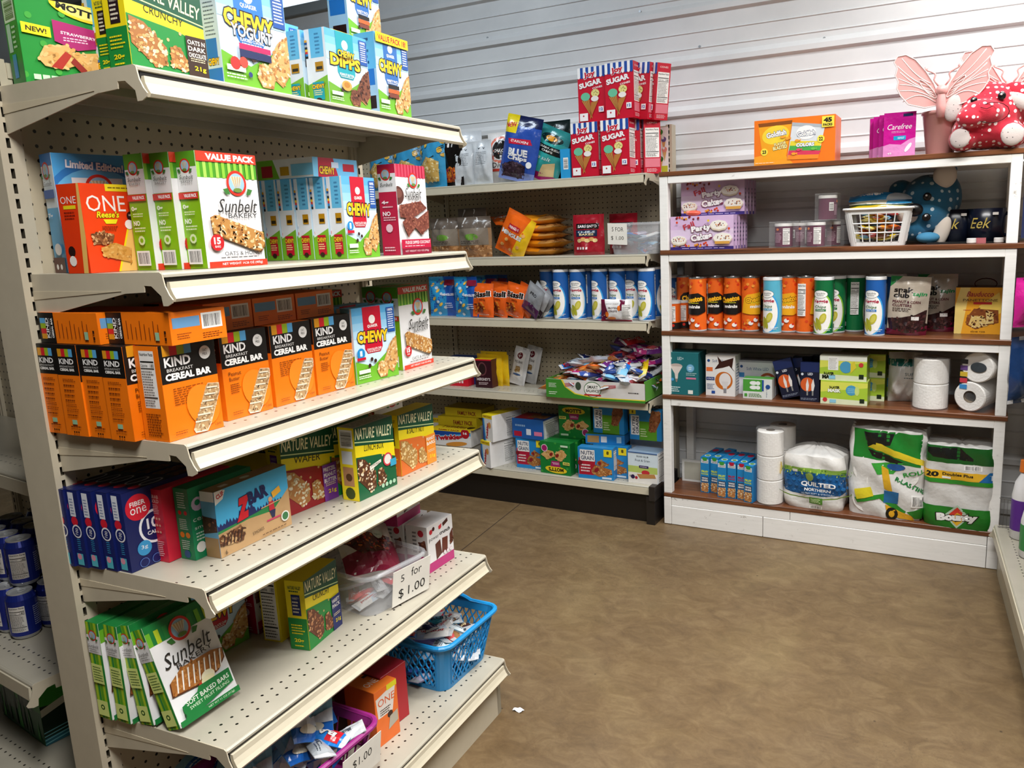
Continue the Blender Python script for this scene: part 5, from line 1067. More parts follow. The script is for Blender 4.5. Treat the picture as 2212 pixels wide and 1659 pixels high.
def joy(W, H):
    c = C(W, H, 'C8102E'); c.r(0, .83, 1, 1, 'F4F2F2')
    for i in range(5): c.r(.1+.2*i, .83, .2+.2*i, 1, '1E4A9E'); c.e(.15+.2*i, .83, .05, None, '1E4A9E', 10)
    for i in range(5): c.e(.05+.2*i, .83, .05, None, 'F4F2F2', 10)
    c.t('Joy', .44, .86, .42, .12, 'C8102E', o='F4F2F2', ow=.05, bold=.05, rot=8); c.t('SUGAR', .46, .70, .82, .10, 'F8F4F4', bold=.05, rot=9, res=3); c.t('CONES', .72, .62, .36, .035, 'F8F4F4', bold=.02, rot=8)
    c.p([(.14, .40), (.42, .42), (.52, .06)], 'C88A48'); c.p([(.48, .36), (.74, .38), (.42, .04)], 'B87838')
    for i in range(4): c.p([(.18+.07*i, .40), (.2+.07*i, .40), (.5, .1), (.49, .1)], '8A5424')
    c.e(.28, .47, .17, .075, '6CC09A', 16); c.e(.64, .52, .15, .07, 'E8DC8A', 16); c.e(.62, .42, .14, .05, 'F0E8E4', 14); R = random.Random(3)
    for i in range(12): c.e(.54+.2*R.random(), .48+.09*R.random(), .012, None, '7A6A3A', 6)
    c.t('12', .86, .22, .14, .06, '1E4A9E', bold=.03) if False else c.r(.76, .17, .94, .27, 'F4F2F2'); c.t('12', .85, .22, .12, .055, '1E4A9E', bold=.04); c.r(.06, .03, .36, .17, 'F4F2F2'); c.e(.2, .12, .03, None, 'B02030', 8)
    return c
cs = C(.075, .235, 'C8102E'); cs.t('CONES', .5, .93, .6, .03, 'F4E8E8'); cs.nf(.08, .3, .92, .84); cs.r(.05, .12, .95, .28, 'E07888'); cs.ln(.15, .03, .85, .1, 3, 'F0C0C8')
jb = cbox('box', .135, .075, .235, F=joy(.135, .235), R=cs, T='C8102E')
JL = ['front left of the lower row', 'front right of the lower row', 'second deep in the right lower column', 'third deep in the right lower column', 'fourth deep in the right lower column', 'hidden behind the front left one']
jA, jB = M_(3.31, 1236, 384, 1), M_(3.305, 1300, 381, 1)
for i, q in enumerate((jA, jB, jB+Vector((.020, .077, 0)), jB+Vector((.042, .154, 0)), None, jA+Vector((0, .077, 0)))):
    if i == 4: inst('ice_cream_cone_box', jb, M_(3.46, 1404, 372, 1), -58, 'red cone carton standing at the right end showing its nutrition panel', 'box', 'red ice cream cone cartons', anchor='c'); continue
    inst('ice_cream_cone_box', jb, q, 0, 'red sugar cone carton, '+JL[i], 'box', 'red ice cream cone cartons', W=.135, D=.075)
for i, (q, r_, e_) in enumerate(((jA+Vector((.035, .02, 0)), 0, 0), (jA+Vector((.178, .0, 0)), -1, 0), (jB+Vector((.072, .085, 0)), -14, 5), (jB+Vector((.11, .14, 0)), -30, 8))):
    inst('ice_cream_cone_box', jb, q, r_, 'red sugar cone carton in the upper row, '+['leftmost', 'second from left, tallest looking', 'third, tipped to the right', 'rightmost, tipped to the right'][i], 'box', 'red ice cream cone cartons', W=.135, D=.075, dz=.2362, e=(0, e_, 0))
cd = C(.075, .21, 'F2EEEA')
for (x, y, a, b_) in ((.3, .7, 'F0D23A', 'D8A060'), (.7, .72, '6A5A8A', 'D8A060'), (.3, .5, '2A2024', 'E0B070'), (.75, .5, 'E89080', 'E0B070'), (.5, .3, '3A6A2A', 'E0B070'), (.5, .88, '4A8A3A', 'E8D8B0')): cd.p([(x-.14, y), (x+.14, y), (x, y-.24)], b_); cd.e(x, y+.02, .17, .06, a, 12); cd.e(x-.05, y+.05, .07, .03, 'F4F0EC', 8)
cd.r(.55, .04, .95, .17, 'C8C83A')
cq = aty(1412, 372, 3.592); b = B(); b.box(-.0375, -.001, 0, .0375, .001, .21, 'F2EEEA'); lay(b, cd, lambda x, y, o: (x-.0375, -.001-o, y))
o = b.obj('picture_card', PRINT, loc=(cq.x+.0375, 3.594, cq.z-.01)); tag(o, 'printed card with ice cream cones hanging on the pegboard', 'card')
# --- second: treats, corn snacks, cheese snacks, tub
ck = ['C08A58', 'A8703E', 'D8A878', '8A5A34']
for i, (u, y, H_, lb) in enumerate(((925, 3.35, .2, 'leftmost'), (985, 3.33, .2, 'beside the orange bags'), (985, 3.45, .245, 'rear, standing tallest'))):
    c = C(.19, H_, 'A88462'); c.gran([(0, 0), (1, 0), (1, .28), (0, .28)], 'B07A48', ck, 70, .05, 3+i); c.r(.05, .3, .95, .72, '8A7E70'); c.e(.5, .5, .24, .08, '6A9A3A', 16); c.ln(.1, .33, .9, .42, 2, '5A5048'); c.p([(0, .72), (1, .72), (1, 1), (0, 1)], '6A5E54'); c.p([(.2, .75), (.24, .98), (.3, .98), (.24, .75)], 'D8D4D0'); c.p([(.7, .8), (.6, .98), (.64, .98)], 'D8D4D0')
    inst('treat_bag', smooth_by(bag('pouch', .19, H_, .07, F=c, K='7A6650', seed=20+i)), M_(y, u, 560, 2), (0, 4, -6)[i], 'clear bag of brown treats with grey label and green tag, '+lb, 'snack bag', 'clear bags of brown treats', W=.19, D=.07)
c = C(.16, .22, 'F06818'); c.p([(.55, 0), (1, 0), (1, 1), (.8, 1)], 'F8C81E'); c.t('MINGLES', .42, .50, .75, .1, 'F8F4F0', o='2A1410', ow=.03, bold=.05, rot=0); c.r(.2, .6, .62, .72, 'B81E2E'); c.t('PRINGLES', .41, .66, .36, .06, 'F4E8E8', bold=.03)
for (x, y) in ((.2, .2), (.5, .15), (.75, .3), (.8, .6), (.3, .35)): c.e(x, y, .07, .04, 'F8B868', 10, 30)
pr = smooth_by(bag('pouch', .16, .22, .05, F=c, K='F8A81E', seed=31))
inst('corn_snack_bag', pr, M_(3.31, 1062, 556, 2), 4, 'orange and yellow corn snack bag tipped forward over the shelf lip', 'snack bag', W=.16, D=.05, e=(8, 30, 0), dz=.006)
inst('corn_snack_bag', pr, M_(3.40, 1070, 500, 2), 10, 'orange corn snack bag lying on top of the pile', 'snack bag', W=.16, D=.05, e=(-78, 0, 30), dz=.15)
c = C(.26, .18, 'F09A1E'); c.p([(.6, 0), (1, 0), (1, 1), (.75, 1)], 'B88848'); c.gran([(.68, .05), (.98, .05), (.98, .95), (.78, .95)], 'B07A40', ['C89858', 'D8B078', '96602E'], 60, .03, 2); c.p([(.1, .2), (.4, .25), (.38, .8), (.1, .75)], 'F8C83A'); c.t('corn', .3, .5, .3, .25, 'D83A1E', bold=.03)
cn_ = smooth_by(bag('pouch', .26, .18, .05, F=c, K='E8981E', kind='flow', seed=33))
for i in range(5): inst('corn_snack_bag', cn_, M_(3.42, 1115, 555, 2), (2, -5, 4, -3, 6)[i], 'amber corn snack bag in the pile, '+('lowest', 'second from the bottom', 'middle', 'second from the top', 'topmost')[i], 'snack bag', 'pile of amber corn snack bags', W=.26, D=.0, e=(-86, 0, 0), dz=.026+.036*i, anchor='fc') if False else None
for i in range(5):
    q = M_(3.46, 1172, 548, 2); o = inst('corn_snack_bag', cn_, q, (2, -5, 4, -3, 6)[i], 'amber corn snack bag in the pile, '+('lowest', 'second from the bottom', 'middle', 'second from the top', 'topmost')[i], 'snack bag', 'pile of amber corn snack bags', anchor='c', e=(-90, 0, 0), dz=.022+.037*i); o.location.y -= .09
c = C(.155, .185, 'A01828'); c.r(.12, .64, .85, .78, '141012'); c.t('SARGENTO', .48, .71, .62, .07, 'F4F0F0', bold=.03); c.r(.1, .46, .8, .62, '182A48'); c.t('CHEESE', .45, .57, .55, .05, 'D8E4F0', bold=.02); c.t('BAKES', .45, .51, .45, .05, 'F0D8A0', bold=.02)
for i in range(5): c.e(.22+.13*i, .36+.03*(i % 2), .09, .05, ('E8CC90', 'D0A060')[i % 2], 9)
for i in range(4): c.r(.14+.1*i, .14, .2+.1*i, .2, 'F0E0E0')
sg_ = smooth_by(bag('pouch', .155, .185, .055, F=c, K='8A1420', kind='stand', seed=41))
inst('cheese_snack_pouch', sg_, M_(3.32, 1236, 550, 2), 2, 'crimson cheese snack pouch standing at the shelf front', 'snack bag', W=.155, D=.055)
inst('cheese_snack_pouch', sg_, M_(3.44, 1312, 545, 2), -10, 'crimson cheese snack pouch behind the clear tub', 'snack bag', W=.155, D=.055)
q = M_(3.315, 1313, 549, 2); tw, td = .245, .20; tcen = Vector((q.x+tw/2, q.y+td/2, q.z))
t2 = tub('storage_tub', tw, td, .135, TUBP, 'clear plastic tub of wrapped bars with a handwritten price note', tcen, 0, flare=.88, r=.03, cat='tub')
notice(t2, .095, .095, [('5 FOR', .52, .72, .6, .2), ('$ 1.00', .5, .3, .66, .2)], (-.07, -.106, .045), (math.radians(6), math.radians(3), 0))
heap(tcen, Vector((1, 0, 0)), Vector((0, 1, 0)), .13, .09, q.z+.02, .01, ['white', 'blue', 'lilac', 'silver', 'blue', 'white'], 16, 'in the clear tub on the wall gondola', 'snack bars in the wall gondola tub', 17, .8, 4)
# --- third: blue snacks, orange snacks, canisters
c = C(.15, .205, '1E58B8'); c.p([(0, 0), (.6, 0), (.7, .5), (.5, 1), (0, 1)], '2E9CD8')
for (x, y) in ((.15, .8), (.35, .65), (.2, .45), (.45, .3), (.2, .15), (.5, .85)): c.e(x, y, .09, .035, 'F0C050', 9, 40); c.e(x+.15, y-.08, .06, .04, 'D8E4F0', 8)
c.r(.6, .78, 1, .92, '8A1E3A'); c.t('MINGLES', .75, .55, .42, .06, 'F4F4F8', bold=.04); c.ln(.62, .2, .95, .35, 3, 'D8E4F4')
pb_ = smooth_by(bag('pouch', .15, .205, .05, F=c, K='1A4A9A', seed=51))
for i, (u, y, r_) in enumerate(((928, 3.34, 12), (980, 3.33, -6), (1018, 3.42, 6), (1048, 3.48, -10))): inst('cheese_snack_bag', pb_, M_(y, u, 683, 3), r_, 'two tone blue snack bag, '+('leftmost', 'second from left, beside the orange bags', 'third, behind the orange bags', 'rightmost in the shade at the back')[i], 'snack bag', 'blue snack bags', W=.15, D=.05)
c = C(.12, .17, 'F0641C'); c.t('Bissli', .5, .68, .86, .17, '1A1210', o='F8F4F0', ow=.05, bold=.05, rot=6); c.t('BBQ', .55, .52, .3, .07, '6A1E0A', bold=.02); c.gran([(.15, .15), (.5, .12), (.7, .3), (.5, .45), (.15, .38)], '9A3A14', ['B8501E', '5A1E0A', 'E8902E'], 26, .06, 2); c.ln(.3, .05, .8, .1, 1, 'F8E0D0')
bi = smooth_by(bag('pouch', .12, .17, .045, F=c, K='C8CCD0', seed=55))
for i, (u, y, r_, ly) in enumerate(((1018, 3.31, 4, 2), (1052, 3.35, -8, 8), (1082, 3.33, -4, 14), (1100, 3.36, -12, 24), (1060, 3.42, 0, 4))): inst('wheat_snack_bag', bi, M_(y, u, 689, 3), r_, 'orange wheat snack bag, '+('leftmost with its whole front showing', 'second from left', 'middle one leaning right', 'rightmost, leaning most', 'behind the others')[i], 'snack bag', 'orange wheat snack bags', W=.12, D=.045, e=(0, ly, 0), dz=.003)
for i in range(3): simplebag('protein_snack_bag', .12, .15, .03, (('9A9CA0', '5A2A5A'), ('B8BCC0', '3A2A3A'), ('A8A8AC', 'C87A9A'))[i], (('PRO', .5, .7, .4, .1, '2A2A2E'),), M_(3.32+.04*i, 1122+8*i, 691, 3), -20, 'grey foil snack bag slumped beside the canisters, '+('front', 'middle', 'rear')[i], seed=60+i, lean=30+8*i, dz=.03)
CR_ = .0385; CHT = .238
def canart(col, oval, leaf=True, n2='F4F2EE', sub='Sea Salt', ring=None, kind='veg', col2=None):
    """artwork for the whole wrap: front in the middle"""
    c = C(2*math.pi*CR_, CHT, col)
    if kind == 'veg':
        c.e(.5, .36, .22, .38, ring or '3AA0E0', 30); c.e(.492, .36, .2, .36, n2, 28)
        c.e(.49, .72, .13, .075, '1A1A1A', 22); c.e(.49, .72, .125, .068, 'F8F6F2', 22); c.t('Sensible', .49, .735, .17, .035, '1A1A1A', sh=.3); c.t('Portions', .49, .70, .12, .025, '1A1A1A', sh=.3)
        c.t('Veggie', .49, .585, .27, .085, 'B01840', bold=.03, sh=.1); c.t('Chips', .49, .485, .2, .065, '2A6A2A', sh=.2, bold=.01); c.r(.40, .41, .59, .45, oval); c.t(sub, .495, .43, .15, .025, 'F4F4F4')
        c.e(.54, .28, .055, .10, 'C0B83A', 14, -20); c.e(.47, .18, .04, .12, 'A8A82E', 14, 20); c.e(.41, .15, .03, .1, 'B8B440', 12, 30); c.e(.54, .28, .035, .07, 'D0C858', 12, -20); c.ln(.56, .05, .7, .1, 2, 'E8F0F8')
    elif kind == 'chee':
        R = random.Random(5)
        for i in range(34): c.e(R.random(), R.choice((R.uniform(.76, .98), R.uniform(.02, .2), R.random())), .028, None, ('E04A1E', 'D83A18', 'F89A3A')[i % 3], 10)
        c.p([(.26, .34), (.30, .62), (.36, .69), (.6, .73), (.72, .64), (.74, .36), (.6, .30), (.4, .31)], col2 or '141010')
        c.t('Cheetos', .5, .60, .34, .11, 'F8B81E', o='141010', ow=.05, bold=.05, rot=10); c.t('minis', .52, .46, .22, .06, 'F8F4F0', bold=.04); c.ln(.42, .52, .62, .545, 1, 'E8E02E')
        for (x, y) in ((.42, .14), (.5, .2), (.58, .1)): c.e(x, y, .04, .04, 'F4F0EC', 10); c.e(x+.02, y+.03, .02, .02, 'D83020', 8)
    c.nf(.80, .3, .93, .9); c.nf(.06, .3, .19, .9); c.bc(.82, .08, .92, .16)
    return c
def can_mesh(art, r=CR_, h=CHT, lid='E8E8E8', metal=True, body=None):
    b = B(); col = art.it[0][2]; b.lathe([(r-.001, .003), (r, .006), (r, h-.006)], col, n=36, cap=False); b.lathe([(r-.003, 0), (r+.0008, .001), (r+.0008, .006), (r, .007)], 'B8BABC', n=36)
    lay(b, art, lambda x, y, o: ((r+o)*math.sin((x/(2*math.pi*CR_)-.5)*2*math.pi*CR_/CR_), -(r+o)*math.cos((x/(2*math.pi*CR_)-.5)*2*math.pi), .006+y*(h-.012)/CHT), (36, 1))
    return b.mesh('body', [PRINT])
def lid_mesh(r=CR_, h=CHT, c='EDEDED'):
    b = B(); b.lathe([(r+.0005, h-.012), (r+.0016, h-.012), (r+.0016, h-.001), (r-.001, h), (r-.004, h-.0015), (0.0, h-.0015)], c, n=32, cap=False); return b.mesh('lid', [PLAST])
LID = lid_mesh(); RIM = None
b = B(); b.lathe([(CR_, CHT-.006), (CR_+.001, CHT-.004), (CR_+.001, CHT), (CR_-.002, CHT), (CR_-.003, CHT-.004), (0, CHT-.004)], 'C4C6C8', n=32, cap=False); RIM = b.mesh('rim', [flat('can_metal', 'B8BABC', .3, .9)])
CANS = dict(blue=can_mesh(canart('1E5CA8', '2E78C0')), sky=can_mesh(canart('58AEC8', '4AA0C0')), green=can_mesh(canart('0E6A3A', '2E7A3A', ring='8CC63A', sub='Cheddar')), hot=can_mesh(canart('F06A1E', '', kind='chee')), mini=can_mesh(canart('F06A1E', '', kind='chee', col2='F4B01E')))
def can(kind, p, turn, label, group):
    t = empty('snack_canister', p, (0, 0, math.radians(turn)), label, 'canister', group)
    for nm, me in (('body', CANS[kind]), ('lid', LID) if kind in ('blue', 'sky', 'green') else ('rim', RIM)):
        o = bpy.data.objects.new(nm, me); COL.objects.link(o); o.parent = t
    return t
VW = -25     # canisters face the shopper
ORD = ('leftmost', 'second from left', 'third from left', 'fourth, turned to its side panel', 'fifth from left', 'sixth, partly behind the small bag', 'seventh from left', 'rightmost in front')
for i, (u, y, tn) in enumerate(((1187, 3.40, 0), (1215, 3.35, 3), (1251, 3.355, 28), (1274, 3.42, 150), (1298, 3.36, -8), (1336, 3.37, 0), (1369, 3.41, 14), (1398, 3.355, 2))):
    can('blue', M_(y, u, 690, 3), VW*0+tn-2 if False else tn-22, 'tall blue veggie chip canister on the wall gondola, '+ORD[i], 'blue canisters on the wall gondola')
for i, u in enumerate((1290, 1325, 1360, 1412)): can('blue', M_(3.49, u, 688, 3), 40*i, 'blue veggie chip canister in the back row, '+('first', 'second', 'third', 'rightmost')[i], 'blue canisters on the wall gondola')
c = C(.155, .10, 'ECEAEA'); c.p([(0, 0), (.2, 0), (.26, .4), (.12, 1), (0, 1)], '6A1838'); c.p([(.6, .5), (.66, .9), (.6, 1), (.8, 1), (.8, .5)], '6A1838'); c.t('power crunch', .4, .83, .4, .07, '6A6466'); c.t('PROTEIN', .42, .62, .3, .1, '4A3438', bold=.02); c.t('CRISPS', .42, .47, .28, .1, '4A3438', bold=.02); c.e(.22, .3, .06, .14, 'F07A2A', 12); c.e(.62, .62, .05, .14, 'F07A2A', 12); c.nf(.72, .12, .97, .8) ; c.r(0, 0, 1, .06, '8A1E3A'); c.e(.38, .12, .14, .06, 'E88A4A', 12)
inst('protein_snack_bag', smooth_by(bag('pouch', .155, .10, .03, F=c, K='ECEAEA', kind='flow', seed=71, wr=.6)), M_(3.308, 1300, 699, 3), 0, 'small white and plum crisp bag lying in front of the blue canisters', 'snack bag', W=.155, D=0)
# --- fourth: cookies, fig bars, tray of bars
def Mb(name, W, D, H, F, at, rot, label, cat='box', group=None, dz=0, e=None, mt=None, **k): return inst(name, cbox('box', W, D, H, F=F, mt=mt, **k), at, rot, label, cat, group, W=W, D=D, dz=dz, e=e)
c = C(.20, .10, '17479A'); c.t('Hostess', .3, .8, .4, .14, 'F0F0F4', bold=.03); c.t('donettes', .55, .45, .6, .3, 'C01E34', o='F4F0F0', ow=.04, bold=.05); c.r(.75, .6, 1, 1, 'E8C82A'); c.gran([(0, 0), (.4, 0), (.4, .35), (0, .4)], 'D8B078', ['F0E8E0', 'C89050'], 20, .04, 2)
Mb('donut_box', .20, .10, .14, c, M_(3.42, 965, 808, 4), 2, 'blue mini donut carton at the back behind the cookies', T='17479A')
simplebag('donut_bag', .16, .11, .06, ('DCD8D4', 'D0A068'), (('ttes', .7, .7, .4, .3, 'A81E34'),), M_(3.34, 925, 826, 4), 4, 'clear bag of small donuts at the left end of the shelf', seed=80)
yb = (('o', .45, .55, .4, .3, 'E0A82E'),)
c = C(.17, .165, 'F4C81A'); c.p([(.05, .82), (.22, .82), (.16, .7), (0, .7)], 'C8202E'); c.e(.5, .4, .3, .2, 'E8A83A', 20); c.ln(.2, .1, .8, .18, 2, 'C88A1A'); c.e(.5, .4, .2, .13, 'D8903A', 18)
ybm = smooth_by(bag('pouch', .17, .165, .055, F=c, K='F0C018', seed=82, wr=.8))
for i, (u, y, r_) in enumerate(((1035, 3.50, -2), (1026, 3.42, -8), (1044, 3.45, -14))): inst('cookie_pack', ybm, M_(y, u, 826, 4), r_, 'bright yellow cookie pack, '+('rear one standing tallest', 'front one behind the red and dark packs', 'middle one')[i], 'cookies', 'yellow cookie packs', W=.17, D=.055)
c = C(.115, .135, 'D0142C'); c.t('Ahoy!', .5, .58, .72, .24, '14264A', o='F8F4F0', ow=.07, bold=.05, rot=10)
for i in range(4): c.r(.2+.15*i, .12, .3+.15*i, .24, 'F4D8DC')
Mb('cookie_box', .115, .06, .135, c, M_(3.36, 972, 832, 4), 2, 'red chocolate chip cookie carton at the end of the third left shelf', T='D0142C')
c = C(.10, .15, '35101C'); c.e(.45, .66, .26, .24, '6A3A40', 20); c.e(.45, .66, .2, .19, '2A181A', 18); c.t("HERSHEY'S", .5, .3, .8, .1, 'E8DCDC', bold=.02); c.ln(.2, .1, .85, .2, 2, 'D8C0C4'); c.r(0, .95, 1, 1, 'C8202E')
Mb('cookie_box', .10, .06, .15, c, M_(3.36, 1028, 835, 4), 2, 'dark maroon chocolate cookie carton beside the red one', T='E8C01A', R='4A1420')
c = C(.085, .185, 'D8D8DA'); c.p([(.1, .3), (.5, .2), (.9, .3), (.9, .9), (.5, .98), (.1, .9)], 'ECEAE8'); c.e(.5, .84, .2, None, '6A1E28', 16); c.t('BAKERY', .5, .84, .24, .03, 'F0E0D8', bold=.02); c.t('FIG BAR', .5, .66, .6, .07, '4A3A34', bold=.01); c.gran([(.3, .38), (.7, .38), (.7, .52), (.35, .54)], 'B89A6A', ['D0B078', '96703E'], 14, .06, 2); c.e(.5, .3, .3, .03, '3A5A8A', 14)
fg = smooth_by(bag('pouch', .095, .20, .03, F=c, K='B8B8BA', seed=85, wr=.7))
for i, (u, y) in enumerate(((1098, 3.46), (1124, 3.52))): inst('fig_bar_pack', fg, M_(y, u, 822, 4), -4, 'silver fig bar pack with maroon seal, '+('front one', 'rear one half hidden')[i], 'snack pack', 'silver fig bar packs', W=.085, D=.03, e=(-6, 12, 0), dz=.004)
# shallow carton tray
tr0 = M_(3.262, 1181, 866, 4); trW, trD, trH = .515, .28, .09
tt = empty('display_tray', tr0+Vector((trW/2, trD/2, 0)), (0, 0, 0), 'green and white cardboard tray heaped with mixed snack bars', 'tray')
c = C(trW, trH, 'DCD8D4'); c.p([(0, 0), (1, 0), (1, .12), (.5, .1), (.3, .25), (.2, .6), (.16, 1), (0, 1)], '3E8A2E'); c.p([(.16, 1), (.2, .6), (.3, .25), (.5, .1), (1, .12), (1, .17), (.5, .15), (.31, .3), (.215, .62), (.18, 1)], 'E8D43A')
c.e(.485, .55, .088, .42, '2E6A2E', 24); c.e(.485, .55, .082, .38, 'F4F2EC', 24); c.t('SMART', .485, .68, .11, .17, '2A2A1E', bold=.02); c.t('BALANCE', .485, .48, .13, .15, '2A2A1E', bold=.02); c.r(.4, .22, .57, .3, 'C02A2A'); c.e(.34, .7, .03, .22, '3A4A3A', 12); c.ln(.03, .55, .12, .8, 4, 'DCEED0'); c.ln(.03, .15, .12, .35, 2, 'DCEED0'); c.ln(.84, .45, .95, .55, 1, '3A3A3A')
for x0 in (.2, .62):
    for k in range(3): c.p([(x0, .62+.08*k), (x0+.1, .72+.05*k), (x0+.1, .75+.05*k), (x0, .65+.08*k)], 'C83A4A')
b = B(); b.box(-trW/2, -trD/2, 0, trW/2, trD/2, .004, 'C8B090'); b.box(-trW/2, -trD/2, .0, trW/2, -trD/2+.004, trH, 'DCD8D4'); lay(b, c, lambda x, y, o: (x-trW/2, -trD/2-o, y))
b.box(-trW/2, trD/2-.004, 0, trW/2, trD/2, trH+.05, 'B08A5E'); b.box(-trW/2, -trD/2, 0, -trW/2+.004, trD/2, trH, '4A8A3A'); b.box(trW/2-.004, -trD/2, 0, trW/2, trD/2, trH+.01, '5A9A3A')
b.obj('tray_body', PRINT, tt)
tcn = tr0+Vector((trW/2, trD/2, 0))
heap(tcn, Vector((1, 0, 0)), Vector((0, 1, 0)), .49, .20, ZM[4]+.05, .035, ['navy', 'white', 'orange', 'silver', 'purple', 'blue', 'brown', 'white', 'navy', 'yellow', 'red', 'silver', 'orange'], 110, 'in the green and white tray', 'snack bars heaped in the cardboard tray', 21, 1.1, 5, 40)
heap(tcn+Vector((.13, .07, 0)), Vector((1, 0, 0)), Vector((0, 1, 0)), .2, .09, ZM[4]+.11, .06, ['purple', 'purple', 'silver', 'red', 'purple', 'navy'], 34, 'piled at the right rear of the tray', 'purple snack bars piled at the back of the tray', 22, 1.05, 5, 40)
# --- lowest wall gondola shelf: cake and fruit bar cartons
def twin(W, H, rot90=False):
    c = C(W, H, 'F0EEEC')
    if rot90: c.p([(0, 0), (.3, 0), (.16, 1), (0, 1)], '4AA8DC'); c.p([(0, 0), (.18, 0), (.05, 1), (0, 1)], '1A4A9E'); c.r(0, .86, 1, 1, 'F6D81E'); c.t('FAMILY PACK', .5, .93, .8, .05, '8A1420', bold=.03); c.t('Twinkies', .45, .38, .62*H/W, .22*W/H, 'C01E2E', rot=82, bold=.05); c.e(.72, .62, .14, .12, 'E09A4A', 14)
    else:
        c.r(0, .55, 1, 1, '1A4A9E'); c.p([(0, .3), (1, .66), (1, .82), (0, .5)], '4AA8DC'); c.p([(0, .2), (1, .56), (1, .66), (0, .3)], 'DCECF6'); c.r(0, .85, 1, 1, 'F6D81E'); c.t('FAMILY PACK', .45, .925, .55, .08, '8A1420', bold=.04)
        c.t('Twinkies', .42, .50, .74, .3, 'B81828', o='F8F6F4', ow=.05, bold=.06, rot=6); c.e(.86, .78, .11, None, 'B81828', 20); c.t('16', .86, .8, .1, .14, 'F8F4F4', bold=.05); c.e(.62, .14, .28, .13, 'E0963C', 20, 6)
    return c
yt = C(.26, .09, 'E8D028'); yt.t('Twinkies', .45, .5, .6, .5, '6A2A18', bold=.03); yt.e(.85, .5, .08, .3, '2A1410', 12)
nfs = C(.20, .115, 'ECEAE8'); nfs.nf(.55, .05, .95, .8); nfs.r(.05, .1, .4, .8, '3A8AC0'); nfs.gran([(.08, .15), (.37, .15), (.37, .75), (.08, .75)], '2A6AA8', ['E8E4DC', '1A1A2A', 'D89A4A'], 14, .05, 2); nfs.r(0, .88, 1, 1, 'F6D81E'); nfs.ln(.6, .9, .95, .97, 1, '8A1420')
Mb('snack_cake_box', .245, .13, .095, twin(.245, .095), M_(3.37, 938, 985, 5), 2, 'white and blue snack cake box with yellow band and 16 badge', group='snack cake boxes', T=yt, dz=.071)
Mb('snack_cake_box', .24, .13, .07, 'D8D4CC', M_(3.38, 938, 985, 5), 0, 'pale snack cake box at the bottom of the lying stack', group='snack cake boxes')
Mb('snack_cake_box', .245, .13, .05, C(.245, .05, 'E8D028').t('FAMILY PACK', .65, .4, .5, .5, '8A1420', bold=.03), M_(3.43, 952, 985, 5), 3, 'yellow snack cake box lying behind, just above the white and blue one', group='snack cake boxes', T='D8C020', dz=.167)
Mb('snack_cake_box', .24, .13, .045, C(.24, .045, 'E8D028').t('FAMILY PACK', .6, .4, .5, .5, '8A1420', bold=.03), M_(3.46, 968, 985, 5), 0, 'topmost yellow snack cake box of the lying stack', group='snack cake boxes', T='C8B01C', dz=.218)
Mb('snack_cake_box', .10, .10, .20, twin(.10, .20, True), M_(3.44, 930, 985, 5), 10, 'upright snack cake box in shade at the left end of the lowest shelf', group='snack cake boxes')
tb = cbox('box', .078, .20, .14, F=twin(.078, .14, True), R=C(.2, .14, 'ECEAE8').nf(.45, .08, .8, .85), T='F0D81E')
q = M_(3.318, 1041, 1002, 5); inst('snack_cake_box', tb, q, -20, 'end-on white snack cake box, lower one of two stacked', 'box', 'end-on snack cake boxes', W=.078, D=.20)
inst('snack_cake_box', tb, q+Vector((.02, .0, 0)), -18, 'end-on white snack cake box, stacked on the other', 'box', 'end-on snack cake boxes', W=.078, D=.20, dz=.1405)
def fruitbar(W, H, main, txt, tc, fruit, top=None, sub=None):
    c = C(W, H, main); c.p([(.02, .12), (.45, .12), (.5, .62), (.02, .66)], fruit)
    c.r(.06, .56, .48, .92, 'F4F2F0'); c.t(txt[0], .27, .82, .36, .13, tc, bold=.02); c.t(txt[1], .27, .66, .36, .13, tc, bold=.02)
    c.gran([(.38, .28), (.5, .46), (.95, .34), (.96, .2), (.6, .08), (.42, .16)], 'A86C38', ['C08A50', '96582A', 'D09E64'], 60, .03, 3); c.gran([(.52, .5), (.66, .64), (.88, .5), (.7, .4)], 'A86C38', ['C08A50', '96582A'], 30, .03, 4)
    c.e(.53, .3, .08, .06, '8A1E28', 12, 40); c.e(.62, .52, .05, .05, '8A1E28', 12, 40)
    c.ln(.08, .2, .4, .48, 3, 'F4E0E0'); c.r(.74, .74, .97, .97, 'F0DC28'); c.t('8', .855, .87, .07, .11, '2A2410', bold=.04); c.r(.68, .03, .95, .09, 'D8E8F4'); c.e(.06, .5, .07, None, '7A1424', 12)
    return c
ngs = C(.05, .16, '1E7EC4'); ngs.nf(.15, .3, .85, .9)
ngf = fruitbar(.185, .158, '2088CC', ('NUTRI', 'GRAIN'), '2A3A5A', 'B01830')
ng = cbox('box', .185, .05, .158, F=ngf, R=ngs, T='2A90D0')
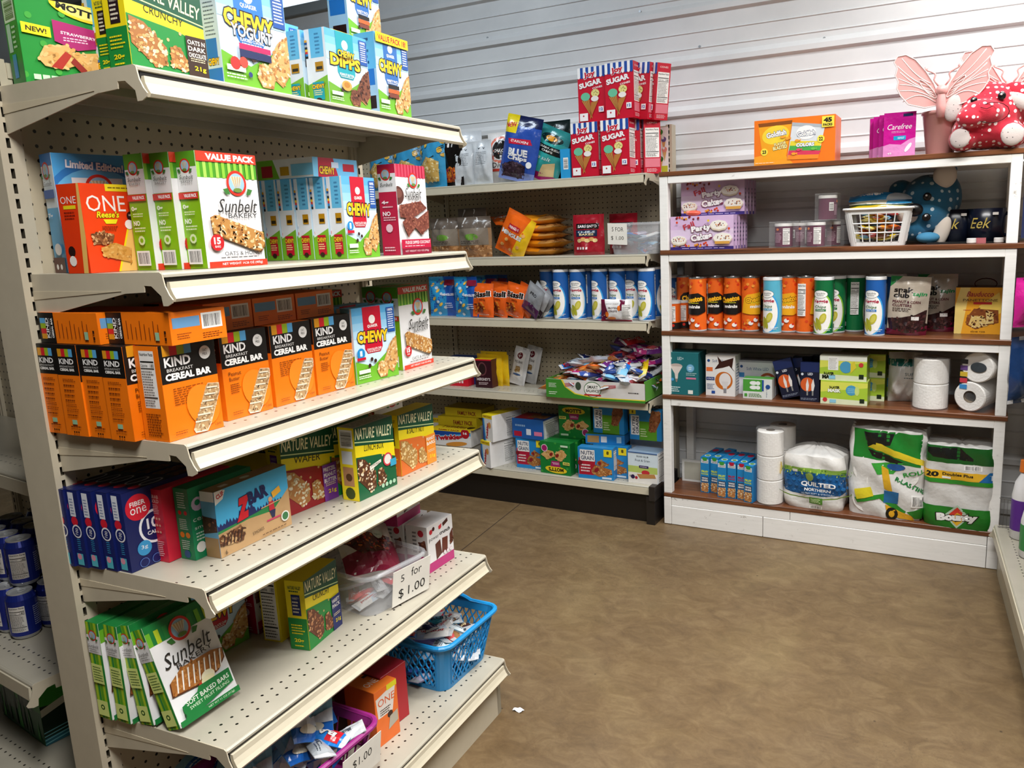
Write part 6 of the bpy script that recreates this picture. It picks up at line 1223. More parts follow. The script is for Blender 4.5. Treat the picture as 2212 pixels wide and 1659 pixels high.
def mott2(W, H):
    c = C(W, H, '148034')
    for i in range(14): c.e((i*.37) % 1, (i*.23+.1) % 1, .04, None, '3A9C3E', 10)
    c.e(.48, .85, .36, .11, 'F2D22A', 24, -3); c.t("MOTT'S", .48, .85, .5, .12, '16140F', bold=.05); c.p([(.33, .76), (.66, .76), (.62, .58), (.36, .58)], 'A8206A'); c.ln(.38, .62, .62, .7, 2, 'F4D8E8')
    c.gran([(.1, .35), (.3, .58), (.5, .5), (.46, .3), (.25, .2)], 'D9A866', ['E2B878', 'CE9A56'], 30, .04, 2); c.gran([(.5, .42), (.75, .56), (.95, .42), (.8, .25), (.55, .28)], 'D9A866', ['E2B878', 'CE9A56'], 30, .04, 3); c.e(.42, .4, .07, .05, '8A201C', 10, 40); c.e(.62, .38, .07, .05, '8A201C', 10, 40)
    c.r(.02, .58, .24, .67, 'F4E870'); c.t('NEW!', .13, .625, .18, .06, '2A2410', bold=.03); c.e(.84, .2, .11, None, 'F0D8E8', 14); c.e(.84, .2, .09, None, 'A8206A', 14); c.r(.06, .06, .3, .12, 'CFE8C8'); return c
mo = cbox('box', .175, .05, .165, F=mott2(.175, .165), T='148034', R='0E6A2A')
moi = cbox('box', .175, .05, .165, F='148034', T='148034', K=mott2(.175, .165), R='0E6A2A', Bt='148034')
bl = C(.19, .105, '1E5CA8'); bl.ln(.1, .55, .5, .75, 1, '8AB0D8'); bl.r(.05, .1, .3, .35, 'B01838'); bl.r(.45, .2, .6, .5, 'D8E0EC'); bl.r(.7, .2, .95, .4, 'E07AA0')
blt = C(.19, .16, '1A4A96'); blt.p([(0, .1), (.6, .1), (.5, .9), (0, .9)], 'A01830'); blt.gran([(.35, .3), (.9, .3), (.9, .7), (.35, .7)], '7A4A2A', ['9A6A3A'], 20, .05, 1)
Mb('fruit_bar_box', .19, .16, .10, bl, M_(3.36, 1110, 985, 5), -3, 'blue cherry bar carton lying flat on an upright one', T=blt, R=C(.16, .10, 'C8CCD4').nf(.1, .05, .9, .95), dz=.1585)
Mb('fruit_bar_box', .165, .05, .158, fruitbar(.165, .158, '2088CC', ('NUTRI', 'GRAIN'), '2A3A5A', 'B01838'), M_(3.36, 1116, 992, 5), 0, 'blue cherry bar carton standing under the flat one', T='2A90D0')
q = M_(3.325, 1169, 1020, 5)
o = inst('fruit_bar_box', moi, q, -3, 'green fruit bar carton standing upside down at the front of the lowest shelf', 'box', 'green strawberry bar cartons', W=.175, D=.05)
o.rotation_euler = (math.pi, 0, math.radians(-3)); o.location.z += .165
for i in range(4): inst('fruit_bar_box', mo, q+Vector((.01+.006*i, .056*(i+1), 0)), 2*(i % 2), 'green fruit bar carton in the row behind the upside down one, '+('first', 'second', 'third', 'last')[i], 'box', 'green strawberry bar cartons', W=.175, D=.05)
inst('fruit_bar_box', mo, q+Vector((.06, .10, 0)), 3, 'green fruit bar carton stacked upright on the row of green ones', 'box', 'green strawberry bar cartons', W=.175, D=.05, dz=.1655)
q = M_(3.315, 1250, 1028, 5)
inst('fruit_bar_box', ng, q, 3, 'blue fruit bar carton with yellow 8 badge in front of the others', 'box', 'blue fruit bar cartons', W=.185, D=.05)
inst('fruit_bar_box', ng, q+Vector((.055, .06, 0)), 0, 'blue fruit bar carton half hidden behind the front one', 'box', 'blue fruit bar cartons', W=.185, D=.05)
inst('fruit_bar_box', ng, q+Vector((.0, .12, 0)), 0, 'blue fruit bar carton behind, carrying the one lying flat', 'box', 'blue fruit bar cartons', W=.185, D=.05)
Mb('fruit_bar_box', .20, .15, .05, C(.2, .05, '1E7EC4').r(.05, .15, .35, .85, 'B08850').r(.4, .2, .55, .8, 'E8E4E0').r(.8, .2, .92, .8, 'A8D0E8'), q+Vector((.015, .06, 0)), 8, 'blue carton lying flat across the standing fruit bar cartons', T='4A8A3A', dz=.159)
apf = C(.165, .15, '2088CC'); apf.p([(.3, 0), (.85, 0), (.85, .62), (.3, .62)], '5A9A22'); apf.r(.04, .16, .3, .8, 'F4F2F0'); apf.t('NUTRI', .13, .48, .5, .1, '2A3A5A', rot=90, bold=.02); apf.t('GRAIN', .24, .48, .5, .1, '2A3A5A', rot=90, bold=.02); apf.gran([(.6, .3), (.8, .28), (.98, .7), (.96, .98), (.7, .98), (.62, .7)], '8A5030', ['A06A3E', '744020'], 40, .04, 2); apf.r(0, .84, .2, 1, 'F0DC28'); apf.t('8', .1, .92, .05, .09, '2A2410', bold=.04); apf.ln(.34, .1, .55, .4, 4, 'D8E8B0')
ap = cbox('box', .165, .05, .15, F=apf, T='2A90D0')
for i, (u, dz, y) in enumerate(((1284, .212, 3.40), (1362, .19, 3.42))): inst('fruit_bar_box', ap, M_(y, u, 985, 5), 0, 'blue and green apple bar carton on its side, '+('left one', 'right one')[i]+' of the upper pair', 'box', 'apple bar cartons', W=.165, D=.05, dz=dz)
for i, (u, y) in enumerate(((1284, 3.47), (1362, 3.49))):
    Mb('fruit_bar_box', .165, .06, .205 if i == 0 else .188, 'C8D0D8', M_(y-.05*0, u, 985, 5), 0, 'pale carton in shade supporting the '+('left', 'right')[i]+' apple bar carton', T='2A90D0')
fg_ = C(.152, .155, 'D8E6EE'); fg_.r(0, .3, 1, .55, 'B8CC6A'); fg_.r(0, 0, 1, .34, 'ECE8E2'); fg_.t('FOOD CLUB', .5, .86, .4, .05, '1E2A3A', bold=.02); fg_.t('Fruit & Grain', .5, .74, .5, .07, '3A4A5A'); fg_.r(.38, .5, .7, .58, '3A2A5A'); fg_.ln(.42, .52, .66, .56, 1, 'E8E0F0'); fg_.e(.6, .36, .14, .08, 'C8303A', 12); fg_.p([(.3, .3), (.9, .34), (.95, .22), (.4, .16)], 'C08A50'); fg_.e(.16, .2, .07, None, '2A1E4A', 10); fg_.e(.28, .18, .05, None, 'B01E34', 10); fg_.t('8', .07, .22, .04, .06, '3A3A3A'); fg_.r(0, .96, 1, 1, '4A6A9A')
Mb('fruit_bar_box', .152, .10, .155, fg_, M_(3.335, 1357, 1012, 5), -2, 'pale fruit and grain bar carton at the right end of the lowest shelf', T='8AA0B8', R=C(.1, .155, 'D8E0E8').nf(.1, .05, .9, .95))
# ================= wooden shelves =================
def plush_mat(name, c0, dot, sc_=26, r=.36):
    m, nt, p = mat(name); tc = N(nt, 'ShaderNodeTexCoord'); v = N(nt, 'ShaderNodeTexVoronoi'); v.inputs['Scale'].default_value = sc_; v.inputs['Randomness'].default_value = .35
    nt.links.new(tc.outputs['Object'], v.inputs['Vector']); lt = N(nt, 'ShaderNodeMath', operation='LESS_THAN'); lt.inputs[1].default_value = r; nt.links.new(v.outputs['Distance'], lt.inputs[0])
    mx = N(nt, 'ShaderNodeMix', data_type='RGBA'); mx.inputs[6].default_value = (*lin(c0), 1); mx.inputs[7].default_value = (*lin(dot), 1); nt.links.new(lt.outputs[0], mx.inputs[0]); nt.links.new(mx.outputs[2], p.inputs['Base Color'])
    p.inputs['Roughness'].default_value = .9; p.inputs['Sheen Weight'].default_value = .3; n2 = N(nt, 'ShaderNodeTexNoise'); n2.inputs['Scale'].default_value = 300; nt.links.new(tc.outputs['Object'], n2.inputs['Vector'])
    bp = N(nt, 'ShaderNodeBump'); bp.inputs['Strength'].default_value = .3; bp.inputs['Distance'].default_value = .002; nt.links.new(n2.outputs[0], bp.inputs['Height']); nt.links.new(bp.outputs[0], p.inputs['Normal']); return m
def blob(name, balls, mt, par, vox=.006):
    """one continuous stuffed body grown from overlapping ellipsoids"""
    b = B()
    for cen, r, *e in balls: b.ball(cen, r, M=Euler([math.radians(q) for q in e[0]]).to_matrix() if e else None)
    o = b.obj(name, mt, par, smooth=True); md = o.modifiers.new('skin', 'REMESH'); md.mode = 'VOXEL'; md.voxel_size = vox; md.use_smooth_shade = True
    s_ = o.modifiers.new('soften', 'SMOOTH'); s_.iterations = 6; s_.factor = .6; return o
def eye(par, cen, r, d=(0, -1, 0)):
    b = B(); b.ball(cen, (r, r*.5, r), '0E0A0C'); b.ball(Vector(cen)+Vector(d)*r*.42+Vector((-r*.25, 0, r*.3)), r*.26, 'F4F2F2'); o = b.obj('eye', PLAST, par, smooth=True); return o
# -- top board: cracker carton, pads, butterfly pots, elephant
c = C(.325, .182, 'F07818'); c.p([(.0, 0), (.5, 0), (.35, .3), (0, .2)], 'F8A028')
c.p([(.05, .93), (.48, .95), (.40, .12), (.12, .08)], 'F2A41E'); c.p([(.05, .93), (.48, .95), (.47, .87), (.06, .85)], '8A4A14'); c.e(.27, .66, .17, .2, 'F4D23A', 22, 10); c.t('Goldfish', .28, .68, .25, .12, 'F8F4F0', o='1E3A6A', ow=.05, bold=.04, rot=8); c.t('FLAVOR', .33, .46, .15, .07, 'F8E8A0', o='3A1A0A', ow=.05, bold=.04, rot=8); c.t('BLASTED', .33, .38, .18, .08, 'F8E8A0', o='3A1A0A', ow=.05, bold=.05, rot=8); c.e(.13, .3, .045, None, 'F4E04A', 16); c.t('23', .13, .3, .05, .08, '1A1A1A', bold=.04)
c.p([(.48, .9), (.88, .8), (.80, .08), (.42, .10)], 'D8DCE0'); c.p([(.46, .5), (.85, .45), (.82, .35), (.45, .4)], 'E8D23A'); c.p([(.45, .4), (.84, .35), (.82, .25), (.44, .3)], '4AA84A'); c.p([(.44, .3), (.83, .25), (.81, .17), (.43, .2)], 'D83A5A'); c.p([(.43, .2), (.81, .17), (.80, .08), (.42, .10)], 'F08A2A')
c.p([(.48, .9), (.88, .8), (.875, .74), (.475, .83)], 'AEB4BA'); c.e(.65, .66, .12, .15, 'F4F2F0', 20); c.t('Goldfish', .65, .64, .22, .11, 'F8F4F0', o='1E3A6A', ow=.06, bold=.04, rot=4); c.t('COLORS', .64, .40, .22, .08, 'F8F8F8', o='2A5AA0', ow=.05, bold=.05); c.e(.83, .5, .045, None, 'F4E04A', 16); c.t('22', .83, .5, .05, .08, '1A1A1A', bold=.04)
for (x, y, q) in ((.42, .56, 'F0A030'), (.36, .6, 'F0A030'), (.56, .3, 'E0406A'), (.54, .5, 'F0A030'), (.74, .3, '6AC04A'), (.5, .22, 'F0A030')): c.e(x, y, .028, .03, q, 12); c.p([(x+.02, y), (x+.045, y+.03), (x+.045, y-.03)], q)
c.r(.84, .74, .985, .97, 'F6E04A'); c.t('45', .91, .89, .1, .1, '14140F', bold=.06); c.t('PACKS', .91, .79, .11, .055, '14140F', bold=.05); c.ln(.02, .04, .3, .08, 1, 'F8D0A0')
Mb('cracker_box', .325, .16, .182, c, Wp(3.375, 1629, 356, 1), 1, 'large orange cracker carton with 45 packs badge on the top board', R='E8600C', T='F08A28')
c = C(.115, .165, 'C0148A'); c.p([(0, 0), (1, 0), (1, .42), (.8, .38), (.55, .27), (.2, .30), (0, .26)], 'DC8AC4'); c.t('Carefree', .5, .68, .76, .12, 'F4F0F4', sh=.3, bold=.0); c.ln(.25, .54, .7, .59, 2, 'E8B8DC', .3, .1); c.r(.32, .38, .7, .47, '1E9CC8'); c.ln(.45, .4, .68, .45, 2, 'E8F4FA'); c.r(.6, .9, .9, .96, '1A2450'); c.e(.78, .2, .06, .12, 'F4EEF4', 12, -35); c.t('49', .2, .08, .12, .05, 'F4F0F4')
cs = C(.045, .165, 'B4107E'); cs.ln(.2, .55, .8, .9, 5, 'E8B8DC'); cs.r(.1, .0, .9, .3, 'D8D0D8')
pad = cbox('box', .115, .04, .165, FOIL, F=c, R=cs, T='C0148A')
q = Wp(3.37, 1907, 338, 1)
for i in range(4): inst('liner_pack', pad, q+Vector((-.022*i-(.004 if i == 2 else 0), .043*i, 0)), 4+(0, 3, -4, 6)[i], 'magenta panty liner pack, '+('front one showing its label', 'second from the front', 'third from the front', 'hindmost')[i], 'pack', 'magenta liner packs on the top board', W=.115, D=.04)
PINK = flat('pink_glazed_pottery', 'DCA09C', .35, coat=.3); PINKV = flat('pink_pottery_edge', 'F0D4D0', .3, coat=.3)
def wing(s):
    """outline in metres from the body, s=+1 right"""
    P = [(.015, -.02), (.06, -.03), (.12, -.0), (.15, .06), (.165, .11), (.16, .15), (.172, .19), (.165, .235), (.178, .275), (.165, .31), (.135, .315), (.10, .28), (.06, .20), (.03, .12), (.012, .05)]
    return [(s*x*1.1, z*.66+.012) for x, z in P]
def butterfly_pot(u, v, y, label, rot=0, sc_=1.0, gr='butterfly flower pots'):
    p_ = Wp(y, u, v, 1); t = empty('butterfly_flower_pot', p_, (0, 0, math.radians(rot)), label, 'flower pot', gr); t.scale = (.86*sc_,)*3
    b = B(); prof = [(.055, 0), (.058, .003), (.078, .172), (.083, .174), (.084, .186), (.079, .187), (.074, .176), (.055, .02), (0, .018)]
    b.lathe(prof, 'DCA09C', n=40, cap=False); b.lathe([(0, .0), (.055, 0)], n=40, cap=False); b.obj('pot', PINK, t, smooth=True)
    for s in (-1, 1):
        b = B(); W_ = wing(s); b.prism(W_ if s > 0 else W_[::-1], lambda p, q, tt: (p, -.082+tt-abs(p)*.12, .205+q), 0, .010, 'DCA09C'); o = b.obj('wing', PINK, t)
        b = B()
        for (x0, z0, x1, z1, cz) in ((.02, .0, .14, .02, .02), (.02, .02, .155, .09, .01), (.025, .04, .155, .13, .01), (.03, .06, .16, .17, .0), (.035, .08, .155, .21, -.01), (.04, .10, .165, .25, -.01), (.04, .12, .15, .295, -.01)):
            pts_ = [Vector((s*1.1*(x0+(x1-x0)*k/8), -.083-abs(x0+(x1-x0)*k/8)*.12, .217+.66*(z0+(z1-z0)*k/8)+cz*math.sin(math.pi*k/8)*1.4)) for k in range(9)]
            b.tube(pts_, .0022, 'F0D4D0', n=6)
        lp = [Vector((s*(.055+.016*math.cos(a)*.5+.035*math.sin(a)), -.0845-abs(.055+.035*math.sin(a))*.12, .205+.07+.04*math.sin(a)-.008*math.cos(a))) for a in [i*math.pi/8 for i in range(16)]]; b.tube(lp, .002, 'F0D4D0', n=6, close=True)
        ed = [Vector((p, -.083-abs(p)*.12, .205+q)) for p, q in W_]; b.tube(ed, .0025, 'E6BCB8', n=6, close=True); b.obj('wing_veins', PINKV, t, smooth=True)
    b = B(); b.lathe([(.0, .15), (.016, .152), (.02, .2), (.018, .235), (.016, .25)], n=20, cen=(0, -.088), cap=False); b.ball((0, -.088, .265), (.024, .024, .024), nu=20, nv=14); b.obj('body', PINK, t, smooth=True)
    for s in (-1, 1):
        b = B(); pts_ = [Vector((s*(.012+.045*k/8+.01*math.sin(k)), -.088, .283+.075*(k/8)**.7)) for k in range(9)]; b.tube(pts_, .004, n=8); b.ball(pts_[-1], (.008, .006, .010)); b.obj('antenna', PINK, t, smooth=True)
    return t
butterfly_pot(2030, 330, 3.43, 'pink butterfly flower pot standing between the liner packs and the red plush elephant')
butterfly_pot(2168, 322, 3.52, 'pink butterfly flower pot behind the red plush elephant, cut by the right edge', 4)
RED = plush_mat('red_polka_plush', 'B8102C', 'F0E0E0', 46, .32); GREYP = plush_mat('grey_speckled_plush', 'C4B8B4', '5A5250', 60, .12)
p_ = Wp(3.42, 2132, 322, 1); p_.z = ZW[1]
el = empty('plush_elephant', p_, (0, 0, math.radians(12)), 'red polka dot plush elephant slumped on the top board', 'plush toy')
blob('plush_body', [((0, 0, .135), (.125, .10, .115)), ((.09, .03, .10), (.09, .08, .085)), ((-.02, -.02, .08), (.11, .085, .075)), ((-.045, -.09, .13), (.075, .05, .05)), ((-.085, -.11, .115), (.05, .035, .035)), ((-.095, -.05, .045), (.05, .06, .045)), ((.06, -.06, .05), (.055, .06, .05))], RED, el)
for nm, balls, mt in (('ear', [((-.12, -.03, .17), (.038, .018, .062), (0, 22, 0))], GREYP), ('ear', [((.10, -.06, .19), (.075, .02, .036), (0, 28, -15))], RED), ('ear_lining', [((.085, -.078, .165), (.06, .012, .026), (0, 28, -15))], GREYP), ('ear_back', [((-.112, -.012, .18), (.036, .016, .06), (0, 20, 0))], RED), ('foot_sole', [((-.115, -.105, .045), (.035, .012, .037), (0, 0, -15))], GREYP), ('foot_sole', [((.055, -.118, .048), (.041, .012, .041), (0, 0, 5))], GREYP)):
    blob(nm, balls, mt, el, .004)
eye(el, (.018, -.098, .185), .014); eye(el, (-.075, -.105, .175), .012)
b = B(); b.tube([Vector((-.02+.055*math.cos(a), -.135-.008*math.cos(a), .125+.035*math.sin(a))) for a in [(-150+i*25)*math.pi/180 for i in range(12)]], .0012, '1A0E10', n=5); b.tube([Vector((-.06, -.142, .145)), Vector((-.04, -.145, .138)), Vector((-.02, -.142, .147))], .0012, '1A0E10', n=5); b.obj('stitched_mouth', MATTE, el)
# -- second board
def party(W, H):
    c = C(W, H, 'D8B8DC'); c.r(0, .3, 1, .6, 'E2CCE6'); c.r(0, 0, 1, .09, '3A2A7A'); R = random.Random(6)
    for i in range(30): c.e(R.uniform(.05, .6), R.choice((R.uniform(.9, 1), R.uniform(.1, .18))), .018, None, ('C83A2A', 'E89A2A', '7A1E2A')[i % 3], 6)
    c.t('Fall', .30, .72, .18, .16, 'C0303A', rot=20, bold=.02); c.t('Party', .50, .62, .32, .22, 'F8F4F4', o='7A3050', ow=.06, bold=.06, rot=8); c.t('Cakes', .50, .38, .34, .2, 'F8F4F4', o='7A3050', ow=.06, bold=.06, rot=8)
    for (x, y, r_) in ((.14, .3, .13), (.78, .72, .14), (.84, .34, .15)):
        c.e(x, y-.05, r_, r_*.9*W/H*.55, 'D8C8B0', 8); c.e(x, y, r_, r_*.85*W/H*.6, 'F4EEE4', 8)
        for i in range(16): c.e(x+R.uniform(-.7, .7)*r_, y+R.uniform(-.3, .35)*r_*W/H*.6+.01, .008, None, ('5A2A1E', 'E89A2A', 'A01E2A')[i % 3], 6)
    c.r(.72, .16, .95, .24, 'D8A04A'); c.ln(.2, .03, .95, .06, 1, 'D8C8E8')
    for (x, y) in ((.12, .82), (.62, .85), (.94, .6), (.58, .2)): c.e(x, y, .02, None, ('E8C83A', 'D84A2A')[int(x*10) % 2], 6)
    return c
pk = cbox('box', .285, .034, .145, F=party(.285, .145), R=C(.034, .145, 'D0B0D8').ln(.2, .2, .8, .8, 5, '5A4A7A'), T='E0D0E4')
q = Wp(3.352, 1449, 540, 2)
for i in range(5): inst('cake_box', pk, q+Vector((.003*i, .036*i, 0)), 0, 'pastel frosted cake box, '+('front one', 'second', 'third', 'fourth', 'last')[i]+' of the lower row', 'box', 'pastel frosted cake boxes', W=.285, D=.034)
for i in range(4): inst('cake_box', pk, q+Vector((.03+.004*i, .06+.038*i, 0)), 1, 'pastel frosted cake box, '+('front one', 'second', 'third', 'last')[i]+' of the upper row', 'box', 'pastel frosted cake boxes', W=.285, D=.034, dz=.1455)
b = B(); b.ball((0, 0, .012), (.035, .02, .012), 'E8604A'); b.ball((-.02, -.005, .014), (.014, .012, .01), 'F08A70')
o = b.obj('bread_tie_sweet', PLAST, loc=tuple(q+Vector((.10, .02, .1455))), smooth=True); tag(o, 'small coral wrapped sweet lying on the lower cake boxes', 'sweet')
mgc = C(2*math.pi*.034, .085, '5A1238'); mgc.ln(.4, .2, .55, .7, 8, 'C8A0B0'); mgc.nf(.57, .1, .7, .9); mgc.e(.47, .85, .03, .06, 'E87A3A', 9); mgc.bc(.3, .4, .38, .8, vert=False)
def smallcan(r, h, art):
    b = B(); col = art.it[0][2]; b.lathe([(r-.002, 0), (r, .002), (r, h-.012)], col, n=32, cap=True)
    lay(b, art, lambda x, y, o: ((r+o)*math.sin((x/art.W-.5)*2*math.pi), -(r+o)*math.cos((x/art.W-.5)*2*math.pi), .002+y*(h-.014)/art.H), (32, 1)); return b.mesh('body', [PRINT])
sc1 = smallcan(.037, .098, mgc); sl1 = lid_mesh(.037, .098, 'E6E4E0')
b = B(); cs_ = [(-.044, -.044), (.044, -.044), (.044, .044), (-.044, .044)]
for k in range(4):
    (x0, y0), (x1, y1) = cs_[k], cs_[(k+1) % 4]; b.face([(x0, y0, -.002), (x1, y1, -.002), (x1, y1, .106), (x0, y0, .106)], 'F4F4F4')
for zz in (0, .104):
    b.tube([Vector((x, y, zz)) for x, y in cs_], .0012, 'F4F4F4', n=5, close=True)
wrapm = b.mesh('shrink_wrap', [FILM])
for i, (u, v, y, dz, tn, lb) in enumerate(((1693, 538, 3.42, 0, -20, 'left of the lower pair'), (1725, 536, 3.51, 0, 30, 'half hidden behind the left one'), (1762, 538, 3.40, 0, -30, 'right of the lower pair'), (1795, 536, 3.5, 0, 20, 'hidden behind the right one'), (1786, 538, 3.43, .107, 90, 'stacked on top of the right pair'))):
    t = empty('nut_can', Wp(y, u, v, 2)+Vector((0, 0, dz+.002)), (0, 0, math.radians(tn)), 'plum coloured nut can in shrink wrap, '+lb, 'can', 'plum nut cans in shrink wrap')
    for nm, me in (('body', sc1), ('lid', sl1), ('shrink_wrap', wrapm)): o = bpy.data.objects.new(nm, me); COL.objects.link(o); o.parent = t
WPL = flat('white_plastic', 'E4E4E2', .35)
q = Wp(3.355, 1829, 535, 2); bw, bd = .255, .19; bcn = Vector((q.x+bw*.43, q.y+bd/2, q.z))
tub('laundry_style_basket', bw, bd, .145, WPL, 'white plastic basket with upright slots full of candy bags on the second board', bcn, 2, flare=.80, r=.025, slots=(3, .024, 'slot'), col='E4E4E2', rim=.005)
heap(bcn, Vector((1, 0, 0)), Vector((0, 1, 0)), .09, .06, q.z+.035, .0, ['yellow', 'red', 'brown', 'yellow', 'blue', 'orange'], 40, 'inside the white basket', 'candy in the white basket', 31, .75, 6, 15)
for i, (cols, z, r_, ly) in enumerate(((('E8C828', 'F4E8A0'), .148, 4, -4), (('2A8AC8', 'C8D0D8'), .178, -2, 5), (('D8D4C0', '3A9AD0'), .163, -10, 8))):
    c = C(.24, .07, cols[0]); c.p([(.6, 0), (1, 0), (1, 1), (.75, 1)], cols[1]); c.t(('candy', 'wafer', 'fruit')[i], .35, .5, .4, .4, ('B02030', 'F4F4F4', '2A6A9A')[i], bold=.04)
    inst('candy_bag', smooth_by(bag('pouch', .24, .07, .03, F=c, K=cols[1], kind='flow', seed=90+i)), bcn, r_, ('yellow', 'silver and blue', 'cream and turquoise')[i]+' candy bag lying across the top of the white basket', 'snack bag', anchor='c', e=(-72, 0, ly), dz=z+.0)
BLUE = plush_mat('blue_polka_plush', '1A5E80', 'B8C8D0', 30, .26)
p_ = Wp(3.56, 2000, 520, 2); p_.z = ZW[2]
dg = empty('plush_dog', p_, (0, 0, math.radians(8)), 'blue polka dot plush dog lying on its side behind the white basket', 'plush toy')
blob('plush_body', [((0, 0, .15), (.11, .09, .125)), ((-.05, -.02, .06), (.06, .06, .05)), ((.06, .02, .18), (.07, .07, .10)), ((-.10, .03, .215), (.05, .04, .045))], BLUE, dg)
WH_ = flat('cream_plush', 'CFC4B8', .95); blob('muzzle', [((-.075, -.06, .125), (.045, .035, .045))], WH_, dg, .004); blob('ear', [((.055, -.05, .265), (.045, .03, .05))], WH_, dg, .004); blob('ear', [((.05, -.06, .04), (.03, .022, .07), (0, 20, 0))], WH_, dg, .004); blob('ear', [((.075, .0, .29), (.03, .03, .02))], BLUE, dg, .004); blob('paw', [((.0, -.08, .025), (.045, .03, .022))], flat('light_blue_plush', '4A90B8', .9), dg, .004)
b = B(); b.ball((-.055, -.105, .135), (.032, .016, .026), '0C0A0C'); b.obj('nose', PLAST, dg, smooth=True); eye(dg, (-.01, -.092, .185), .016); eye(dg, (-.01, -.094, .105), .016)
NAVY = flat('navy_glazed_ceramic', '0E1424', .25)
for i, (u, y) in enumerate(((2062, 3.58), (2128, 3.54))):
    t = empty('gold_lettered_mug', Wp(y, u, 520, 2), (0, 0, math.radians(-8)), 'large navy mug with gold lettering, '+('left one half hidden', 'right one with handle and price tag')[i], 'mug', 'navy mugs on the second board')
    b = B(); b.lathe([(.056, 0), (.066, .004), (.07, .13), (.067, .131), (.062, .01), (0, .008)], n=36, cap=False); b.obj('body', NAVY, t, smooth=True)
    b = B(); b.tube([Vector((.066+.035*math.sin(a), 0, .068+.042*math.cos(a))) for a in [i*math.pi/10 for i in range(11)]], .007, n=8); b.obj('handle', NAVY, t, smooth=True)
    c = C(.09, .05, '0E1424'); c.it = []; c.t('Eek', .5, .5, .8, .8, 'C8B05A', sh=.3); b = B(); lay(b, c, lambda x, y, o: ((.070+o)*math.sin((x-.045)/.07-.15), -(.070+o)*math.cos((x-.045)/.07-.15), .05+y)); b.obj('lettering', MATTE, t)
    b = B(); b.box(.03, -.0665, .105, .05, -.064, .115, 'E8E4DC'); b.obj('price_sticker', MATTE, t)
b = B(); b.box(-.16, -.07, 0, .16, .07, .006); o = b.obj('serving_board', flat('dark_slate', '101214', .4), loc=tuple(Wp(3.48, 2100, 522, 2))); tag(o, 'thin dark slate board lying in front of the navy mugs', 'board')
for i, (u, r_) in enumerate(((2098, .017), (2118, .014), (2157, .017))):
    b = B()
    if i == 1: b.box(-.018, -.012, 0, .018, .012, .02, 'B86A70')
    else: b.lathe([(.014, 0), (.017, .003), (.017, .018), (.015, .02), (0, .02)], 'E0DEDA', n=20, cap=False)
    o = b.obj('small_jar' if i != 1 else 'tea_bag', PLAST, loc=tuple(Wp(3.40 if i != 1 else 3.42, u, 526, 2))); tag(o, ('small white capped jar in front of the left mug', 'small pink packet between the white jars', 'small white capped jar in front of the right mug')[i], ('jar', 'packet', 'jar')[i])
# -- third board: canisters and pouches
GW = 'canisters on the third board'
for i, (k, u, y, tn, lb) in enumerate((('hot', 1481, 3.50, 60, 'orange flame canister at the left, half hidden behind its neighbour'), ('hot', 1508, 3.385, -16, 'orange and black corn puff canister, leftmost in front'), ('hot', 1546, 3.44, -8, 'orange and black corn puff canister, second in front'), ('hot', 1583, 3.425, -4, 'orange and black corn puff canister, third in front'), ('mini', 1621, 3.425, 45, 'orange and yellow canister turned to show its nutrition panel'), ('sky', 1668, 3.375, -22, 'light blue veggie chip canister, set forward among the orange ones'), ('mini', 1703, 3.43, 0, 'orange and yellow corn puff canister right of the light blue one'), ('mini', 1740, 3.415, 120, 'orange and yellow canister turned to its back text'), ('green', 1778, 3.375, -10, 'green veggie chip canister, front one'), ('green', 1804, 3.45, -16, 'green veggie chip canister right behind the front green one'), ('green', 1845, 3.50, 140, 'green canister turned away showing its nutrition panel'), ('blue', 1889, 3.385, -20, 'royal blue veggie chip canister beside the snack pouches'), ('blue', 1932, 3.56, 20, 'royal blue canister standing in the back row at the right'), ('blue', 1456, 3.56, -10, 'blue canister seen behind the left post'), ('green', 1790, 3.58, 0, 'green canister in shade in the back row'), ('hot', 1660, 3.56, 30, 'orange canister in shade behind the light blue one'), ('hot', 1560, 3.56, 80, 'orange canister in shade behind the second orange one'), ('mini', 1725, 3.56, 10, 'orange canister in shade behind the yellow ones'), ('blue', 1895, 3.60, 0, 'blue canister in shade behind the royal blue one'))):
    can(k, Wp(y, u, 720, 3), tn, lb, GW)
smc = C(2*math.pi*.034, .12, 'E8641E'); smc.r(0, 0, 1, .25, '1A1818'); smc.nf(.42, .3, .6, .9); smc.e(.55, .15, .03, .06, 'D83020', 10)
sm1 = smallcan(.034, .13, smc); sl2 = lid_mesh(.034, .13, 'D8D8D8')
for i, (u, y) in enumerate(((1455, 3.42), (1478, 3.47))):
    t = empty('nut_can', Wp(y, u, 716, 3), (0, 0, 0), 'short orange and black can, '+('partly behind the left post', 'between the left post and the tall canisters')[i], 'can', 'short cans on the third board')
    for nm, me in (('body', sm1), ('lid', sl2)): o = bpy.data.objects.new(nm, me); COL.objects.link(o); o.parent = t
c = C(.15, .235, 'B8AC9C'); c.p([(0, .82), (.3, 1), (0, 1)], '1E7A3A'); c.t('snak', .35, .77, .5, .09, '1A1614', bold=.04); c.t('club', .3, .68, .4, .09, '1A1614', bold=.04); c.t('tajin', .76, .70, .36, .08, '1E8A4A', bold=.03, sh=.2); c.t('PEANUT & CORN', .45, .57, .72, .045, '5A1424', bold=.02); c.t('CLUSTERS', .34, .51, .5, .045, '5A1424', bold=.02); c.ln(.1, .4, .6, .47, 3, '4A3A34'); c.p([(0, 0), (1, 0), (1, .2), (0, .1)], '6A1030'); c.gran([(.0, .28), (.3, .3), (.7, .36), (.98, .45), (.95, .1), (.5, .04), (.05, .1)], '2A1414', ['3A1C1C', '1E0C10', '4A2A28'], 70, .05, 2); c.r(.6, .27, .8, .33, 'E8E4E0')
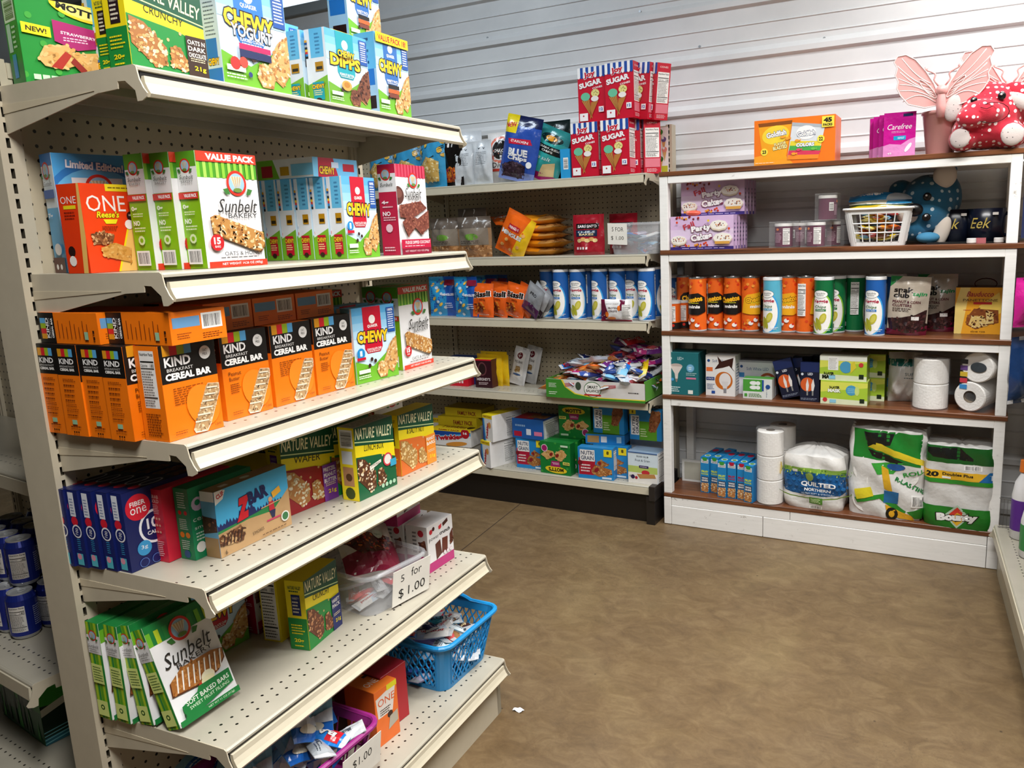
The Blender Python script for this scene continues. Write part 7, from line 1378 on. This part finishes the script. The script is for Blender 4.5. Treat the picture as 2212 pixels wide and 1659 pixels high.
snk2 = smooth_by(bag('pouch', .15, .235, .06, F=c, K='A89C8C', kind='stand', seed=95))
inst('snack_pouch', snk2, Wp(3.38, 1913, 722, 3), 4, 'taupe stand-up snack pouch beside the royal blue canister', 'snack pouch', 'taupe snack pouches', W=.15, D=.06, e=(0, 3, 0))
inst('snack_pouch', snk2, Wp(3.52, 1978, 705, 3), 2, 'taupe stand-up snack pouch farther back in the shade', 'snack pouch', 'taupe snack pouches', W=.15, D=.06)
c = C(.172, .185, 'F0A828'); c.p([(.1, 1), (.3, 1), (.15, 0), (.0, 0), (0, .6)], 'F4D880'); c.p([(.5, .6), (.9, .9), (1, .5), (.6, .2)], 'F4D060'); c.t('Bauducco', .52, .86, .55, .11, 'A82030', sh=.3, bold=.02); c.t('PANETTONE', .52, .73, .72, .055, '6A4A1E', bold=.01); c.r(.38, .64, .76, .69, 'C02028'); c.ln(.18, .5, .36, .53, 1, 'B02028')
c.gran([(.25, .35), (.4, .55), (.9, .52), (.92, .25), (.7, .2), (.45, .1), (.25, .2)], '8A4A20', ['A0602A', '74381A'], 40, .04, 2); c.gran([(.36, .40), (.62, .38), (.7, .18), (.45, .13), (.3, .2)], 'E8C87A', ['F0D898', '6A3A20', 'D8B060'], 40, .03, 3); c.gran([(.64, .5), (.8, .48), (.82, .24), (.68, .22)], 'E8C87A', ['F0D898', '6A3A20'], 24, .03, 4); c.t('slow rise', .5, .06, .3, .04, '4A2A10')
pt = Mb('cake_box', .172, .12, .185, c, Wp(3.49, 2060, 722, 3), 0, 'yellow and orange fruit cake carton with a ribbon loop, beside the right post', T='5A2A1E', R='C87818', L='7A3A1E')
b = B(); b.tube([Vector((.02+.04*math.cos(a), 0, .187+.022*math.sin(a)+.008)) for a in [i*math.pi/8 for i in range(16)]], .002, '4A1A14', n=6, close=True); b.obj('ribbon', MATTE, pt)
# -- fourth board
def bulbart(W, H, kind):
    if kind == 0:
        c = C(W, H, '1E6A70'); c.e(.08, .86, .05, None, 'D8E8E8', 14); c.t('LED+', .42, .86, .2, .07, 'D8E8E8'); c.e(.28, .68, .2, .06, 'B8A8A0', 20); c.p([(.08, .67), (.48, .67), (.34, .5), (.32, .38), (.24, .38), (.22, .5)], 'D8CCC4'); c.p([(.24, .38), (.32, .38), (.3, .3), (.26, .3)], '8A8078'); c.e(.74, .64, .13, None, '5A9AC0', 20); c.e(.74, .64, .11, None, '7AB4D4', 20); c.ln(.68, .6, .8, .68, 2, 'F0F8FC'); c.r(.6, .38, .92, .42, 'D87A9A'); c.ln(.6, .46, .95, .54, 2, 'A8C8C8'); c.ln(.04, .06, .4, .2, 3, 'D8E8E8'); c.r(.66, .03, .82, .12, 'E8E8E0'); c.e(.15, .36, .05, None, '4A9AD0', 12)
    elif kind == 1:
        c = C(W, H, 'E8E6E4'); c.e(.1, .86, .05, None, '1E4A8A', 14); c.t('Soft White', .48, .86, .5, .07, '3A5A8A'); c.r(.02, .6, .24, .7, 'E8743A'); c.p([(.4, .98), (.55, .85), (.95, .95), (.9, .7), (1, .6), (.8, .75), (.6, .7), (.3, .65), (.45, .8)], '3A1A14'); c.e(.62, .38, .3, .22, 'C86A1E', 24); c.e(.66, .40, .2, .17, 'E8E4E4', 22); c.p([(.54, .36), (.78, .36), (.72, .18), (.6, .18)], 'DCD8D8'); c.r(.61, .08, .71, .19, '8A8A90'); c.r(.02, .38, .3, .46, '1E3A7A'); c.t('4 PACK', .16, .42, .22, .045, 'F0F0F4'); c.ln(.04, .15, .3, .3, 4, '6A7A9A'); c.r(.2, .05, .32, .12, '1E4A9A')
    elif kind == 2:
        c = C(W, H, 'DCDCE4'); c.e(.06, .82, .04, None, '1E4A8A', 14); c.t('Soft White LED', .5, .76, .6, .09, '3A5A9A'); c.r(0, .5, .14, .64, '3A8AC8'); c.e(.78, .4, .24, .26, 'A8502A', 24); c.e(.78, .38, .18, .2, 'E8E4E4', 22); c.ln(.16, .5, .5, .56, 1, '8A9AB8'); c.r(0, .95, 1, 1, '9A9CA4')
    elif kind == 3:
        c = C(W, H, 'D8DCD8'); c.r(0, .36, .66, .96, '4A9A3A'); c.e(.36, .78, .13, .1, 'E8ECE8', 14); c.e(.52, .78, .08, .1, 'E8ECE8', 14); c.e(.36, .56, .13, .1, 'E8ECE8', 14); c.e(.52, .56, .08, .1, 'E8ECE8', 14); c.r(.66, .4, .72, .95, '1E4A9A'); c.e(.86, .62, .08, None, '1E4A8A', 14); c.t('bright stik', .82, .35, .34, .05, '3A5A8A', rot=90); c.r(.05, .1, .15, .25, '4A9A3A'); c.ln(.2, .08, .7, .28, 3, '5A8A4A')
    else:
        c = C(W, H, '101830'); c.r(0, .76, 1, 1, '1A2A5A'); c.e(.1, .70, .07, None, 'D8E0E8', 12); c.t('LED', .52, .71, .26, .06, 'E8ECF4', bold=.02); c.e(.38, .44, .36, .18, 'D8602A', 22); c.p([(.32, .28), (.42, .28), (.46, .42), (.38, .6), (.3, .44)], 'E8E4E0'); c.p([(.6, .28), (.7, .28), (.76, .42), (.68, .6), (.58, .44)], 'E8E4E0'); c.r(.34, .16, .42, .28, '8A8A88'); c.r(.62, .16, .7, .28, '8A8A88'); c.ln(.05, .04, .9, .1, 2, '8A94A8')
    return c
Mb('light_bulb_box', .145, .12, .195, bulbart(.145, .195, 0), Wp(3.352, 1444, 860, 4), 0, 'dark teal floodlight bulb carton at the left end of the fourth board', T='3A8A90', R='1A5A60')
Mb('light_bulb_box', .135, .09, .185, bulbart(.135, .185, 1), Wp(3.38, 1525, 858, 4), 0, 'white soft white bulb carton with chocolate splash picture', T='ECEAE8', R=C(.09, .185, 'E0DEDC').ln(.2, .1, .8, .8, 10, '5A6A8A'))
Mb('light_bulb_box', .165, .09, .155, bulbart(.165, .155, 2), Wp(3.45, 1597, 850, 4), 0, 'pale grey LED bulb carton behind the small green one', T='8A8C92', R='C8C8D0')
Mb('light_bulb_box', .128, .06, .09, bulbart(.128, .09, 3), Wp(3.365, 1605, 864, 4), 0, 'small green and white bulb carton in front of the grey one', T='4A9A3A', R='D8D8D4')
bs = cbox('box', .08, .03, .17, F=bulbart(.08, .17, 4), T='1A2A5A', R='0A1020')
for i, (u, y, e_, lb) in enumerate(((1690, 3.385, -16, 'tipped over to the left'), (1703, 3.43, -8, 'just behind the tipped one'), (1728, 3.375, 0, 'standing straight beside the mask boxes'), (1712, 3.52, 0, 'standing in shade at the back'), (1752, 3.55, 0, 'in shade behind the mask boxes'))):
    inst('light_bulb_pack', bs, Wp(y, u, 866, 4), 0, 'black and navy candle bulb pack, '+lb, 'box', 'black candle bulb packs', W=.08, D=.03, e=(0, e_, 0), dz=.08*math.sin(math.radians(-e_))*.5+(.001 if e_ else 0))
def mask(W, H, v=0):
    c = C(W, H, 'A8C83A'); c.p([(0, .5), (1, .75), (1, .95), (0, .95)], 'D8DC5A'); c.p([(0, 0), (1, 0), (1, .2), (0, .25)], 'DCE4C0')
    if v: c.r(0, .8, 1, 1, 'E8ECE0'); c.r(.18, .42, .4, .96, 'F0F0EC'); c.ln(.2, .45, .38, .92, 9, '6A6A66', .3); c.e(.56, .55, .13, .24, '4A9AC0', 12); c.p([(.66, .3), (.78, .55), (.74, .8), (.66, .7)], 'D8C83A')
    else: c.e(.66, .62, .12, .22, '4A9AC0', 12); c.ln(.58, .5, .74, .72, 3, '8AC4DC'); c.e(.78, .6, .05, .2, 'C8D87A', 12)
    x = .2 if v else .3; y = .16 if v else .6
    c.t('3-LAYER', x, y+.12, .22, .11, '14200E', bold=.05); c.t('MASK', x, y-.02, .28, .15, 'F0F4E8' if not v else '14200E', o='14200E', ow=.03, bold=.06); c.e(.1 if not v else .88, .18 if not v else .66, .05, None, 'C83A3A', 14); c.r(.84, .1, .94, .28, '1A2A1A'); c.r(.2, .06, .34, .2, '8AC4DC')
    return c
q = Wp(3.36, 1772, 872, 4)
m0 = cbox('box', .188, .10, .10, F=mask(.188, .10), T='C8D870', R='9AB83A'); m1 = cbox('box', .188, .10, .105, F=mask(.188, .105, 1), T='DCE0C8', R='9AB83A')
inst('face_mask_box', m0, q, 0, 'lime green face mask carton, lower one in front', 'box', 'lime face mask cartons', W=.188, D=.10); inst('face_mask_box', m1, q+Vector((-.006, .004, 0)), 0, 'lime green face mask carton with white text panel, stacked on the front one', 'box', 'lime face mask cartons', W=.188, D=.10, dz=.1005)
for i, (dx, dy, dz, lb) in enumerate(((.085, .11, 0, 'lower middle one'), (.085, .11, .1005, 'upper middle one'), (.14, .22, 0, 'lower rear one'), (.14, .22, .1005, 'upper rear one'))): inst('face_mask_box', m0, q+Vector((dx-.03, dy, 0)), 0, 'lime green face mask carton, '+lb+' of the receding stacks', 'box', 'lime face mask cartons', W=.188, D=.10, dz=dz)
PAPER = attr_mat('tissue_paper', .85, .2, 0, .35, 120); PACK = attr_mat('thin_poly_wrap', .3, .6, 0, .5, 40)
def roll(r, h, core=.02, dent=0):
    b = B(); b.lathe([(core, .002), (r-.004, 0), (r, .004), (r, h-.004), (r-.004, h), (core, h-.001)], 'ECE9E4', n=36, cap=False); b.lathe([(core, h-.002), (core-.001, h-.03)], 'A89880', n=24, cap=False); b.lathe([(core, .0), (core-.001, h)], '8A7A64', n=24, cap=False); return b
def filmbox(W, D, H, name='film', seed=1, mt=None, par=None, infl=.006, r=.03):
    """crumpled clear over-wrap following a soft block"""
    R = random.Random(seed); ph = [R.uniform(0, 6.28) for _ in range(6)]; b = B(); nu, nv = 40, 14
    def fn(u, v):
        a = 2*math.pi*u; n = 5.0; ca, sa = math.cos(a), math.sin(a); k = (abs(ca)**n+abs(sa)**n)**(-1/n)
        wv_ = 1+.012*math.sin(9*a+ph[0]+4*v)+.010*math.sin(14*v+3*a+ph[1])
        return ((W/2+infl)*ca*k*wv_, (D/2+infl)*sa*k*wv_, v*H)
    b.grid(nu, nv, fn, 'F4F4F4', closeu=True)
    top = [Vector(fn(i/nu, 1)) for i in range(nu)]; k_ = len(b.v)
    for i in range(nu): b.face([top[i], top[(i+1) % nu], Vector((0, 0, H+.012))], 'F4F4F4')
    return b.obj(name, mt or FILM, par, smooth=True)
t = empty('toilet_paper_pack', Wp(3.42, 2008, 884, 4), (0, 0, 0), 'two toilet rolls stacked on end in clear wrap on the fourth board', 'toilet paper')
for k in range(2): roll(.066, .102).obj('paper_roll', PAPER, t, smooth=False).location = (0, 0, .102*k+.001)
filmbox(.135, .135, .208, par=t, seed=3, infl=.003)
t = empty('toilet_paper_pack', Wp(3.37, 2098, 893, 4), (0, 0, math.radians(-20)), 'four pack of toilet rolls with round ends to the camera and yellow wrap', 'toilet paper')
for k in range(2):
    o = roll(.0595, .18, .024 if k == 0 else .012).obj('paper_roll', PAPER, t); o.rotation_euler = (math.radians(90), 0, 0); o.location = (-.010 if k == 0 else .014, .18, .0605+.1185*k)
b = B(); b.grid(16, 6, lambda u, v: (.014-.0605*math.cos(math.pi*u), .03+.15*v, .178+.0605*math.sin(math.pi*u)), lambda u, v: 'E8C82A' if v > .3 else 'E8E6E2'); b.obj('yellow_wrap', PACK, t, smooth=True)
b = B(); R = random.Random(4)
for i in range(5): b.box(-.05, -.0015, .09+.025*i, -.022, -.001, .108+.025*i, ('3A8AC8', 'C83A4A', 'D8B83A', '6A4A8A', '2A2A2A')[i])
b.ball((.018, -.002, .180), (.03, .001, .02), '3A4248'); b.obj('printed_patch', PACK, t)
filmbox(.128, .19, .238, par=t, seed=6, infl=.0).location = (0, .1, 0)
t = empty('toilet_paper_pack', Wp(3.50, 1953, 868, 4), (0, 0, 0), 'white and teal bathroom tissue pack with a knotted clear top, behind the mask boxes', 'toilet paper')
c = C(.16, .2, 'D4D2CE'); c.r(0, .78, 1, .92, '2A7A74'); c.e(.8, .85, .12, None, '1E3A4A', 16); c.t('SUPER', .62, .62, .4, .06, '3A5A60'); c.ln(.4, .52, .9, .56, 1, '5A6A70')
pb = pouch(.13, .21, .12, F=c, K='D4D2CE', seed=101, nu=16, nv=20, seal=.02); pb.obj('wrap', PACK, t, smooth=True)
# -- lowest board
c = C(.042, .17, '1E86C4'); c.r(.08, .84, .92, .95, 'ECECEC'); c.t('NUTRI', .5, .91, .7, .03, '2A3A5A', bold=.02); c.t('GRAIN', .5, .87, .7, .03, '2A3A5A', bold=.02); c.e(.5, .97, .3, None, '3A9A3A', 10); c.t('FRUIT', .5, .60, .8, .06, 'D8E84A', bold=.05); c.t('FLAVOR', .5, .53, .8, .045, 'D8E84A', bold=.04); c.r(.1, .3, .95, .46, '2A3A5A'); c.t('WHOLE', .5, .41, .7, .05, 'F0F0F0', bold=.05); c.t('GRAINS', .5, .345, .75, .05, 'F0F0F0', bold=.05); c.gran([(.08, .03), (.92, .03), (.92, .28), (.08, .28)], 'B87A48', OATS, 40, .09, 2)
c2 = C(.042, .17, '1E86C4'); c2.it = [(vs, fs, 'B81838' if cc == 'D8E84A' or cc == '3A9A3A' else cc, ly) for vs, fs, cc, ly in c.it]; c2.n = c.n
ctp = C(.042, .18, '1E86C4'); ctp.e(.5, .2, .35, .09, 'E8ECE4', 12); ctp.e(.5, .2, .25, .06, '4A9A3A', 10); ctp.e(.5, .72, .35, .12, 'C81E4A', 12)
n1_, n2_ = cbox('box', .042, .18, .17, F=c, T=ctp, R='1A74B0', L='1A74B0'), cbox('box', .042, .18, .17, F=c2, T=ctp, R='1A74B0', L='1A74B0')
for i, (u, v, y) in enumerate(((1514, 1078, 3.40), (1535, 1080, 3.41), (1550, 1084, 3.36), (1571, 1086, 3.365), (1592, 1088, 3.36), (1607, 1092, 3.34))): inst('fruit_bar_box', n2_ if i in (3, 4) else n1_, Wp(y, u, v, 5), (-6, -12, -4, -5, -4, -14)[i], 'narrow bright blue fruit bar box on the lowest board, '+('leftmost', 'second from left', 'third from left', 'fourth from left, with red lettering', 'fifth from left, with red lettering', 'rightmost, against the tall roll stack')[i], 'box', 'narrow fruit bar boxes on the lowest board', W=.042, D=.18)
b = B(); b.box(0, 0, 0, .16, .01, .11, 'DCDCD8'); b.box(.012, -.001, .012, .148, .0, .098, 'B4B2A4'); o = b.obj('framed_tile', MATTE, loc=tuple(Wp(3.53, 1474, 1052, 5))); tag(o, 'white framed beige panel leaning at the back left of the lowest board', 'panel')
t = empty('toilet_paper_pack', Wp(3.385, 1663, 1105, 5), (0, 0, math.radians(-8)), 'tall clear wrapped stack of toilet rolls, two deep, on the lowest board', 'toilet paper')
for j in range(2):
    for k in range(3): roll(.058, .110).obj('paper_roll', PAPER, t).location = (.012*j, .118*j, .1105*k+.001)
fo = filmbox(.125, .245, .345, par=t, seed=8, infl=.001); fo.location = (.006, .06, 0)
def softpack(W, D, H, art, seed, top='D8D6D2', name='wrap', par=None, mt=None, puff=.01, tophump=.02):
    R = random.Random(seed); ph = [R.uniform(0, 6.28) for _ in range(8)]; b = B()
    def pos(u, v, o=0):     # u runs once around from the back-left, front centre at .5
        a = 2*math.pi*(u-.5)-math.pi/2; n = 6.0; ca, sa = math.cos(a), math.sin(a); k = (abs(ca)**n+abs(sa)**n)**(-1/n); e_ = 1-.06*(abs(2*v-1)**6)
        wv_ = puff*(.5*math.sin(13*a+ph[0]+5*v)*(.3+v)+.5*math.sin(16*v+5*a+ph[1])+.35*math.sin(27*a-9*v+ph[2]))
        return (W/2*ca*k*e_+ca*(wv_+o), D/2*sa*k*e_+sa*(wv_+o), v*H)
    b.grid(56, 24, lambda u, v: pos(u, v), art.it[0][2], closeu=True)
    def topf(u, v):
        q_ = Vector(pos(u, 1)); f = 1-v; return (q_.x*f, q_.y*f, H+tophump*math.sin(v*math.pi/2)+.006*math.sin(14*u*6.28+ph[3])*f*v*3)
    b.grid(56, 5, topf, top, closeu=True); b.grid(56, 1, lambda u, v: tuple(Vector(pos(u, 0))*(1-v)), top, closeu=True)
    kk = 2*round(28*art.W/(2*(W+D))); gp = gridded(pos, 56, 24)
    def outp(x, y, o):
        q_ = gp(.5+(x/art.W-.5)*kk/56, y/art.H); n_ = Vector((q_.x/W, q_.y/D*1.0, 0)); n_ = Vector((0, -1, 0)) if abs(q_.y) > D*.38 else n_.normalized(); return q_+n_*(o+.0008)
    lay(b, art, outp, (kk, 24), eps=.00025)
    return b.obj(name, mt or PACK, par, smooth=True)
t = empty('toilet_paper_pack', Wp(3.45, 1764, 1105, 5), (0, 0, math.radians(-4)), 'blue quilted toilet tissue pack in the middle of the lowest board', 'toilet paper')
c = C(.34, .235, 'E4E1DC'); c.r(0, .66, 1, .78, '8AB04A'); c.p([(0, .34), (.3, .27), (.7, .27), (1, .34), (1, .70), (0, .70)], '1A5A94')
for i in range(14):
    for j in range(4): c.e(.04+.075*i+(.037 if j % 2 else 0), .34+.1*j, .026, .035, '2468A4', 4)
R = random.Random(8)
for i in range(70): c.e(R.random(), .68+.1*R.random(), .008, .02, ('B8D050', '4A7A2A', '6A9A3A')[i % 3], 6)
c.t('QUILTED', .6, .52, .44, .1, 'F4F4F4', bold=.04); c.t('NORTHERN', .6, .42, .34, .055, 'F4F4F4', bold=.03); c.t('ULTRA SOFT & STRONG', .6, .35, .42, .03, 'D8E4F0'); c.p([(0, .32), (.3, .25), (.7, .25), (1, .32), (1, .34), (.7, .27), (.3, .27), (0, .34)], '6A8A2A'); c.r(.5, .16, .68, .28, '4A7A2A'); c.ln(.52, .18, .66, .26, 3, 'D8E8B0'); c.bc(.5, .06, .68, .13); c.e(.5, .66, .055, None, '8AA04A', 16); c.r(.02, .62, .1, .85, 'E8C82A'); c.ln(.03, .64, .09, .83, 3, '2A2A1A'); c.r(.27, .74, .34, .79, 'F0EEEA')
softpack(.262, .20, .235, c, 5, par=t, puff=.006, tophump=.035)
def knots(b, n, x0, x1, y0, z0, z1, cols, seed):
    R = random.Random(seed)
    for i in range(n): x, z = R.uniform(x0, x1), R.uniform(z0, z1); b.ball((x, y0+R.uniform(-.01, .01), z), (R.uniform(.015, .04), .014, R.uniform(.012, .03)), cols[i % len(cols)], M=Euler((R.uniform(-.5, .5), R.uniform(-1, 1), 0)).to_matrix(), nu=12, nv=8)
c = C(.36, .34, 'E2E0DC'); c.p([(.18, .68), (.85, .62), (.9, .98), (.15, 1)], '1E7A2A'); c.p([(.25, .97), (.6, .97), (.55, .84), (.3, .80)], '141614'); c.p([(.3, .8), (.95, .62), (1, .66), (.4, .86)], 'D8C02A'); c.p([(.3, .78), (.55, .72), (.7, .66), (.65, .62), (.35, .70)], '141614'); c.p([(.35, .62), (.7, .66), (.6, .52), (.42, .50)], '3AA03A'); c.p([(.46, .6), (.54, .56), (.6, .3), (.5, .34)], 'D8A828'); c.e(.62, .6, .1, .04, '1E5AA0', 12); c.t('R-LASTING', .78, .40, .34, .05, '1E7A3A', rot=-25, bold=.04); c.t('ROLL', .8, .55, .2, .05, '2A9A3A', rot=20, bold=.03)
c.p([(.2, .2), (.5, .28), (.75, .1), (.7, .06), (.45, .22), (.22, .14)], '2A8A2A'); c.r(.5, .18, .66, .32, '1E6AA0'); c.bc(.78, .16, .92, .3); c.p([(.52, .16), (.8, .06), (.85, 0), (.55, .04)], 'D8A020'); c.e(.6, .06, .07, None, '14140F', 14); c.e(.6, .06, .035, None, 'D8A020', 12); c.p([(.2, .3), (.34, .34), (.38, .24), (.22, .18)], 'D8C82A'); c.p([(.75, .1), (1, .2), (1, .04), (.85, .02)], '2A8A2A')
t = empty('paper_towel_pack', Wp(3.45, 1916, 1120, 5), (0, 0, math.radians(-4)), 'large crumpled paper towel pack with green and yellow wrap, left of the two big packs', 'paper towels')
softpack(.30, .20, .375, c, 9, par=t, puff=.009, tophump=.01)
for k, (x, z) in enumerate(((-.07, .09), (-.07, .215), (.075, .09), (.075, .215))):
    o = roll(.06, .19, .02).obj('paper_roll', PAPER, t); o.rotation_euler = (math.radians(90), 0, 0); o.location = (x, .095, z-.02)
c = C(.34, .32, 'D8D6D2'); c.r(0, .80, 1, 1, '16561E'); c.p([(.1, .97), (.5, .99), (.7, .84), (.2, .86)], '101210'); c.bc(.55, .73, .75, .79); c.r(0, .60, 1, .70, 'E8B42A'); c.p([(.72, .60), (1, .60), (1, .74), (.82, .72)], '1E6AA8'); c.t('20', .2, .65, .13, .065, '1A1A14', bold=.05); c.t('Doubles Plus', .48, .665, .36, .035, '1A1A14', bold=.03); c.r(.3, .61, .4, .635, 'F0EEEA'); c.r(.84, .63, .95, .69, 'E0ECF4'); c.r(0, .55, 1, .60, '2E8A2A'); c.r(0, 0, 1, .26, '1E7A22')
c.p([(.5, .30), (.66, .15), (.5, .0), (.34, .15)], 'B8D0B8'); c.p([(.5, .27), (.62, .15), (.5, .03), (.38, .15)], 'D83A2A'); c.p([(.5, .2), (.62, .14), (.5, .03), (.42, .11)], 'E8B02A'); c.t('Bounty', .5, .13, .46, .12, 'F4F4F0', o='101410', ow=.07, bold=.07, rot=4)
t = empty('paper_towel_pack', Wp(3.43, 2068, 1145, 5), (0, 0, math.radians(-2)), 'large paper towel pack with 20 doubles banner beside the right post', 'paper towels')
softpack(.262, .20, .335, c, 12, par=t, puff=.005, tophump=.0)
# ================= edges of the picture =================
# right gondola: bottles, pads and a wire divider on its shelves
def RGp(l, o, z): d_ = Vector((dr.x, dr.y, 0)); nn_ = Vector((-dr.y, dr.x, 0)); return Vector((ra.x, ra.y, 0))+d_*l+nn_*o+Vector((0, 0, z))
def bottle(p, cols, label, h=.26, cap='E0762A', lab='6A2A8A'):
    t = empty('cleaner_bottle', p, (0, 0, 0), label, 'bottle', 'cleaning bottles on the right gondola')
    b = B(); b.lathe([(.03, 0), (.036, .006), (.036, h*.55), (.028, h*.72), (.013, h*.82), (.013, h*.86)], cols, n=28); b.obj('bottle_body', PLAST, t, smooth=True)
    b = B(); b.lathe([(.0365, h*.12), (.0368, h*.13), (.0368, h*.5), (.0365, h*.51)], lab, n=28, cap=False); b.obj('bottle_label', PRINT, t, smooth=True)
    b = B(); b.lathe([(.015, h*.85), (.017, h*.86), (.015, h), (.0, h)], cap, n=20, cap=False); b.obj('cap', PLAST, t)
for i, (l, o_, a) in enumerate(((.12, .075, ('E8E6E6', 'purple and white cleaning bottle on the lowest right shelf, farthest', 'E0762A', '5A2A8A')), (.30, .085, ('E8E6E6', 'white cleaning bottle with green label on the lowest right shelf', 'D84A8A', '3A8A4A')), (.48, .10, ('D83A7A', 'pink cleaning bottle on the lowest right shelf', 'F0F0F0', 'E86AA0')))):
    bottle(RGp(l, o_, .2005), a[0], a[1], .30 if i == 0 else .24, a[2], a[3])
b = B()
for k in range(16): b.tube([RGp(.03, .015+.012*k, .2), RGp(.03, .015+.012*k, .32-.002*k)], .001, '8A8884', n=4)
b.tube([RGp(.03, .01, .32), RGp(.03, .2, .29)], .0018, '8A8884', n=5); b.tube([RGp(.03, .01, .205), RGp(.03, .2, .205)], .0018, '8A8884', n=5)
o = b.obj('wire_divider', flat('dark_wire', '6A6864', .4, .7)); tag(o, 'grey wire shelf divider on the lowest right shelf', 'divider')
c = C(.16, .22, 'E8E8EC'); c.p([(.15, 0), (1, 0), (1, 1), (.35, 1)], '1A3A6A'); c.e(.4, .3, .2, .14, 'D8DCE4', 16); c.t('pads', .6, .7, .4, .12, 'E8ECF4', bold=.03)
o = inst('pad_pack', smooth_by(bag('pouch', .16, .24, .10, F=c, K='1A3A6A', seed=111)), RGp(.15, .06, .722), math.degrees(rang)-180+120, 'white and navy pad pack on the middle right shelf', 'pack', anchor='c')
c = C(.14, .16, 'D02A8A'); c.r(0, .6, 1, .7, 'E8D8E4'); c.e(.5, .35, .25, .1, '3A4AA0', 14)
inst('pad_pack', smooth_by(bag('pouch', .14, .17, .07, F=c, K='C8208A', seed=112)), RGp(.2, .05, 1.002), math.degrees(rang)-180+120, 'magenta pack at the right edge beside the wooden post', 'pack', anchor='c')
inst('book', cbox('box', .03, .12, .17, F='2A3A6A', T='C8C0B0'), RGp(.2, .05, 1.302), math.degrees(rang)-180+120, 'blue boxed item at the right edge beside the second board', 'box', anchor='c')
# far left: drink cans and a carton
qs_ = atz(60, 1372, .42)
ca = C(2*math.pi*.033, .12, '1E2E8A'); ca.nf(.5, .1, .68, .86); ca.e(.36, .3, .06, .14, '3A7A3A', 14); ca.e(.36, .25, .05, .08, 'E8E4D0', 12); ca.t('X', .3, .8, .08, .14, 'E8E8F0', bold=.05); ca.ln(.2, .5, .42, .7, 5, 'A8B0D8'); ca.ln(.76, .2, .95, .8, 10, 'A8B0D8')
b = B(); b.lathe([(.024, 0), (.028, .003), (.033, .012), (.033, .104), (.027, .118), (.0275, .1215), (.0255, .1215), (.024, .117), (0, .1165)], ['B8BABC', 'B8BABC', '1E2E8A', '1E2E8A', 'C8CACC', 'C8CACC', 'B8BABC', 'B8BABC'], n=32, cap=False)
lay(b, ca, lambda x, y, o: ((.033+o)*math.sin((x/ca.W-.5)*2*math.pi), -(.033+o)*math.cos((x/ca.W-.5)*2*math.pi), .014+y*.088/.12), (32, 1))
b.tube([Vector((.006*math.cos(a), .006+.010*math.sin(a), .1185)) for a in [i*math.pi/5 for i in range(10)]], .0012, 'D8DADC', n=5, close=True)
canm = b.mesh('drink_can', [flat('can', '1E2E8A', .3)]); canm.materials.clear(); canm.materials.append(attr_mat('printed_aluminium', .25, .6, .35))
cax = Vector((math.cos(-.1), math.sin(-.1), 0)); cay = Vector((-cax.y, cax.x, 0)); k = 0
for lvl in range(2):
    for r_ in range(3):
        for c_ in range(5 if lvl == 0 else 4):
            p_ = qs_+cax*(-.07*c_-(.035 if lvl else 0)-.003+.0*r_)+cay*(.07*r_+(.03 if lvl else 0)); o = bpy.data.objects.new('drink_can', canm); COL.objects.link(o)
            o.location = (p_.x, p_.y, .4205+.1222*lvl); o.rotation_euler = (0, 0, random.Random(k).uniform(-.9, .3)); k += 1
            tag(o, ('blue drink can standing on the steel shelf at far left, in the lower layer', 'blue drink can in the upper layer of the stack at far left')[lvl], 'drink can', ('lower layer of drink cans', 'upper layer of drink cans')[lvl])
c = C(.26, .2, '2E8A34'); c.r(0, 0, 1, .45, '1A5A30'); c.p([(.05, .2), (.2, .95), (.35, .6), (.5, .3)], '5A6A64'); c.p([(.14, .7), (.2, .95), (.3, .7), (.22, .6)], 'E0E4E4'); c.p([(.45, .4), (.6, .82), (.8, .4)], '5A6A64'); c.p([(.54, .66), (.6, .82), (.68, .64)], 'E0E4E4'); c.p([(.3, .9), (.9, .84), (.92, .9), (.3, .96)], 'D8B83A'); R = random.Random(9)
for i in range(14): x = R.random(); c.p([(x-.03, .05), (x+.03, .05), (x, .3+.3*R.random())], ('0E2E1A', '2A8A2E')[i % 3 == 0])
cs = C(.16, .2, '3A9A2E'); cs.r(0, 0, 1, .2, '2A6A7A'); cs.p([(0, .1), (0, .55), (.3, .5), (.6, .3), (.6, .12)], '0E2E1A'); cs.p([(0, .5), (.9, .7), (.9, .6), (0, .4)], 'D8D8C8'); cs.r(.7, .3, 1, .6, '141614')
for i in range(4): cs.p([(0, .02+.05*i), (1, .1+.04*i), (1, .115+.04*i), (0, .035+.05*i)], '7AC0C8')
q = atz(100, 1612, .132); D_ = .17
o = inst('drink_carton', cbox('box', .26, .16, .2, F=c, R=cs, T='1E6A24'), (q.x, q.y, .1315), -8, 'green drink carton with mountains and pine trees, low at far left', 'carton', W=.26, D=.16, anchor='fr')
q = atz(25, 940, .862); c = C(.10, .13, 'F0C020'); c.e(.5, .7, .3, .2, 'D8302A', 12); c.p([(0, 0), (1, 0), (1, .3), (0, .4)], 'D83A7A')
simplebag('candy_bag', .09, .12, .03, ('F0C020', 'E0607A'), (('fun', .5, .7, .6, .15, 'C8202A'),), Vector((q1.x-.12, q1.y+.25, .8605)), -8, 'yellow and pink candy bag on the shelf at far left', seed=120)
# scraps on the floor
p_ = atz(1120, 1535, 0); b = B(); b.grid(4, 3, lambda u, v: ((u-.5)*.03, (v-.5)*.018, .003+.003*math.sin(7*u+4*v)), 'DCDCE0')
o = b.obj('paper_scrap', MATTE, loc=(p_.x, p_.y, 0)); tag(o, 'small scrap of white paper on the concrete floor', 'litter')
